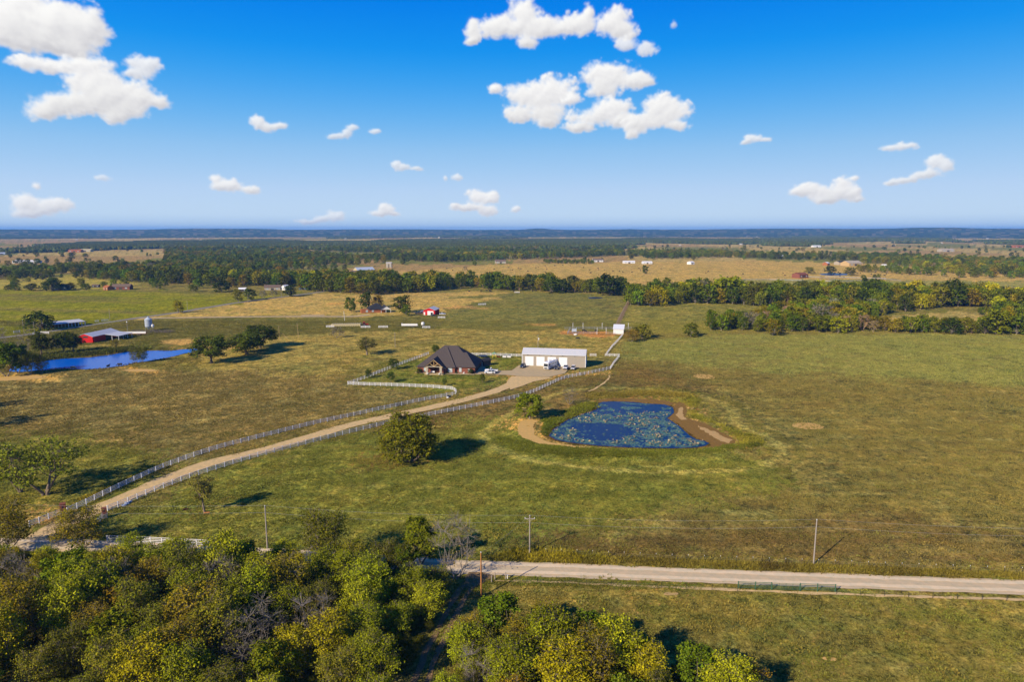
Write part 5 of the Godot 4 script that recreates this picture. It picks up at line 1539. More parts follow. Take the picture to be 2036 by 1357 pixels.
func build_house() -> void:
	var o := thing("brick_house", "red brick house with big dark hipped roof and timbered gable porch", "house", gp(Vector2(-41.43, -294.54)), deg_to_rad(-7.3))
	var w := Pile.new()
	w.box(Vector3(8.3, 1.3, -9.0), Vector3(16.6, 3.2, 18.0))
	part("wall", w.made(), mats.brick, o)
	w = Pile.new()
	w.box(Vector3(20.85, 1.3, -9.6), Vector3(8.7, 3.2, 17.0))
	part("wall", w.made(), mats.brick, o)
	var r := Pile.new()
	hip_faces(r, -0.5, 25.7, -19.0, -0.6, 2.95, Vector3(10.0, 10.9, -9.4), Vector3(15.9, 10.9, -9.4))
	part("roof", r.made(), mats.shingle, o)
	r = Pile.new()   # left half stands a step forward
	var a := Vector3(-0.55, 2.9, 0.55); var b := Vector3(17.0, 2.9, 0.55); var t2 := Vector3(11.6, 10.55, -8.25); var t1 := Vector3(9.9, 10.75, -8.75)
	var mid := Vector3(8, 4, -4)
	r.face([a, b, t2, t1], mid)
	r.face([b, Vector3(17.0, 2.9, -1.2), Vector3(11.6, 10.0, -8.6), t2], mid)
	r.face([a, t1, Vector3(-0.55, 2.9, -10.0)], mid)
	r.face([a, b, b + Vector3(0, -0.22, 0), a + Vector3(0, -0.22, 0)], mid)
	r.face([b, Vector3(17.0, 2.9, -1.2), Vector3(17.0, 2.68, -1.2), b + Vector3(0, -0.22, 0)], mid)
	r.face([a + Vector3(0, -0.22, 0), b + Vector3(0, -0.22, 0), Vector3(17.0, 2.68, -1.2), Vector3(-0.55, 2.68, -1.2)], mid)
	part("roof", r.made(), mats.shingle, o)
	r = Pile.new()   # lower ridge on the right
	hip_faces(r, 12.5, 25.75, -13.4, -0.52, 2.97, Vector3(14.0, 8.35, -6.9), Vector3(20.6, 8.35, -6.9))
	part("roof", r.made(), mats.shingle, o)
	# porch: stone pillars, beam, gable with timber truss
	for x in [4.9, 11.1]:
		box_part(o, "pillar", Vector3(x, 1.55, 3.0), Vector3(0.95, 3.3, 0.95), mats.stone)
		box_part(o, "pillar_cap", Vector3(x, 3.27, 3.0), Vector3(1.1, 0.14, 1.1), mats.concrete)
	box_part(o, "beam", Vector3(8.0, 3.5, 3.0), Vector3(7.1, 0.32, 0.5), mats.stone)
	var g := Pile.new()
	for s in [-1.0, 1.0]:
		slab(g, Vector3(8.0, 6.95, 3.7), Vector3(8.0, 6.95, -4.6), Vector3(8.0 + s * 4.3, 3.45, -4.6), Vector3(8.0 + s * 4.3, 3.45, 3.7), 0.22)
	part("porch_roof", g.made(), mats.shingle, o)
	g = Pile.new()
	g.prism([Vector3(4.3, 3.4, 0), Vector3(11.7, 3.4, 0), Vector3(8.0, 6.5, 0)], 2.0, 2.3)
	part("gable_end", g.made(), mats.brown_wood, o)
	for s in [-1.0, 1.0]:
		g = Pile.new()
		g.beam(Vector3(8.0, 6.62, 3.5), Vector3(8.0 + s * 4.1, 3.34, 3.5), 0.16, 0.3)
		part("rake_board", g.made(), mats.light_wood, o)
		g = Pile.new()
		g.beam(Vector3(8.0, 3.72, 3.05), Vector3(8.0 + s * 2.05, 5.05, 3.05), 0.18, 0.24)
		part("brace", g.made(), mats.light_wood, o)
	g = Pile.new()
	g.beam(Vector3(8.0, 3.7, 3.05), Vector3(8.0, 6.4, 3.05), 0.18, 0.2)
	part("king_post", g.made(), mats.light_wood, o)
	box_part(o, "porch_floor", Vector3(8.0, 0.14, 1.9), Vector3(8.4, 0.28, 3.7), mats.concrete)
	var door := box_part(o, "door", Vector3(8.4, 1.4, 0.05), Vector3(1.9, 2.3, 0.1), mats.brown_wood)
	box_part(door, "handle", Vector3(0.6, -0.1, 0.08), Vector3(0.06, 0.3, 0.06), mats.chrome)
	# brick pier by the porch with a stone cap
	box_part(o, "pier", Vector3(12.3, 1.2, 1.2), Vector3(1.0, 2.6, 1.0), mats.brick)
	box_part(o, "pier_cap", Vector3(12.3, 2.58, 1.2), Vector3(1.25, 0.16, 1.25), mats.stone)
	window_at(o, Vector3(3.5, 1.55, 0.05), 1.5, 1.7)
	window_at(o, Vector3(14.5, 1.55, 0.05), 1.9, 1.8, 0.0, 3)
	window_at(o, Vector3(18.8, 1.55, -1.05), 1.1, 1.7)
	window_at(o, Vector3(22.6, 1.45, -1.05), 0.8, 1.2, 0.0, 1)
	for k in 3:
		box_part(o, "garage_door", Vector3(25.23, 1.3, -5.0 - k * 4.2), Vector3(0.08, 2.4, 3.0), mats.dark_door)
	box_part(o, "foundation", Vector3(12.6, -0.1, -9.3), Vector3(25.5, 0.5, 18.9), mats.concrete)
	# shrubs and pots before the walls
	for s in [[1.0, 1.1, 1.2, "clipped dark shrub at the left corner of the big house"], [23.6, 0.1, 1.35, "clipped dark shrub at the right corner of the big house"], [17.6, 0.2, 0.55, "small low shrub by the recess of the big house front"], [13.6, 0.7, 0.5, "small low shrub below the wide window of the big house"]]:
		shrub(o.transform * Vector3(s[0], 0, s[1] + 0.3), s[2], s[3])
	for s in [[5.3, 3.9, "white round planter at the left porch pillar"], [10.6, 3.9, "white round planter at the right porch pillar"], [20.7, 0.6, "white planter below the right wall of the big house"]]:
		var p := Pile.new()
		p.lathe([[0.0, 0.0], [0.28, 0.0], [0.42, 0.55], [0.36, 0.58], [0.30, 0.5], [0.0, 0.5]], 10)
		var t := thing("planter", s[2], "planter", o.transform * Vector3(s[0], 0.28, s[1]), 0.0, "planters at the house front")
		part("pot", p.made(), mats.white, t)
	var bench := thing("porch_bench", "low white bench under the porch roof of the house", "bench", o.transform * Vector3(7.0, 0.28, 1.6), o.rotation.y)
	box_part(bench, "seat", Vector3(0, 0.45, 0), Vector3(1.8, 0.08, 0.55), mats.white)
	box_part(bench, "backrest", Vector3(0, 0.75, -0.25), Vector3(1.8, 0.45, 0.06), mats.white)
	for x in [-0.8, 0.8]: box_part(bench, "leg", Vector3(x, 0.21, 0), Vector3(0.08, 0.41, 0.5), mats.white)

func shrub(at: Vector3, r: float, label: String) -> void:
	var o := thing("shrub", label, "shrub", at, rng.randf() * TAU)
	var k: Dictionary = kinds["young"][0]
	o.scale = Vector3(r / k.hw, r * 2.1 / 10.0, r / k.hw)
	part("crown", k.crown, mats.leaf[3], o, Vector3(0, -1.2, 0))
	part("stem", k.trunk, mats.bark, o)

func build_shop() -> void:
	var turn := deg_to_rad(-9.5)
	var w := 29.1
	var d := 9.8
	var fl := gp(Vector2(4.73, -310.01))
	var b := Basis(Vector3.UP, turn)
	var doors := []
	for f in [[0.047, 0.181], [0.227, 0.357], [0.404, 0.534], [0.582, 0.715]]:
		doors.append(["f", ((f[0] + f[1]) * 0.5 - 0.5) * w, 0.02, (f[1] - f[0]) * w, 4.4, mats.white_metal, "roller_door", 0.08])
	var o := gable_building("metal_workshop", "long beige metal workshop with four white roller doors and pale roof", "workshop", fl + b * Vector3(w * 0.5, 0.1, -d * 0.5), turn, w, d, 5.6, 1.9, mats.beige, mats.grey_roof, true, doors, "", 0.25)
	for c in o.get_children():
		if str(c.name).begins_with("roller_door"):
			for k in 9: box_part(c, "slat", Vector3(0, 0.25 + k * 0.48, 0.045), Vector3(3.7, 0.42, 0.03), mats.white_metal)
			box_part(c, "handle", Vector3(0, 0.5, 0.08), Vector3(0.4, 0.06, 0.04), mats.dark)
	var side := opening(o, ["r", 1.6, 0.0, 3.2, 4.2, mats.white_metal, "side_door", 0.08], w, d)
	for k in 8: box_part(side, "slat", Vector3(0, 0.3 + k * 0.5, 0.045), Vector3(3.1, 0.44, 0.03), mats.white_metal)
	for x in [-w * 0.5, w * 0.5]:
		box_part(o, "corner_trim", Vector3(x, 2.7, d * 0.5), Vector3(0.26, 5.5, 0.26), mats.white_metal)
	box_part(o, "gutter", Vector3(0, 5.5, d * 0.5 + 0.36), Vector3(w + 0.3, 0.18, 0.16), mats.white_metal)
	for k in 5:
		box_part(o, "wall_lamp", Vector3((k / 4.0 - 0.5) * w * 0.74 - 1.2, 5.1, d * 0.5 + 0.12), Vector3(0.35, 0.2, 0.25), mats.dark)
	box_part(o, "base", Vector3(0, -0.12, 0), Vector3(w + 0.3, 0.34, d + 0.3), mats.concrete)

func build_structures() -> void:
	rng.seed = 303
	mats.pane = mat(lin(0.30, 0.36, 0.38), 0.12)
	mats.brown_wood = rough_mat(lin(0.055, 0.026, 0.015), 2.0, 0.2, 71)
	mats.light_wood = rough_mat(lin(0.52, 0.36, 0.17), 2.0, 0.2, 72)
	mats.dark_door = rough_mat(lin(0.09, 0.075, 0.065), 3.0, 0.1, 73)
	mats.dark_roof = rough_mat(lin(0.035, 0.036, 0.042), 4.0, 0.25, 74)
	mats.tan_wall = rough_mat(lin(0.42, 0.36, 0.27), 4.0, 0.15, 75)
	mats.brown_roof = rough_mat(lin(0.17, 0.12, 0.09), 5.0, 0.2, 76)
	mats.blue_wall = rough_mat(lin(0.10, 0.13, 0.19), 4.0, 0.15, 77)
	build_house()
	build_shop()
	# red barn with lean-to roofs by the long pond
	var bt := deg_to_rad(-5.1)
	var bb := Basis(Vector3.UP, bt)
	var barn_at := gp(Vector2(-242.83, -376.32))
	var barn := gable_building("red_barn", "bright red barn with pale metal roof above the long pond", "barn", barn_at + bb * Vector3(4.7, 0, -11.0), bt, 9.4, 22.0, 3.3, 1.6, mats.red, mats.grey_roof, false, [["f", 0.6, 2.6, 2.6, 1.0, mats.dark, "loft_opening"], ["f", 3.2, 0.0, 0.9, 2.2, mats.red, "door"], ["r", 2.0, 0.0, 4.5, 2.8, mats.dark, "doorway"]], "", 0.3)
	var lean := Pile.new()
	slab(lean, Vector3(5.0, 3.35, 1.5), Vector3(5.0, 3.35, -11.0), Vector3(13.5, 2.5, -11.0), Vector3(13.5, 2.5, 1.5), 0.15)
	part("lean_to_roof", lean.made(), mats.grey_roof, barn)
	for i in 4:
		for x in [9.2, 13.2]:
			box_part(barn, "post", Vector3(x, 1.25, 1.2 - i * 3.9), Vector3(0.18, 2.55, 0.18), mats.white)
	# open cattle shed by the paved road
	var st := deg_to_rad(55.5)
	var sh := thing("cattle_shed", "long low open cattle shed with whitish roof beside the paved road", "shed", gp(Vector2(-291.18, -439.71)), st)
	var sw: float = 22.52
	var sp := Pile.new()
	slab(sp, Vector3(-sw * 0.5, 2.7, 4.5), Vector3(sw * 0.5, 2.7, 4.5), Vector3(sw * 0.5, 3.6, -4.5), Vector3(-sw * 0.5, 3.6, -4.5), 0.2)
	part("roof", sp.made(), mats.grey_roof, sh)
	sp = Pile.new()
	sp.box(Vector3(0, 1.6, -4.3), Vector3(sw - 0.4, 3.4, 0.2))
	part("wall", sp.made(), mats.rust, sh)
	for i in 12:
		box_part(sh, "post", Vector3((i / 11.0 - 0.5) * (sw - 0.6), 1.25, 4.2), Vector3(0.35, 2.7, 0.35), mats.hay if i < 6 else mats.white)
	# brick farmhouse behind, with a light front gable
	var ft := deg_to_rad(19.6)
	var fw: float = 12.32
	var fh := thing("brick_farmhouse", "brick farmhouse with dark hipped roof and pale front gable", "house", gp(Vector2(-102.27, -516.51)), ft)
	var p := Pile.new()
	p.box(Vector3(0, 1.2, -6.0), Vector3(fw, 3.0, 12.0))
	part("wall", p.made(), mats.rust, fh)
	p = Pile.new()
	hip(p, -fw * 0.5 - 0.6, fw * 0.5 + 0.6, -12.6, 0.6, 2.7, 7.0)
	part("roof", p.made(), mats.dark_roof, fh)
	p = Pile.new()
	p.prism([Vector3(2.0, 2.4, 0), Vector3(10.0, 2.4, 0), Vector3(6.0, 5.2, 0)], -3.0, 2.6)
	part("front_gable", p.made(), mats.white, fh)
	p = Pile.new()
	for s in [-1.0, 1.0]: slab(p, Vector3(6.0, 5.5, 3.0), Vector3(6.0, 5.5, -6.0), Vector3(6.0 + s * 4.6, 2.4, -6.0), Vector3(6.0 + s * 4.6, 2.4, 3.0), 0.2)
	part("gable_roof", p.made(), mats.dark_roof, fh)
	for x in [2.4, 6.0, 9.6]: box_part(fh, "post", Vector3(x, 1.2, 2.3), Vector3(0.3, 2.5, 0.3), mats.white)
	box_part(fh, "garage", Vector3(-fw * 0.5 - 3.0, 1.2, -3.0), Vector3(6.0, 2.8, 6.0), mats.rust)
	for x in [-8.0, -3.5]: window_at(fh, Vector3(x, 1.5, 0.06), 1.6, 1.5)
	var gt := deg_to_rad(-9.8)
	gable_building("red_garage", "red metal garage with white roller door behind the brick farmhouse", "garage", gp(Vector2(-60.18, -507.05)), gt, 8.79, 12.0, 3.6, 1.7, mats.red, mats.grey_roof, false, [["f", 1.0, 0.0, 4.6, 3.0, mats.white_metal, "roller_door"], ["f", -3.6, 0.0, 1.1, 2.2, mats.white, "door"]])
	# white loafing shed in the corral
	var lt := deg_to_rad(-11.4)
	var lw: float = 6.18
	var ls := thing("loafing_shed", "small white metal shed with sloping roof at the corral corner", "shed", gp(Vector2(65.28, -413.25)), lt)
	p = Pile.new()
	p.prism([Vector3(-4.5, -0.2, 0), Vector3(4.5, -0.2, 0), Vector3(4.5, 2.9, 0), Vector3(-4.5, 4.4, 0)], -lw * 0.5, lw * 0.5)
	for i in p.v.size():
		p.v[i] = Vector3(-p.v[i].z, p.v[i].y, p.v[i].x)
		p.n[i] = Vector3(-p.n[i].z, p.n[i].y, p.n[i].x)
	part("wall", p.made(), mats.white, ls)
	p = Pile.new()
	slab(p, Vector3(-lw * 0.5 - 0.3, 3.0, 4.9), Vector3(lw * 0.5 + 0.3, 3.0, 4.9), Vector3(lw * 0.5 + 0.3, 4.65, -4.9), Vector3(-lw * 0.5 - 0.3, 4.65, -4.9), 0.12)
	part("roof", p.made(), mats.white_metal, ls)
	box_part(ls, "doorway", Vector3(lw * 0.5 + 0.05, 1.2, 0), Vector3(0.08, 2.4, 5.0), mats.dark)
	# grain bin and its hopper
	var bin := thing("grain_bin", "blue-grey metal grain bin with cone roof beside the red barn yard", "grain bin", gp(Vector2(-226.45, -421.72)))
	p = Pile.new()
	p.lathe([[0.0, 0.9], [0.3, 0.9], [2.1, 2.6], [2.1, 7.0], [2.25, 7.0], [0.35, 8.5], [0.35, 8.8], [0.0, 8.8]], 20)
	part("tank", p.made(), mats.blue_bin, bin)
	for k in 6:
		p = Pile.new()
		p.lathe([[2.1, 2.9 + k * 0.7], [2.17, 2.95 + k * 0.7], [2.17, 3.05 + k * 0.7], [2.1, 3.1 + k * 0.7]], 20)
		part("hoop", p.made(), mats.steel, bin)
	for k in 4:
		p = Pile.new()
		var a := TAU * (k + 0.5) / 4
		p.tube(Vector3(cos(a) * 2.0, -0.2, sin(a) * 2.0), Vector3(cos(a) * 2.0, 3.0, sin(a) * 2.0), 0.1, 0.1, 6)
		part("leg", p.made(), mats.steel, bin)
	var hop := thing("feed_hopper", "small white feed hopper on legs right of the grain bin", "feed hopper", gp(Vector2(-222.82, -419.57)))
	p = Pile.new()
	p.lathe([[0.0, 2.0], [0.15, 2.0], [0.8, 3.0], [0.8, 3.9], [0.2, 4.3], [0.0, 4.3]], 12)
	part("tank", p.made(), mats.white_metal, hop)
	for k in 4:
		p = Pile.new()
		var a := TAU * (k + 0.5) / 4
		p.tube(Vector3(cos(a) * 0.8, -0.2, sin(a) * 0.8), Vector3(cos(a) * 0.8, 3.1, sin(a) * 0.8), 0.05, 0.05, 5)
		part("leg", p.made(), mats.steel, hop)
	# dark shed behind the big house
	gable_building("garden_shed", "dark garden shed behind the right end of the big house", "shed", gp(Vector2(-12.38, -310.96)), deg_to_rad(-50.0), 3.2, 4.0, 2.6, 0.8, mats.dark_door, mats.dark_roof, false, [["f", 0.0, 0.0, 1.6, 2.2, mats.white, "door"]])
	# farmsteads farther off: [picture spot, width, depth, eave, rise, turn, wall, roof, name, label]
	for b in [
		[Vector2(-250.74, -715.66), 16.0, 9.0, 3.0, 2.2, 12.0, mats.tan_wall, mats.brown_roof, "cottage", "brown-roofed cottage behind the leafless roadside trees"],
		[Vector2(-237.55, -715.66), 6.0, 6.0, 3.2, 2.0, 60.0, mats.white, mats.white_metal, "hut", "white hut between the cottage and the red-roofed hut"],
		[Vector2(-219.33, -721.81), 10.0, 7.0, 3.0, 1.6, -20.0, mats.blue_wall, mats.red, "hut", "hut with a bright red roof at the bend of the paved road"],
		[Vector2(-275.47, -697.81), 7.0, 5.0, 2.6, 1.2, 10.0, mats.dark_door, mats.white_metal, "shed", "small dark shed with white roof left of the cottage"],
		[Vector2(-412.04, -721.81), 18.0, 9.0, 3.2, 2.6, 8.0, mats.brick, mats.brown_roof, "cottage", "long brick cottage beyond the striped left field"],
		[Vector2(-423.36, -715.66), 8.0, 6.0, 3.2, 1.6, -30.0, mats.rust, mats.rust, "shed", "rust-red shed left of the long brick cottage"],
		[Vector2(-472.98, -715.66), 15.0, 9.0, 4.0, 2.2, 20.0, mats.blue_wall, mats.dark_roof, "shed", "blue-grey farm shed under the large left tree"],
		[Vector2(-455.16, -747.49), 7.0, 4.0, 2.4, 0.8, 5.0, mats.dark_door, mats.brown_roof, "shed", "small dark shed in the tan paddock at left"],
		[Vector2(-153.09, -715.66), 18.0, 9.0, 3.2, 1.6, 5.0, mats.white, mats.white_metal, "barn", "white-roofed barn showing through the far treeline"],
		[Vector2(-212.29, -982.62), 26.0, 16.0, 6.0, 3.5, 35.0, mats.hay, mats.blue_bin, "barn", "yellow barn with grey roof beyond the treeline"],
		[Vector2(-218.81, -960.31), 14.0, 10.0, 4.0, 2.0, 10.0, mats.tan_wall, mats.brown_roof, "house", "brown-roofed house just left of the yellow barn"],
		[Vector2(-204.38, -1141.47), 9.0, 7.0, 8.5, 0.6, 0.0, mats.tan_wall, mats.white_metal, "feed_mill", "pale square tower in the far field right of the yellow barn"],
		[Vector2(-21.89, -1298.52), 20.0, 11.0, 4.0, 3.0, 8.0, mats.tan_wall, mats.brown_roof, "house", "brown house among trees above the cattle pasture, left"],
		[Vector2(169.52, -1360.84), 20.0, 11.0, 3.6, 3.0, 8.0, mats.white, mats.brown_roof, "house", "white house with brown roof above the cattle pasture, middle"],
		[Vector2(220.83, -1298.52), 22.0, 9.0, 3.2, 1.5, 4.0, mats.white, mats.white_metal, "barn", "long white shed left of a dark tree above the cattle pasture"],
		[Vector2(251.29, -1278.98), 18.0, 9.0, 3.2, 1.5, 4.0, mats.white, mats.white_metal, "barn", "white shed right of the dark tree above the cattle pasture"],
		[Vector2(327.96, -1260.02), 9.0, 10.0, 4.0, 1.5, 30.0, mats.white, mats.white_metal, "shed", "small white shed at the right end of the far cattle pasture"],
		[Vector2(599.06, -1532.23), 18.0, 10.0, 5.0, 2.0, 10.0, mats.white, mats.white_metal, "house", "small white house below the far right woods"],
		[Vector2(639.45, -1532.23), 22.0, 12.0, 4.0, 2.0, 10.0, mats.tan_wall, mats.brown_roof, "house", "brown house right of the small white house in far woods"],
		[Vector2(596.36, -1206.35), 30.0, 20.0, 5.0, 4.0, 20.0, mats.light_wood, mats.tan_wall, "barn", "tan barn with pale gable above the far cattle yards"],
		[Vector2(595.44, -1241.62), 20.0, 14.0, 5.0, 2.0, 15.0, mats.tan_wall, mats.dark_roof, "barn", "dark-roofed barn left of the tan barn"],
		[Vector2(560.01, -1223.73), 9.0, 9.0, 4.0, 2.0, 40.0, mats.rust, mats.white, "shed", "small pinkish shed left of the far cattle-yard trees"],
		[Vector2(378.24, -899.01), 17.0, 12.0, 4.5, 2.5, 30.0, mats.brick, mats.brick, "barn", "dark red barn at the corner of the far cattle yards"],
		[Vector2(627.36, -1157.03), 8.0, 6.0, 3.5, 1.5, 0.0, mats.white, mats.white_metal, "shed", "small white shed among trees right of the tan barn"],
		[Vector2(623.25, -1126.31), 9.0, 6.0, 3.5, 1.5, 20.0, mats.white, mats.white_metal, "shed", "second white shed among trees right of the tan barn"],
		[Vector2(1116, -2530), 30.0, 16.0, 5.0, 2.0, 5.0, mats.white, mats.white_metal, "barn", "low white barn on the far right plain"],
		[Vector2(1477, -3917), 60.0, 24.0, 6.0, 3.0, 10.0, mats.light_wood, mats.tan_wall, "barn", "wide tan barn on the far right plain"],
		[Vector2(-1077, -2822), 36.0, 24.0, 7.0, 3.0, 5.0, mats.white, mats.white_metal, "barn", "long white barn far off at left, left of two"],
		[Vector2(-1022, -2822), 26.0, 24.0, 7.0, 3.0, 5.0, mats.white, mats.white_metal, "barn", "white barn far off at left, right of two"],
		[Vector2(-1195, -2648), 44.0, 24.0, 6.0, 3.0, 5.0, mats.white, mats.white_metal, "barn", "very long white barn far off at left"],
		[Vector2(-1237, -1953), 34.0, 18.0, 5.0, 3.0, 5.0, mats.rust, mats.rust, "barn", "rust-roofed sheds far off at left, left of a yellow barn"],
		[Vector2(-1235, -1999), 30.0, 18.0, 5.0, 3.0, 5.0, mats.hay, mats.hay, "barn", "yellowish barn far off at left"],
		[Vector2(-923.62, -1308.51), 44.0, 18.0, 4.0, 1.5, 3.0, mats.white, mats.white_metal, "barn", "long white shed at the edge of the left woods"],
		[Vector2(-1295, -1753), 20.0, 14.0, 4.0, 2.0, 3.0, mats.blue_wall, mats.blue_bin, "shed", "blue-roofed shed far off at the left edge"],
		[Vector2(-1277, -2324), 30.0, 16.0, 5.0, 3.0, 3.0, mats.white, mats.white_metal, "barn", "white barn among woods far off, middle left"],
		[Vector2(1259, -1999), 40.0, 20.0, 6.0, 3.0, 8.0, mats.tan_wall, mats.tan_wall, "barn", "tan barn on the far right fields"],
		[Vector2(1802, -2458), 40.0, 20.0, 6.0, 3.0, 8.0, mats.rust, mats.rust, "barn", "rust-red barn at the far right edge of the plain"],
	]:
		gable_building(b[8], b[9], b[8].replace("_", " "), gp(b[0]), deg_to_rad(b[5]), b[1], b[2], b[3], b[4], b[6], b[7], true, [["f", 0.0, 0.0, b[1] * 0.18, b[3] * 0.75, mats.dark_door, "door"], ["f", -b[1] * 0.3, b[3] * 0.35, b[1] * 0.12, b[3] * 0.4, mats.pane, "window"], ["f", b[1] * 0.3, b[3] * 0.35, b[1] * 0.12, b[3] * 0.4, mats.pane, "window"]])
	# scattered pale buildings in the haze, too alike to tell apart
	var n := 0
	rng.seed = 72
	var first: Node3D
	while n < 64:
		var dist := 2300.0 * pow(4.0, rng.randf())
		var q := Vector2(rng.randf_range(-0.74, 0.74) * dist, -dist)
		n += 1
		var o: Node3D
		if n == 1:
			first = gable_building("far_building", "tiny pale building among the hazy far woods", "building", gp(q), 0.1, 17.0, 9.0, 6.0, 2.2, mats.beige, mats.grey_roof, true, [], "pale buildings in the hazy distance")
			o = first
		else:
			o = first.duplicate()
			o.name = numbered("far_building")
			add_child(o)
			o.position = gp(q)
			o.rotation.y = rng.randf_range(-0.6, 0.6)
		o.scale = Vector3(1.0, 1.0, 1.0) * clampf(dist / 5500.0, 0.7, 1.7) * rng.randf_range(0.5, 1.0)
	# water towers
	for t in [[Vector2(-1006, -10797), 46.0, "pale water tower on the hazy horizon, middle"], [Vector2(3863, -7847), 42.0, "white water tower on the hazy horizon at right"], [Vector2(-4080, -8633), 36.0, "thin water tower on the hazy horizon at left"]]:
		var o := thing("water_tower", t[2], "water tower", gp(t[0]), 0.0)
		p = Pile.new()
		var h: float = t[1] * clampf(Vector2(t[0].x, t[0].y).length() / 9000.0, 0.8, 1.6)
		p.lathe([[h * 0.10, -1.0], [h * 0.07, h * 0.6]], 12)
		part("stem", p.made(), mats.white, o)
		p = Pile.new()
		p.lathe([[h * 0.07, h * 0.6], [h * 0.16, h * 0.7], [h * 0.16, h * 0.94], [0.0, h]], 14)
		part("tank", p.made(), mats.white, o)

# ---------------------------------------------------------------- fences, poles, wires
func along(points: Array, step: float) -> Array:   # evenly spaced spots on a polyline, ends included
	var out := [points[0]]
	for i in points.size() - 1:
		var a: Vector2 = points[i]
		var b: Vector2 = points[i + 1]
		var k := maxi(1, roundi(a.distance_to(b) / step))
		for j in k: out.append(a.lerp(b, (j + 1.0) / k))
	return out

func smooth_line(points: Array) -> Array:
	var out := []
	for i in points.size() - 1:
		var p0: Vector2 = points[maxi(i - 1, 0)]
		var p1: Vector2 = points[i]
		var p2: Vector2 = points[i + 1]
		var p3: Vector2 = points[mini(i + 2, points.size() - 1)]
		for k in 8: out.append(p1.cubic_interpolate(p2, p0, p3, k / 8.0))
	out.append(points[-1])
	return out

func respaced(points: Array, step: float) -> Array:
	var cv := Curve2D.new()
	for p in points: cv.add_point(p)
	var n := maxi(1, roundi(cv.get_baked_length() / step))
	var out := []
	for i in n + 1: out.append(cv.sample_baked(cv.get_baked_length() * i / n))
	return out

func rail_fence(called: String, label: String, spots: Array, tall: float, rails: int, post_w: float, rail_h: float, m: Material, cat := "fence", caps := true, lowest := 0.25, thick := 0.05) -> Node3D:
	var o := thing(called, label, cat, gp(spots[0]))
	var post := Pile.new()
	post.box(Vector3(0, tall * 0.5 - 0.15, 0), Vector3(post_w, tall + 0.3, post_w))
	if caps: post.prism([Vector3(-post_w * 0.65, tall, 0), Vector3(post_w * 0.65, tall, 0), Vector3(0, tall + post_w * 0.5, 0)], -post_w * 0.65, post_w * 0.65)
	var pm := post.made()
	for i in spots.size():
		var d: Vector2 = spots[mini(i + 1, spots.size() - 1)] - spots[maxi(i - 1, 0)]
		var q := part("post", pm, m, o, gp(spots[i]) - o.position)
		q.rotation.y = atan2(-d.y, d.x)
	for r in rails:
		var p := Pile.new()
		var y := lerpf(lowest, tall - rail_h * 0.6, float(r) / maxi(rails - 1, 1))
		for i in spots.size() - 1:
			p.beam(gp(spots[i], y) - o.position, gp(spots[i + 1], y) - o.position, thick, rail_h)
		part("rail", p.made(), m, o)
	return o

func white_fence(label: String, points: Array, curved := false) -> void:
	rail_fence("white_fence", label, respaced(smooth_line(points), 2.5) if curved else along(points, 2.5), 1.35, 4, 0.14, 0.095, mats.fence_white, "fence", true, 0.3, 0.035)

func utility_pole(label: String, at: Vector2, h: float, r: float, m: Material, arm := false, turn := 0.0, lean := 0.0) -> Node3D:
	var o := thing("utility_pole", label, "utility pole", gp(at), turn)
	o.rotation.z = lean
	var p := Pile.new()
	p.tube(Vector3(0, -0.6, 0), Vector3(0, h, 0), r, r * 0.72, 8, true)
	part("shaft", p.made(), m, o)
	if arm:
		box_part(o, "crossarm", Vector3(0, h - 0.45, r), Vector3(2.0, 0.13, 0.11), m)
		for s in [-1.0, 1.0]:
			p = Pile.new()
			p.beam(Vector3(0, h - 1.1, r), Vector3(s * 0.6, h - 0.5, r), 0.05, 0.05)
			part("brace", p.made(), m, o)
			p = Pile.new()
			p.lathe([[0.05, 0.0], [0.07, 0.08], [0.04, 0.2], [0.0, 0.22]], 8)
			part("insulator", p.made(), mats.white_metal, o, Vector3(s * 0.9, h - 0.38, r))
	p = Pile.new()
	p.lathe([[0.05, 0.0], [0.08, 0.1], [0.05, 0.22], [0.0, 0.25]], 8)
	part("insulator", p.made(), mats.white_metal, o, Vector3(0, h, 0))
	return o

func wire(label: String, a: Vector3, b: Vector3, sag: float, r := 0.012) -> void:
	var p := Pile.new()
	var last := a
	for i in 12:
		var t := (i + 1) / 12.0
		var q := a.lerp(b, t) - Vector3(0, sag * 4.0 * t * (1.0 - t), 0)
		p.tube(last, q, r, r, 4)
		last = q
	tag(part("power_line", p.made(), mats.wire, self), label, "power line")

func wire_fence(label: String, points: Array, step: float, tall: float, r: float, m: Material, tip: Material, strands: int) -> void:
	var spots := respaced(points, step)
	var o := thing("wire_fence", label, "fence", gp(spots[0]))
	var p := Pile.new()
	p.tube(Vector3(0, -0.3, 0), Vector3(0, tall, 0), r, r, 5, true)
	var pm := p.made()
	p = Pile.new()
	p.tube(Vector3(0, tall - 0.16, 0), Vector3(0, tall + 0.01, 0), r * 1.25, r * 1.25, 5, true)
	var tm := p.made()
	for s in spots:
		var q := part("post", pm, m, o, gp(s) - o.position)
		if tip: part("tip", tm, tip, q)
	for k in strands:
		p = Pile.new()
		for i in spots.size() - 1:
			p.tube(gp(spots[i], tall * (0.35 + 0.3 * k)) - o.position, gp(spots[i + 1], tall * (0.35 + 0.3 * k)) - o.position, 0.006, 0.006, 3)
		part("strand", p.made(), mats.wire, o)

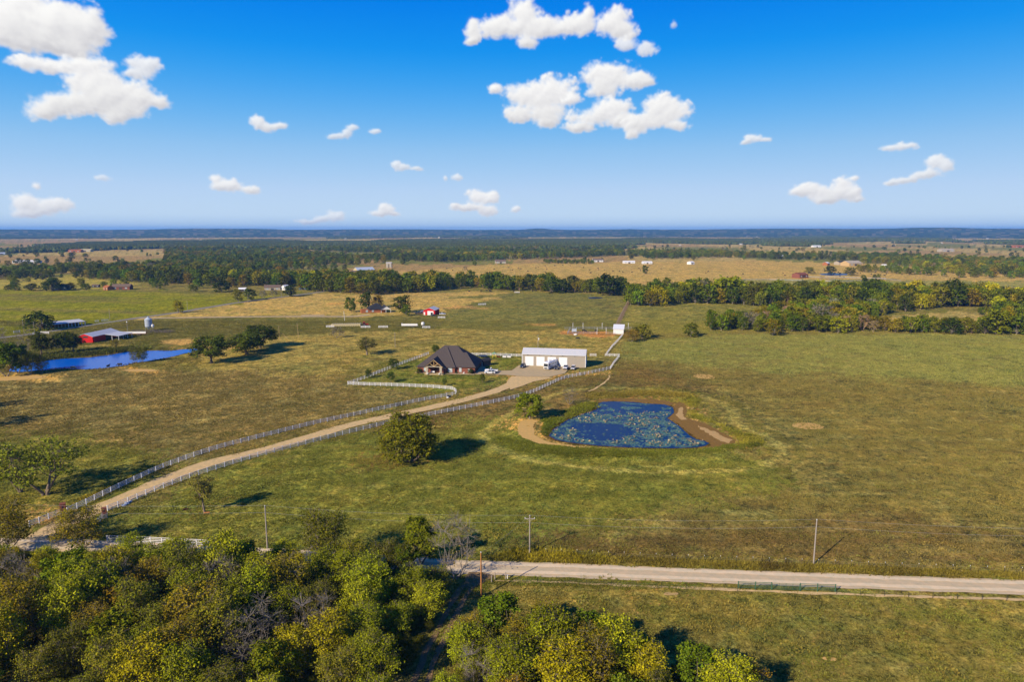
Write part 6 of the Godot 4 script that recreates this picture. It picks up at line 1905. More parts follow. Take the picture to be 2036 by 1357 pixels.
func build_fences() -> void:
	mats.fence_white = mat(lin(0.66, 0.65, 0.67), 0.6)
	white_fence("white rail fence along the upper side of the driveway up to the yard corner", [Vector2(-98.34, -143.04), Vector2(-97.20, -147.51), Vector2(-96.40, -151.95), Vector2(-94.47, -161.27), Vector2(-91.56, -172.89), Vector2(-85.37, -186.19), Vector2(-75.74, -199.02), Vector2(-64.43, -212.50), Vector2(-53.91, -223.01), Vector2(-39.35, -238.08), Vector2(-29.21, -247.33), Vector2(-23.98, -251.62), Vector2(-21.90, -254.02), Vector2(-21.65, -258.12), Vector2(-23.54, -261.92)], true)
	white_fence("white rail fence across the front of the house lawn", [Vector2(-23.98, -262.35), Vector2(-33.66, -265.39), Vector2(-46.01, -267.34), Vector2(-57.44, -268.95), Vector2(-66.59, -270.76)])
	white_fence("white rail fence up the left side of the house yard", [Vector2(-66.70, -271.22), Vector2(-64.99, -274.47), Vector2(-62.18, -281.68), Vector2(-57.47, -296.16), Vector2(-51.38, -313.97), Vector2(-42.22, -339.56)])
	white_fence("white rail fence behind the house lawn reaching the workshop", [Vector2(-22.20, -336.75), Vector2(-8.29, -335.36), Vector2(5.00, -333.30)])
	white_fence("white rail fence along the lower side of driveway and yard", [Vector2(-90.07, -144.13), Vector2(-87.85, -149.26), Vector2(-85.52, -156.00), Vector2(-81.29, -165.09), Vector2(-75.91, -173.66), Vector2(-69.67, -182.26), Vector2(-59.10, -194.08), Vector2(-49.57, -204.21), Vector2(-38.93, -214.81), Vector2(-26.97, -224.59), Vector2(-13.92, -235.26), Vector2(0.37, -247.33), Vector2(8.17, -257.29), Vector2(14.61, -268.95), Vector2(21.57, -280.69), Vector2(30.92, -289.26), Vector2(44.22, -301.69)], true)
	white_fence("white rail fence closing the yard right of the workshop", [Vector2(44.61, -302.82), Vector2(47.70, -314.58), Vector2(52.88, -331.26)])
	white_fence("short white fence stub at the yard's upper right corner", [Vector2(53.20, -333.30), Vector2(46.35, -334.39)])
	white_fence("short white fence stub just right of the workshop", [Vector2(38.87, -334.67), Vector2(41.83, -334.26)])
	white_fence("white fence lane climbing to the loafing shed", [Vector2(47.62, -338.15), Vector2(53.65, -360.56), Vector2(60.81, -384.26), Vector2(66.12, -403.13)])
	white_fence("white entrance fence wing left of the brick gate pillar", [Vector2(-101.65, -135.80), Vector2(-100.15, -139.59), Vector2(-99.04, -142.23)])
	white_fence("short white fence at the driveway mouth beside the second pillar", [Vector2(-88.11, -137.29), Vector2(-88.95, -140.90)])
	white_fence("white roadside fence behind the near wood", [Vector2(-81.46, -129.21), Vector2(-72.39, -128.54), Vector2(-60.22, -127.22)])
	# gate pillars of brick on stone
	for t in [[Vector2(-98.31, -141.70), 1.0, "brick gate pillar with stone foot left of the driveway"], [Vector2(-88.69, -140.64), 0.82, "brick gate pillar right of the driveway, behind a bare bush"]]:
		var o := thing("gate_pillar", t[2], "gate pillar", gp(t[0]), 0.5, "")
		o.scale = Vector3.ONE * t[1]
		box_part(o, "foot", Vector3(0, 0.55, 0), Vector3(1.35, 1.3, 1.35), mats.stone)
		box_part(o, "shaft", Vector3(0, 1.95, 0), Vector3(1.05, 1.55, 1.05), mats.brick)
		box_part(o, "cap", Vector3(0, 2.78, 0), Vector3(1.2, 0.14, 1.2), mats.brick)
		box_part(o, "niche", Vector3(0, 2.1, 0.53), Vector3(0.34, 0.45, 0.03), mats.dark)
	# power line along the county road
	var grey: Material = mats.grey_wood
	var spots := [[Vector2(-48.30, -126.57), 8.70], [Vector2(3.41, -123.81), 7.72], [Vector2(56.67, -119.98), 8.71]]
	utility_pole("plain grey power pole behind the near wood at left", spots[0][0], spots[0][1], 0.15, grey)
	utility_pole("grey power pole with a crossarm beside the gravel road", spots[1][0], spots[1][1], 0.15, grey, true)
	utility_pole("plain grey power pole in the field right of the view", spots[2][0], spots[2][1], 0.15, grey)
	var o_pole := utility_pole("orange-brown power pole where the track meets the road", Vector2(-5.26, -108.38), 8.00, 0.15, mats.orange_wood)
	var hs := []
	for s in spots: hs.append(gp(s[0], s[1] + 0.2))
	hs.push_front(gp(Vector2(-128.46, -129.21), 9.0))
	hs.append(gp(Vector2(118.08, -116.55), 8.6))
	var side := ["left of the frame edge", "between the left pole and the crossarm pole", "between crossarm pole and field pole", "right of the field pole"]
	for i in 4:
		wire("upper power line " + side[i], hs[i], hs[i + 1], 0.7)
		wire("lower power line " + side[i], hs[i] - Vector3(0, 1.5, 0), hs[i + 1] - Vector3(0, 1.5, 0), 0.7)
	wire("power line from the crossarm pole to the orange pole", hs[2], o_pole.position + Vector3(0, 8.00, 0), 0.4)
	# other poles
	utility_pole("thin pole in the tan grass left of the house", Vector2(-62.55, -360.56), 7.63, 0.13, grey)
	utility_pole("pole with a transformer behind the workshop", Vector2(13.71, -355.85), 7.10, 0.14, grey)
	box_part(get_child(get_child_count() - 1), "transformer", Vector3(0.35, 5.2, 0.1), Vector3(0.5, 0.9, 0.5), mats.white_metal)
	utility_pole("bare pole in the pasture right of the oak pair, left of two", Vector2(-133.12, -386.07), 7.56, 0.12, mats.light_wood)
	utility_pole("bare leaning pole in the pasture right of the oak pair, right of two", Vector2(-124.46, -393.47), 8.29, 0.12, mats.light_wood, false, 0.0, 0.06)
	var stay := thing("pole_stay", "slanting brace pole between the two pasture poles", "pole", gp(Vector2(-127.94, -386.07)))
	var sp := Pile.new()
	sp.tube(Vector3(0, -0.2, 0), Vector3(-3.2, 3.6, 0), 0.1, 0.08, 6, true)
	part("shaft", sp.made(), mats.light_wood, stay)
	utility_pole("pole with a floodlight beside the red barn", Vector2(-231.63, -407.12), 7.65, 0.14, grey)
	box_part(get_child(get_child_count() - 1), "floodlight", Vector3(0.1, 7.4, 0.2), Vector3(0.5, 0.5, 0.4), mats.white_metal)
	utility_pole("roadside pole left of the cattle shed tree", Vector2(-300.15, -415.34), 7.49, 0.14, grey)
	utility_pole("roadside pole in front of the cattle shed tree", Vector2(-284.93, -403.13), 7.88, 0.14, grey)
	utility_pole("roadside pole by the white gate panels", Vector2(-276.36, -465.74), 8.53, 0.14, grey)
	utility_pole("roadside pole right of the yellow tree", Vector2(-253.03, -529.68), 7.09, 0.14, grey)
	utility_pole("roadside pole at the bend of the paved road", Vector2(-228.58, -589.65), 6.99, 0.14, grey)
	utility_pole("roadside pole near the cottage", Vector2(-214.70, -634.41), 7.98, 0.14, grey)
	utility_pole("white-topped pole before the brick farmhouse lane", Vector2(-116.04, -469.70), 6.67, 0.14, mats.white, false, 0.0, 0.05)
	# wire fences on both sides of the county road
	wire_fence("wire fence with pale-tipped posts above the gravel road", [Vector2(6.52, -123.81), Vector2(36.47, -121.17), Vector2(64.13, -119.20), Vector2(99.36, -116.18)], 3.0, 1.1, 0.035, mats.dark, mats.white, 2)
	wire_fence("wire fence with dark posts below the gravel road, left of the green gate", [Vector2(0.18, -113.12), Vector2(20.55, -111.73), Vector2(39.14, -110.03)], 4.2, 1.0, 0.035, mats.dark, null, 2)
	wire_fence("wire fence with dark posts below the gravel road, right of the green gate", [Vector2(55.87, -109.20), Vector2(71.49, -108.06), Vector2(91.72, -106.47)], 4.2, 1.0, 0.035, mats.dark, null, 2)
	wire_fence("pasture wire fence beside the brown dirt lane", [Vector2(64.73, -428.30), Vector2(79.81, -497.92), Vector2(98.10, -581.44), Vector2(108.08, -624.93)], 6.0, 1.3, 0.06, mats.grey_wood, null, 2)
	wire_fence("diagonal wire fence behind the red garage", [Vector2(-49.74, -428.30), Vector2(-41.75, -497.92), Vector2(-24.95, -581.44), Vector2(0.98, -664.62)], 7.0, 1.3, 0.07, mats.dark, null, 3)
	# wooden corner brace where the track leaves the road
	var cb := thing("fence_corner", "wooden fence corner brace beside the orange pole", "fence", gp(Vector2(-3.09, -114.72)))
	for q in [Vector2(-3.63, -113.12), Vector2(-3.07, -114.18), Vector2(-1.13, -114.18)]:
		sp = Pile.new()
		sp.tube(Vector3(0, -0.3, 0), Vector3(0, 1.35, 0), 0.1, 0.09, 7, true)
		part("post", sp.made(), mats.grey_wood, cb, gp(q) - cb.position)
	sp = Pile.new()
	sp.tube(gp(Vector2(-3.07, -114.18), 1.05) - cb.position, gp(Vector2(-1.13, -114.18), 1.05) - cb.position, 0.07, 0.07, 6, true)
	part("rail", sp.made(), mats.grey_wood, cb)
	var mk := thing("marker_post", "short white marker post next to the wooden corner brace", "post", gp(Vector2(-0.81, -114.27)))
	sp = Pile.new()
	sp.tube(Vector3(0, -0.2, 0), Vector3(0, 0.75, 0), 0.09, 0.09, 8, true)
	part("pipe", sp.made(), mats.white, mk)
	box_part(mk, "lid", Vector3(0, 0.78, 0), Vector3(0.2, 0.06, 0.2), mats.blue_bin)
	# green pipe gate
	var gl: float = 16.54
	var ga := deg_to_rad(-3.5)
	var gate := thing("pipe_gate", "long green pipe gate and panels below the gravel road", "gate", gp(Vector2(39.50, -110.87)), ga)
	for f in [0.0, 0.178, 0.345, 0.64, 0.817, 1.0]:
		sp = Pile.new()
		sp.tube(Vector3(f * gl, -0.3, 0), Vector3(f * gl, 1.45, 0), 0.085, 0.085, 8, true)
		part("post", sp.made(), mats.green_paint, gate)
	for span in [[0.0, 0.345, 5], [0.64, 1.0, 5]]:
		for k in span[2]:
			sp = Pile.new()
			sp.tube(Vector3(span[0] * gl, 0.3 + k * 0.26, 0), Vector3(span[1] * gl, 0.3 + k * 0.26, 0), 0.035 if k < 4 else 0.05, 0.035 if k < 4 else 0.05, 6)
			part("pipe", sp.made(), mats.green_paint, gate)
	var leaf := Node3D.new()
	leaf.name = "gate_leaf"
	gate.add_child(leaf)
	leaf.position = Vector3(0.352 * gl, 0, 0.05)
	var lw := 0.28 * gl
	for k in 6:
		sp = Pile.new()
		sp.tube(Vector3(0, 0.22 + k * 0.22, 0), Vector3(lw, 0.22 + k * 0.22, 0), 0.03, 0.03, 6)
		part("pipe", sp.made(), mats.green_paint, leaf)
	for k in 5:
		sp = Pile.new()
		sp.tube(Vector3(lw * k / 4.0, 0.2, 0), Vector3(lw * k / 4.0, 1.34, 0), 0.03, 0.03, 6)
		part("upright", sp.made(), mats.green_paint, leaf)
	# short white panels dotted along the far fence line and road: cattle guards
	var n := 0
	for t in [
		["white fence panel left of the hay bales", Vector2(-119.79, -436.23), Vector2(-114.92, -436.23)], ["white fence panel before the red tractor", Vector2(-96.89, -433.93), Vector2(-91.08, -433.93)], ["white fence panel alone between tractor and stock trailer", Vector2(-85.58, -433.93), Vector2(-79.77, -433.93)], ["white fence panel right of the stock trailer", Vector2(-57.34, -432.79), Vector2(-52.51, -432.79)], ["white fence panel before the red garage", Vector2(-52.77, -483.41), Vector2(-47.74, -483.41)],
		["white gate panel by the roadside pole, left of two", Vector2(-284.22, -461.84), Vector2(-282.59, -463.13)], ["white gate panel by the roadside pole, right of two", Vector2(-282.07, -465.74), Vector2(-279.11, -468.37)], ["white gate panel below the cattle shed tree, left of two", Vector2(-287.50, -405.11), Vector2(-284.64, -407.12)], ["white gate panel below the cattle shed tree, right of two", Vector2(-285.42, -409.14), Vector2(-280.54, -409.14)], ["white gate panel behind the pale leafless trees", Vector2(-303.35, -411.19), Vector2(-301.89, -414.29)], ["white gate panel in the pasture far behind the garage", Vector2(-28.25, -569.53), Vector2(-22.00, -571.48)], ["white panel at the end of the far diagonal fence", Vector2(2.51, -680.82), Vector2(7.54, -680.82)],
	]:
		rail_fence("stock_fence", t[0], along([t[1], t[2]], 2.6), 1.35, 4, 0.15, 0.13, mats.fence_white, "fence")
	rail_fence("lane_fence", "pale plank fence along the straight farm lane", along([Vector2(-153.10, -493.48), Vector2(-137.42, -496.44)], 4.0), 1.2, 3, 0.15, 0.18, mats.grey_wood)
	# corral of pipe panels
	var runs := [[[Vector2(33.40, -427.19), Vector2(45.28, -428.30), Vector2(62.66, -427.19), Vector2(76.97, -427.19)], "back pipe rail of the corral"], [[Vector2(33.38, -407.12), Vector2(43.20, -408.13), Vector2(51.10, -408.13)], "left front pipe rail of the corral"], [[Vector2(56.83, -407.72), Vector2(61.08, -407.72)], "right front pipe rail of the corral beside the white shed"], [[Vector2(33.38, -407.12), Vector2(36.89, -427.19)], "left side pipe rail of the corral"]]
	for r in runs:
		rail_fence("corral_fence", "grey " + r[1], along(r[0], 3.2), 1.7, 5, 0.14, 0.07, mats.steel, "fence", false, 0.35)
	for t in [[Vector2(51.38, -407.93), "tall white gate post at the corral opening, left one"], [Vector2(56.86, -407.93), "tall white gate post at the corral opening, right one"], [Vector2(38.68, -429.41), "tall pale post at the back of the corral, left one"], [Vector2(45.05, -429.19), "tall pale post at the back of the corral, second one"], [Vector2(57.13, -428.74), "tall pale post at the back of the corral, third one"], [Vector2(73.66, -428.30), "tall pale post behind the white shed"]]:
		var o := thing("gate_post", t[1], "post", gp(t[0]))
		sp = Pile.new()
		sp.tube(Vector3(0, -0.3, 0), Vector3(0, 4.0, 0), 0.13, 0.12, 7, true)
		part("shaft", sp.made(), mats.white, o)
		box_part(o, "cap", Vector3(0, 4.03, 0), Vector3(0.32, 0.06, 0.32), mats.white)
	# cattle yards far behind: rails
	for r in [[[Vector2(288.97, -853.56), Vector2(323.25, -857.90), Vector2(358.96, -840.79)], "long pale rail fence below the far pasture"], [[Vector2(387.66, -913.60), Vector2(404.69, -899.01), Vector2(404.28, -845.00)], "pale rail of the far cattle yards, upper"], [[Vector2(376.91, -836.62), Vector2(394.51, -824.35), Vector2(453.55, -853.56)], "pale rail of the far cattle yards, lower"], [[Vector2(417.90, -913.60), Vector2(446.28, -889.54), Vector2(475.63, -871.18)], "pale rail of the far cattle yards, middle"], [[Vector2(472.42, -871.18), Vector2(475.45, -836.62)], "pale rail of the far cattle yards, right end"]]:
		rail_fence("yard_rail", r[1], along(r[0], 14.0), 1.8, 4, 0.3, 0.16, mats.steel, "fence", false, 0.4)

# ---------------------------------------------------------------- vehicles, animals, yard things
func wheels(o: Node3D, spots: Array, r: float, w: float) -> void:
	var t := Pile.new()
	t.tube(Vector3(0, 0, -w * 0.5), Vector3(0, 0, w * 0.5), r, r, 16, true)
	var rim := Pile.new()
	rim.tube(Vector3(0, 0, -w * 0.5 - 0.015), Vector3(0, 0, w * 0.5 + 0.015), r * 0.6, r * 0.6, 12, true)
	var tm := t.made()
	var rm := rim.made()
	for s in spots:
		var q := Node3D.new()
		q.name = "wheel"
		o.add_child(q, true)
		q.position = s
		part("tyre", tm, mats.tyre, q)
		part("rim", rm, mats.chrome, q)

func loft(p: Pile, sections: Array) -> void:   # rings of equal length joined one to the next, closed at both ends
	for i in sections.size() - 1:
		var mid := Vector3.ZERO
		for q in sections[i]: mid += q / sections[i].size() * 0.5
		for q in sections[i + 1]: mid += q / sections[i + 1].size() * 0.5
		for j in sections[i].size():
			var k: int = (j + 1) % sections[i].size()
			p.face([sections[i][j], sections[i][k], sections[i + 1][k], sections[i + 1][j]], mid)
	for e in [0, sections.size() - 1]:
		var mid2 := Vector3.ZERO
		for q in sections[1 if e == 0 else e - 1]: mid2 += q / sections[0].size()
		p.face(sections[e], mid2)

func car_section(x: float, half: float, y0: float, y1: float, top_half: float) -> Array:
	var m := lerpf(y0, y1, 0.55)
	return [Vector3(x, y0, -half * 0.92), Vector3(x, m, -half), Vector3(x, y1, -top_half), Vector3(x, y1, top_half), Vector3(x, m, half), Vector3(x, y0, half * 0.92)]

func make_car(called: String, label: String, cat: String, at: Vector3, turn: float, paint: Material, shape: String) -> Node3D:   # the nose points along +x
	var o := thing(called, label, cat, at, turn)
	var long := 2.3
	var roof := 1.5
	if shape == "pickup":
		long = 2.85; roof = 1.85
	elif shape == "suv":
		long = 2.4; roof = 1.75
	var belt := 0.95 if shape != "pickup" else 1.12
	var low := 0.32 if shape != "pickup" else 0.45
	var hw := 0.92 if shape != "pickup" else 1.0
	var p := Pile.new()
	if shape == "pickup":
		loft(p, [car_section(-long, hw * 0.95, low, belt, hw * 0.93), car_section(-long * 0.1, hw, low, belt, hw * 0.95), car_section(long * 0.45, hw, low, belt, hw * 0.9), car_section(long * 0.92, hw * 0.97, low, belt - 0.06, hw * 0.82), car_section(long, hw * 0.85, low + 0.1, belt - 0.25, hw * 0.7)])
	else:
		loft(p, [car_section(-long, hw * 0.86, low + 0.1, belt - 0.05, hw * 0.75), car_section(-long * 0.92, hw * 0.97, low, belt, hw * 0.86), car_section(0, hw, low, belt, hw * 0.92), car_section(long * 0.5, hw, low, belt - 0.02, hw * 0.88), car_section(long * 0.93, hw * 0.95, low, belt - 0.2, hw * 0.75), car_section(long, hw * 0.8, low + 0.12, belt - 0.35, hw * 0.65)])
	part("body", p.made(), paint, o)
	# cabin: glasshouse with a painted roof on top
	var c0 := -long * 0.86 if shape == "suv" else (-long * 0.12 if shape == "pickup" else -long * 0.74)
	var c1 := long * 0.42
	var t0 := c0 + (0.18 if shape != "sedan" else 0.65)
	var t1 := c1 - 0.75
	var g := Pile.new()
	var b := hw * 0.9
	var tb := hw * 0.74
	loft(g, [[Vector3(c0, belt - 0.02, -b), Vector3(c0, belt - 0.02, b), Vector3(t0, roof - 0.07, tb), Vector3(t0, roof - 0.07, -tb)], [Vector3(c1, belt - 0.02, -b), Vector3(c1, belt - 0.02, b), Vector3(t1, roof - 0.07, tb), Vector3(t1, roof - 0.07, -tb)]])
	part("windows", g.made(), mats.glass, o)
	g = Pile.new()
	loft(g, [[Vector3(t0 - 0.06, roof - 0.07, -tb - 0.03), Vector3(t0 - 0.06, roof - 0.07, tb + 0.03), Vector3(t0 + 0.1, roof, tb * 0.85), Vector3(t0 + 0.1, roof, -tb * 0.85)], [Vector3(t1 + 0.06, roof - 0.07, -tb - 0.03), Vector3(t1 + 0.06, roof - 0.07, tb + 0.03), Vector3(t1 - 0.1, roof, tb * 0.85), Vector3(t1 - 0.1, roof, -tb * 0.85)]])
	part("roof", g.made(), paint, o)
	for s in [-1.0, 1.0]:
		g = Pile.new()
		g.beam(Vector3((c0 + c1) * 0.5 - 0.05, belt, s * (b + 0.01)), Vector3((t0 + t1) * 0.5, roof - 0.06, s * (tb + 0.02)), 0.06, 0.1)
		part("door_pillar", g.made(), paint, o)
		box_part(o, "headlight", Vector3(long - 0.08, belt - 0.28, s * hw * 0.62), Vector3(0.12, 0.16, 0.3), mats.lamp_clear)
		box_part(o, "tail_light", Vector3(-long + 0.04, belt - 0.12, s * hw * 0.7), Vector3(0.1, 0.28, 0.16), mats.lamp_red)
		box_part(o, "mirror", Vector3(c1 - 0.45, belt + 0.12, s * (hw + 0.1)), Vector3(0.12, 0.14, 0.2), paint)
	box_part(o, "bumper", Vector3(long - 0.02, low + 0.16, 0), Vector3(0.16, 0.2, hw * 1.7), mats.chrome if shape == "pickup" else mats.dark)
	box_part(o, "grille", Vector3(long + 0.0, belt - 0.33, 0), Vector3(0.05, 0.18, hw * 0.85), mats.dark)
	if shape == "pickup":
		box_part(o, "bed", Vector3(-long * 0.56, belt + 0.005, 0), Vector3(long * 0.78, 0.02, hw * 1.5), mats.dark)
	var wr := 0.34 if shape == "sedan" else 0.40
	wheels(o, [Vector3(long * 0.62, wr, hw * 0.88), Vector3(long * 0.62, wr, -hw * 0.88), Vector3(-long * 0.6, wr, hw * 0.88), Vector3(-long * 0.6, wr, -hw * 0.88)], wr, 0.24)
	return o

func camper(at: Vector3, turn: float) -> void:
	var o := thing("motorhome", "large white motorhome with dark windshield parked before the third roller door", "motorhome", at, turn)
	var p := Pile.new()
	var body := []
	for s in [[-5.2, 1.0], [4.2, 1.0], [4.9, 0.96], [5.25, 0.88]]:
		var w: float = 1.28 * s[1]
		var top: float = 3.5 if s[0] < 4.5 else (3.3 if s[0] < 5.0 else 2.9)
		body.append([Vector3(s[0], 0.45, -w), Vector3(s[0], top - 0.25, -w), Vector3(s[0], top, -w * 0.85), Vector3(s[0], top, w * 0.85), Vector3(s[0], top - 0.25, w), Vector3(s[0], 0.45, w)])
	loft(p, body)
	part("body", p.made(), mats.car_white, o)
	p = Pile.new()
	p.quad(Vector3(5.0, 2.95, -1.05), Vector3(5.0, 2.95, 1.05), Vector3(5.3, 1.5, 1.05), Vector3(5.3, 1.5, -1.05))
	p.box(Vector3(5.12, 2.2, 0), Vector3(0.32, 1.25, 2.0))
	part("windshield", p.made(), mats.glass, o)
	box_part(o, "grille", Vector3(5.24, 0.85, 0), Vector3(0.12, 0.5, 1.7), mats.dark)
	for s in [-1.0, 1.0]:
		box_part(o, "headlight", Vector3(5.22, 1.2, s * 0.85), Vector3(0.14, 0.2, 0.35), mats.lamp_clear)
		box_part(o, "stripe", Vector3(-0.4, 1.0, s * 1.29), Vector3(9.0, 0.3, 0.02), mats.steel)
		box_part(o, "side_glass", Vector3(3.9, 2.2, s * 1.29), Vector3(1.3, 0.9, 0.02), mats.glass)
		for k in 3: box_part(o, "side_glass", Vector3(1.4 - k * 2.0, 2.25, s * 1.29), Vector3(1.1, 0.7, 0.02), mats.glass)
	for k in 2: box_part(o, "air_conditioner", Vector3(1.8 - k * 4.2, 3.63, 0), Vector3(1.0, 0.3, 0.8), mats.white_metal)
	wheels(o, [Vector3(3.3, 0.48, 1.1), Vector3(3.3, 0.48, -1.1), Vector3(-2.6, 0.48, 1.1), Vector3(-2.6, 0.48, -1.1), Vector3(-3.7, 0.48, 1.1), Vector3(-3.7, 0.48, -1.1)], 0.48, 0.3)

func tractor(label: String, at: Vector3, turn: float, paint: Material) -> void:
	var o := thing("tractor", label, "tractor", at, turn)
	var p := Pile.new()
	loft(p, [car_section(-0.2, 0.45, 0.9, 1.7, 0.4), car_section(1.7, 0.42, 0.9, 1.6, 0.34), car_section(1.95, 0.36, 1.0, 1.45, 0.3)])
	part("hood", p.made(), paint, o)
	box_part(o, "cab", Vector3(-0.9, 2.0, 0), Vector3(1.4, 1.3, 1.4), mats.glass)
	box_part(o, "cab_roof", Vector3(-0.9, 2.72, 0), Vector3(1.6, 0.14, 1.6), paint)
	box_part(o, "chassis", Vector3(0.2, 0.9, 0), Vector3(3.4, 0.4, 0.6), mats.dark)
	for s in [-1.0, 1.0]: box_part(o, "fender", Vector3(-0.9, 1.75, s * 0.95), Vector3(1.5, 0.08, 0.5), paint)
	wheels(o, [Vector3(-0.9, 0.85, 0.95), Vector3(-0.9, 0.85, -0.95)], 0.85, 0.5)
	wheels(o, [Vector3(1.4, 0.5, 0.8), Vector3(1.4, 0.5, -0.8)], 0.5, 0.3)

func ring_at(c: Vector3, ry: float, rz: float, tilt := 0.0) -> Array:
	var out := []
	for i in 8:
		var a := TAU * i / 8
		out.append(c + Vector3(sin(a) * ry * tilt, sin(a) * ry, cos(a) * rz))
	return out

func cow_mesh(head_down: bool) -> ArrayMesh:
	var p := Pile.new()
	var hy := 0.55 if head_down else 1.45
	var hx := 1.35 if head_down else 1.25
	loft(p, [ring_at(Vector3(-1.02, 1.12, 0), 0.14, 0.12), ring_at(Vector3(-0.92, 1.08, 0), 0.33, 0.28), ring_at(Vector3(-0.45, 1.0, 0), 0.40, 0.36), ring_at(Vector3(0.1, 0.97, 0), 0.43, 0.38), ring_at(Vector3(0.6, 1.0, 0), 0.42, 0.31), ring_at(Vector3(0.88, 1.06, 0), 0.32, 0.22), ring_at(Vector3(0.5 * (0.9 + hx), 0.5 * (1.1 + hy), 0), 0.2, 0.15), ring_at(Vector3(hx, hy, 0), 0.17, 0.13), ring_at(Vector3(hx + 0.28, hy - 0.14, 0), 0.11, 0.09), ring_at(Vector3(hx + 0.4, hy - 0.2, 0), 0.07, 0.07)])
	for s in [-1.0, 1.0]:
		p.tube(Vector3(0.62, 0.85, s * 0.2), Vector3(0.60, 0.42, s * 0.2), 0.14, 0.075, 6)
		p.tube(Vector3(0.60, 0.42, s * 0.2), Vector3(0.62, 0.0, s * 0.2), 0.075, 0.065, 6, true)
		p.tube(Vector3(-0.72, 0.95, s * 0.2), Vector3(-0.66, 0.62, s * 0.2), 0.2, 0.11, 6)
		p.tube(Vector3(-0.66, 0.62, s * 0.2), Vector3(-0.80, 0.40, s * 0.2), 0.10, 0.07, 6)
		p.tube(Vector3(-0.80, 0.40, s * 0.2), Vector3(-0.78, 0.0, s * 0.2), 0.07, 0.065, 6, true)
		p.tube(Vector3(hx - 0.04, hy + 0.1, s * 0.1), Vector3(hx - 0.06, hy + 0.13, s * 0.3), 0.05, 0.02, 4)
	p.tube(Vector3(-1.0, 1.28, 0), Vector3(-1.13, 0.55, 0), 0.035, 0.02, 4)
	return p.made()

func round_bales() -> void:
	var p := Pile.new()
	p.tube(Vector3(0, 0, -0.7), Vector3(0, 0, 0.7), 0.85, 0.85, 14, true)
	var bale := p.made()
	p = Pile.new()
	p.tube(Vector3(0, 0, -0.06), Vector3(0, 0, 0.06), 0.862, 0.862, 14)
	var band := p.made()
	var n := 13
	for i in n:
		for row in 2:
			var q: Vector2 = (Vector2(-117.10, -440.89)).lerp(Vector2(-99.91, -443.26), i / (n - 1.0)) + Vector2(0, -row * 1.9)
			var o := thing("hay_bale", "round hay bale, %s from the left in the %s row of the bale line" % [nth(i + 1), ["front", "back"][row]], "hay bale", gp(q, 0.84), 0.05 * (i % 3), "round hay bales in two rows")
			part("straw", bale, mats.hay, o)
			for z in [-0.4, 0.4]: part("band", band, mats.white, o, Vector3(0, 0, z))

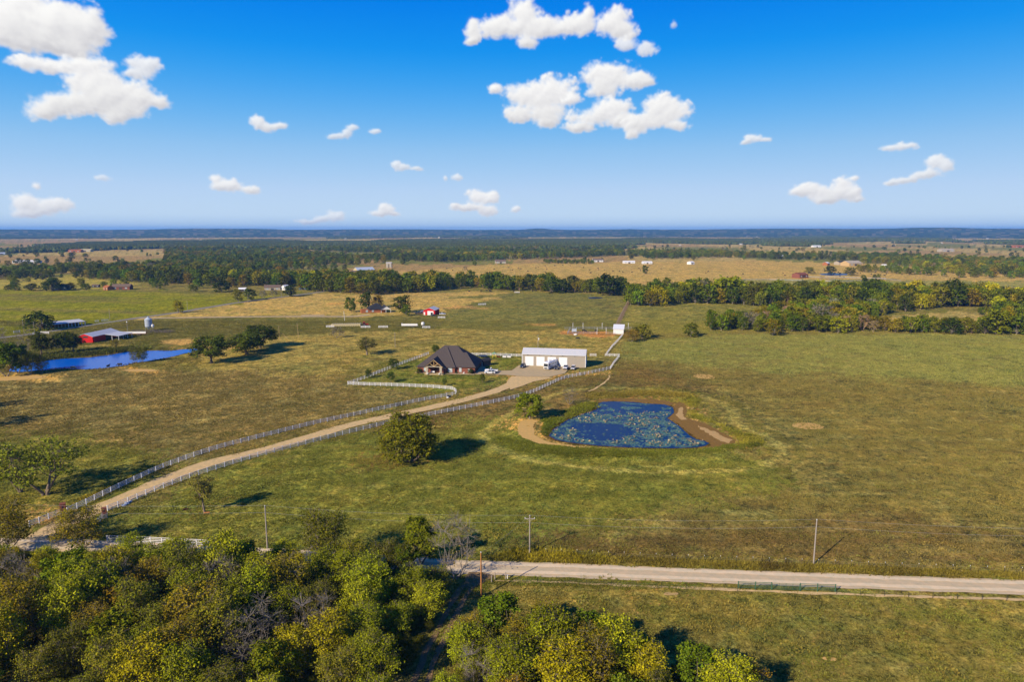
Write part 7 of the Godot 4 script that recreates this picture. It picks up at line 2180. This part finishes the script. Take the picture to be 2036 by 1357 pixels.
func build_vehicles_and_yard() -> void:
	rng.seed = 55
	var w: Material = mats.car_white
	var k: Material = mats.car_dark
	make_car("suv", "black sport utility vehicle at the left end of the workshop", "car", gp(Vector2(4.93, -305.10), 0.27), deg_to_rad(-108), k, "suv")
	camper(gp(Vector2(17.58, -303.73), 0.27), deg_to_rad(-118))
	make_car("sedan", "small dark car tucked beside the motorhome", "car", gp(Vector2(19.92, -301.13), 0.27), deg_to_rad(-100), k, "sedan")
	make_car("pickup", "white pickup truck before the fourth roller door", "pickup truck", gp(Vector2(24.26, -301.69), 0.27), deg_to_rad(-105), w, "pickup")
	make_car("suv", "white sport utility vehicle at the right end of the parked row", "car", gp(Vector2(27.51, -301.24), 0.12), deg_to_rad(-104), w, "suv")
	make_car("pickup", "silver pickup truck by the house garage, rear one", "pickup truck", gp(Vector2(-9.09, -294.75), 0.27), deg_to_rad(176), mats.white_metal, "pickup")
	make_car("sedan", "white hatchback by the house garage, front one", "car", gp(Vector2(-9.64, -291.03), 0.27), deg_to_rad(178), w, "suv")
	tractor("red tractor behind the white panel right of the hay bales", gp(Vector2(-95.70, -442.07)), 0.3, mats.red)
	tractor("dark tractor in front of the red garage", gp(Vector2(-57.51, -493.48)), 0.2, k)
	make_car("sedan", "white car right of the red garage", "car", gp(Vector2(-51.60, -503.97)), 0.15, w, "sedan")
	make_car("pickup", "dark pickup truck left of the red garage", "pickup truck", gp(Vector2(-70.38, -510.17)), 0.3, k, "pickup")
	make_car("sedan", "white car at the left wall of the red garage", "car", gp(Vector2(-67.59, -514.91)), 0.9, w, "suv")
	# flat stock trailers
	for t in [[Vector2(-66.07, -437.38), 17.0, mats.white, "long white flatbed trailer standing in the pasture", 0.0], [Vector2(-224.51, -403.13), 21.0, mats.rust, "long rusty red flatbed trailer beside the red barn", 0.06]]:
		var o := thing("flatbed_trailer", t[3], "trailer", gp(t[0]), t[4])
		box_part(o, "deck", Vector3(0, 1.1, 0), Vector3(t[1] * 0.6, 0.3, 2.4), t[2])
		box_part(o, "front_board", Vector3(-t[1] * 0.3, 1.8, 0), Vector3(0.2, 1.4, 2.4), t[2])
		box_part(o, "side_board", Vector3(0, 1.75, 1.2), Vector3(t[1] * 0.6, 1.2, 0.08), t[2] if t[2] == mats.white else mats.white)
		box_part(o, "drawbar", Vector3(-t[1] * 0.38, 0.9, 0), Vector3(t[1] * 0.2, 0.2, 0.2), mats.dark)
		wheels(o, [Vector3(1.5, 0.45, 1.0), Vector3(1.5, 0.45, -1.0), Vector3(2.6, 0.45, 1.0), Vector3(2.6, 0.45, -1.0)], 0.45, 0.3)
	round_bales()
	var tank := thing("water_tank", "small round pale tank on a stand behind a white panel", "tank", gp(Vector2(-58.06, -440.89)))
	var p := Pile.new()
	p.lathe([[0.0, 1.0], [1.0, 1.0], [1.1, 1.4], [1.1, 2.4], [0.7, 2.8], [0.0, 2.85]], 14)
	part("tank_body", p.made(), mats.white, tank)
	box_part(tank, "stand", Vector3(0, 0.5, 0), Vector3(1.5, 1.0, 1.5), mats.dark)
	# behind the house: trampoline and play set
	var tr := thing("trampoline", "round dark blue trampoline behind the house lawn", "trampoline", gp(Vector2(-14.40, -331.26)))
	p = Pile.new()
	p.lathe([[0.0, 0.85], [2.2, 0.85], [2.2, 0.87], [0.0, 0.87]], 20)
	part("mat", p.made(), mats.dark, tr)
	p = Pile.new()
	p.lathe([[1.95, 0.88], [2.35, 0.86], [2.35, 0.93], [1.95, 0.93]], 20)
	part("pad", p.made(), mats.blue_wall, tr)
	for i in 6:
		p = Pile.new()
		p.tube(Vector3(cos(TAU * i / 6) * 2.2, -0.1, sin(TAU * i / 6) * 2.2), Vector3(cos(TAU * i / 6) * 2.2, 0.86, sin(TAU * i / 6) * 2.2), 0.04, 0.04, 5)
		part("leg", p.made(), mats.steel, tr)
	var ps := thing("play_set", "yellow and green plastic play set by the back fence", "play set", gp(Vector2(-8.67, -330.59)))
	var yellow := mat(lin(0.6, 0.42, 0.03), 0.5)
	var green := mat(lin(0.05, 0.4, 0.2), 0.5)
	box_part(ps, "platform", Vector3(0, 1.0, 0), Vector3(1.8, 0.15, 1.6), yellow)
	for x in [-0.8, 0.8]:
		for z in [-0.7, 0.7]: box_part(ps, "leg", Vector3(x, 0.9, z), Vector3(0.18, 2.0, 0.18), yellow)
	p = Pile.new()
	for s in [-1.0, 1.0]: slab(p, Vector3(0, 2.6, -0.9), Vector3(0, 2.6, 0.9), Vector3(s * 1.1, 1.9, 0.9), Vector3(s * 1.1, 1.9, -0.9), 0.08)
	part("canopy", p.made(), green, ps)
	p = Pile.new()
	slab(p, Vector3(0.9, 1.05, -0.4), Vector3(0.9, 1.05, 0.4), Vector3(3.0, 0.1, 0.4), Vector3(3.0, 0.1, -0.4), 0.08)
	part("slide", p.made(), mats.red, ps)
	for t in [[Vector2(-3.72, -331.26), "white plastic yard toy by the back fence, left of two"], [Vector2(-1.49, -331.26), "white plastic yard toy by the back fence, right of two"]]:
		var o := thing("yard_toy", t[1], "toy", gp(t[0]))
		box_part(o, "base", Vector3(0, 0.4, 0), Vector3(1.8, 0.8, 0.9), mats.white)
		box_part(o, "top", Vector3(0.3, 1.0, 0), Vector3(0.9, 0.4, 0.8), mats.steel)
	# squeeze chute and trough in the corral
	var ch := thing("squeeze_chute", "pale blue metal cattle chute in the corral", "cattle chute", gp(Vector2(38.06, -415.34)))
	box_part(ch, "cage", Vector3(0, 1.3, 0), Vector3(2.6, 1.6, 1.4), mats.blue_bin)
	box_part(ch, "head_gate", Vector3(1.4, 1.5, 0), Vector3(0.2, 2.6, 1.8), mats.blue_bin)
	for x in [-1.2, 1.2]:
		for z in [-0.6, 0.6]: box_part(ch, "leg", Vector3(x, 0.3, z), Vector3(0.15, 0.9, 0.15), mats.steel)
	var tg := thing("stock_trough", "white stock trough lying before the corral", "trough", gp(Vector2(37.96, -404.12)))
	p = Pile.new()
	p.lathe([[0.0, 0.0], [1.0, 0.0], [1.1, 0.7], [1.02, 0.7], [0.94, 0.15], [0.0, 0.15]], 14)
	part("basin", p.made(), mats.white, tg)
	var mb := thing("drum", "black drum lying against the driveway fence corner", "drum", gp(Vector2(-23.61, -249.65), 0.4), 0.4)
	p = Pile.new()
	p.tube(Vector3(-0.6, 0, 0), Vector3(0.6, 0, 0), 0.38, 0.38, 12, true)
	part("barrel", p.made(), mats.dark, mb)
	var rk := thing("white_boulder", "white boulder next to the black drum", "boulder", gp(Vector2(-24.05, -249.26)))
	boulder(rk, 0.45, mats.white, 3)
	for i in 5:
		var q: Vector2 = (Vector2(-88.44, -147.22)).lerp(Vector2(-87.96, -149.26), i / 4.0)
		var st := thing("pale_boulder", "pale bluish boulder by the lower driveway fence, %s from the left" % nth(i + 1), "boulder", gp(q + Vector2(0.2 * (i % 2), 0.5 * (i % 2))), i * 1.1, "boulders by the lower driveway fence")
		boulder(st, 0.3 + 0.08 * (i % 3), mats.blue_bin, i)
	for t in [[Vector2(-73.08, -144.96), "brown log lying in the grass left of the vase-shaped tree"], [Vector2(-67.49, -143.04), "orange-brown log at the foot of the vase-shaped tree"]]:
		var lg := thing("log", t[1], "log", gp(t[0], 0.2), 0.2)
		p = Pile.new()
		p.tube(Vector3(-0.6, 0, 0), Vector3(0.6, 0.04, 0), 0.2, 0.17, 9, true)
		part("timber", p.made(), mats.orange_wood if t[0].x > -73 else mats.brown_wood, lg)
	var ps2 := thing("mailbox", "dark mailbox on a fence post of the lower yard fence", "mailbox", gp(Vector2(29.08, -288.23)))
	box_part(ps2, "post", Vector3(0, 0.7, 0), Vector3(0.12, 1.8, 0.12), mats.white)
	box_part(ps2, "box", Vector3(0, 1.8, 0), Vector3(0.35, 0.5, 0.35), mats.dark)
	# brush heap and old machinery beside the grain bin
	var heap := Pile.new()
	for i in 700:
		var c := Vector3(rng.randf_range(-1, 1), 0, rng.randf_range(-1, 1))
		c = Vector3(c.x * 13.0, rng.randf() * 1.4, c.z * 3.5)
		var d := Vector3(rng.randfn(), absf(rng.randfn()) * 0.6, rng.randfn()).normalized() * rng.randf_range(0.6, 1.6)
		heap.col = Color(0.22, 0.18, 0.16) * rng.randf_range(0.6, 1.3)
		heap.tube(c, c + d, 0.05, 0.02, 3)
	var hp := part("brush_heap", heap.made(), mats.bark, self, gp(Vector2(-220.16, -413.25)))
	tag(hp, "grey heap of brush round the foot of the grain bin", "brush heap")
	# cattle
	var black := mat(lin(0.012, 0.010, 0.010), 0.8)
	var tan_hide := mat(lin(0.45, 0.27, 0.12), 0.8)
	var grazing := cow_mesh(true)
	var standing := cow_mesh(false)
	for t in [[Vector2(-180.90, -309.18), -2.9, grazing, black, "black cow drinking at the edge of the long pond"], [Vector2(-184.20, -305.68), 1.5, standing, black, "black cow facing away at the edge of the long pond"], [Vector2(-197.74, -301.69), 0.1, grazing, tan_hide, "tan cow lying low on the near bank of the long pond"], [Vector2(37.83, -386.98), 2.9, grazing, black, "black cow alone in the grass below the corral"], [Vector2(44.16, -417.45), 0.2, grazing, black, "black cow in the corral, leftmost"], [Vector2(45.18, -415.34), 2.4, standing, black, "black cow in the corral beside the leftmost"], [Vector2(51.93, -417.45), 0.4, grazing, black, "black cow in the corral before the gate posts"]]:
		var o := part("cow", t[2], t[3], self, gp(t[0]))
		o.rotation.y = t[1]
		tag(o, t[4], "cow")
	var first: MeshInstance3D
	var herds := [[Vector2(-4.11, -696.07), 80.0, 6.0, 14, "tiny dark cow grazing before the far treeline", "cattle grazing before the far treeline"], [Vector2(-46.71, -1097.17), 190.0, 110.0, 16, "tiny dark cow on the left of the tan far pasture", "cattle on the left of the tan far pasture"], [Vector2(107.69, -1111.55), 150.0, 110.0, 22, "tiny dark cow on the middle of the tan far pasture", "cattle on the middle of the tan far pasture"], [Vector2(382.56, -960.31), 110.0, 70.0, 16, "tiny dark cow left of the far cattle yards", "cattle left of the far cattle yards"], [Vector2(551.10, -971.34), 90.0, 50.0, 18, "tiny dark cow right of the far cattle yards", "cattle right of the far cattle yards"], [Vector2(-620.57, -862.28), 70.0, 30.0, 9, "tiny dark cow in the paddock at the left edge", "cattle in the paddock at the left edge"]]
	for h in herds:
		for i in h[3]:
			var q: Vector2 = h[0] + Vector2(rng.randf_range(-1, 1) * h[1], rng.randf_range(-1, 1) * h[2])
			var o: MeshInstance3D
			if first == null:
				first = part("cow", grazing, black, self, gp(q))
				o = first
			else:
				o = first.duplicate()
				o.name = numbered("cow")
				add_child(o)
				o.position = gp(q)
			o.scale = Vector3.ONE * (1.15 if h[2] > 20.0 else 1.0)
			o.rotation.y = rng.randf() * TAU
			tag(o, h[4], "cow", h[5])

func boulder(o: Node3D, r: float, m: Material, sd: int) -> void:
	var g := RandomNumberGenerator.new()
	g.seed = sd
	var p := Pile.new()
	var rings := []
	for i in 5:
		var ring := []
		for j in 9:
			var a := TAU * j / 9.0
			var rr: float = r * [0.7, 1.0, 0.95, 0.65, 0.15][i] * g.randf_range(0.8, 1.15)
			ring.append(Vector3(cos(a) * rr * 1.25, r * [-0.2, 0.15, 0.5, 0.8, 0.95][i], sin(a) * rr))
		rings.append(ring)
	loft(p, rings)
	part("stone", p.made(), m, o)
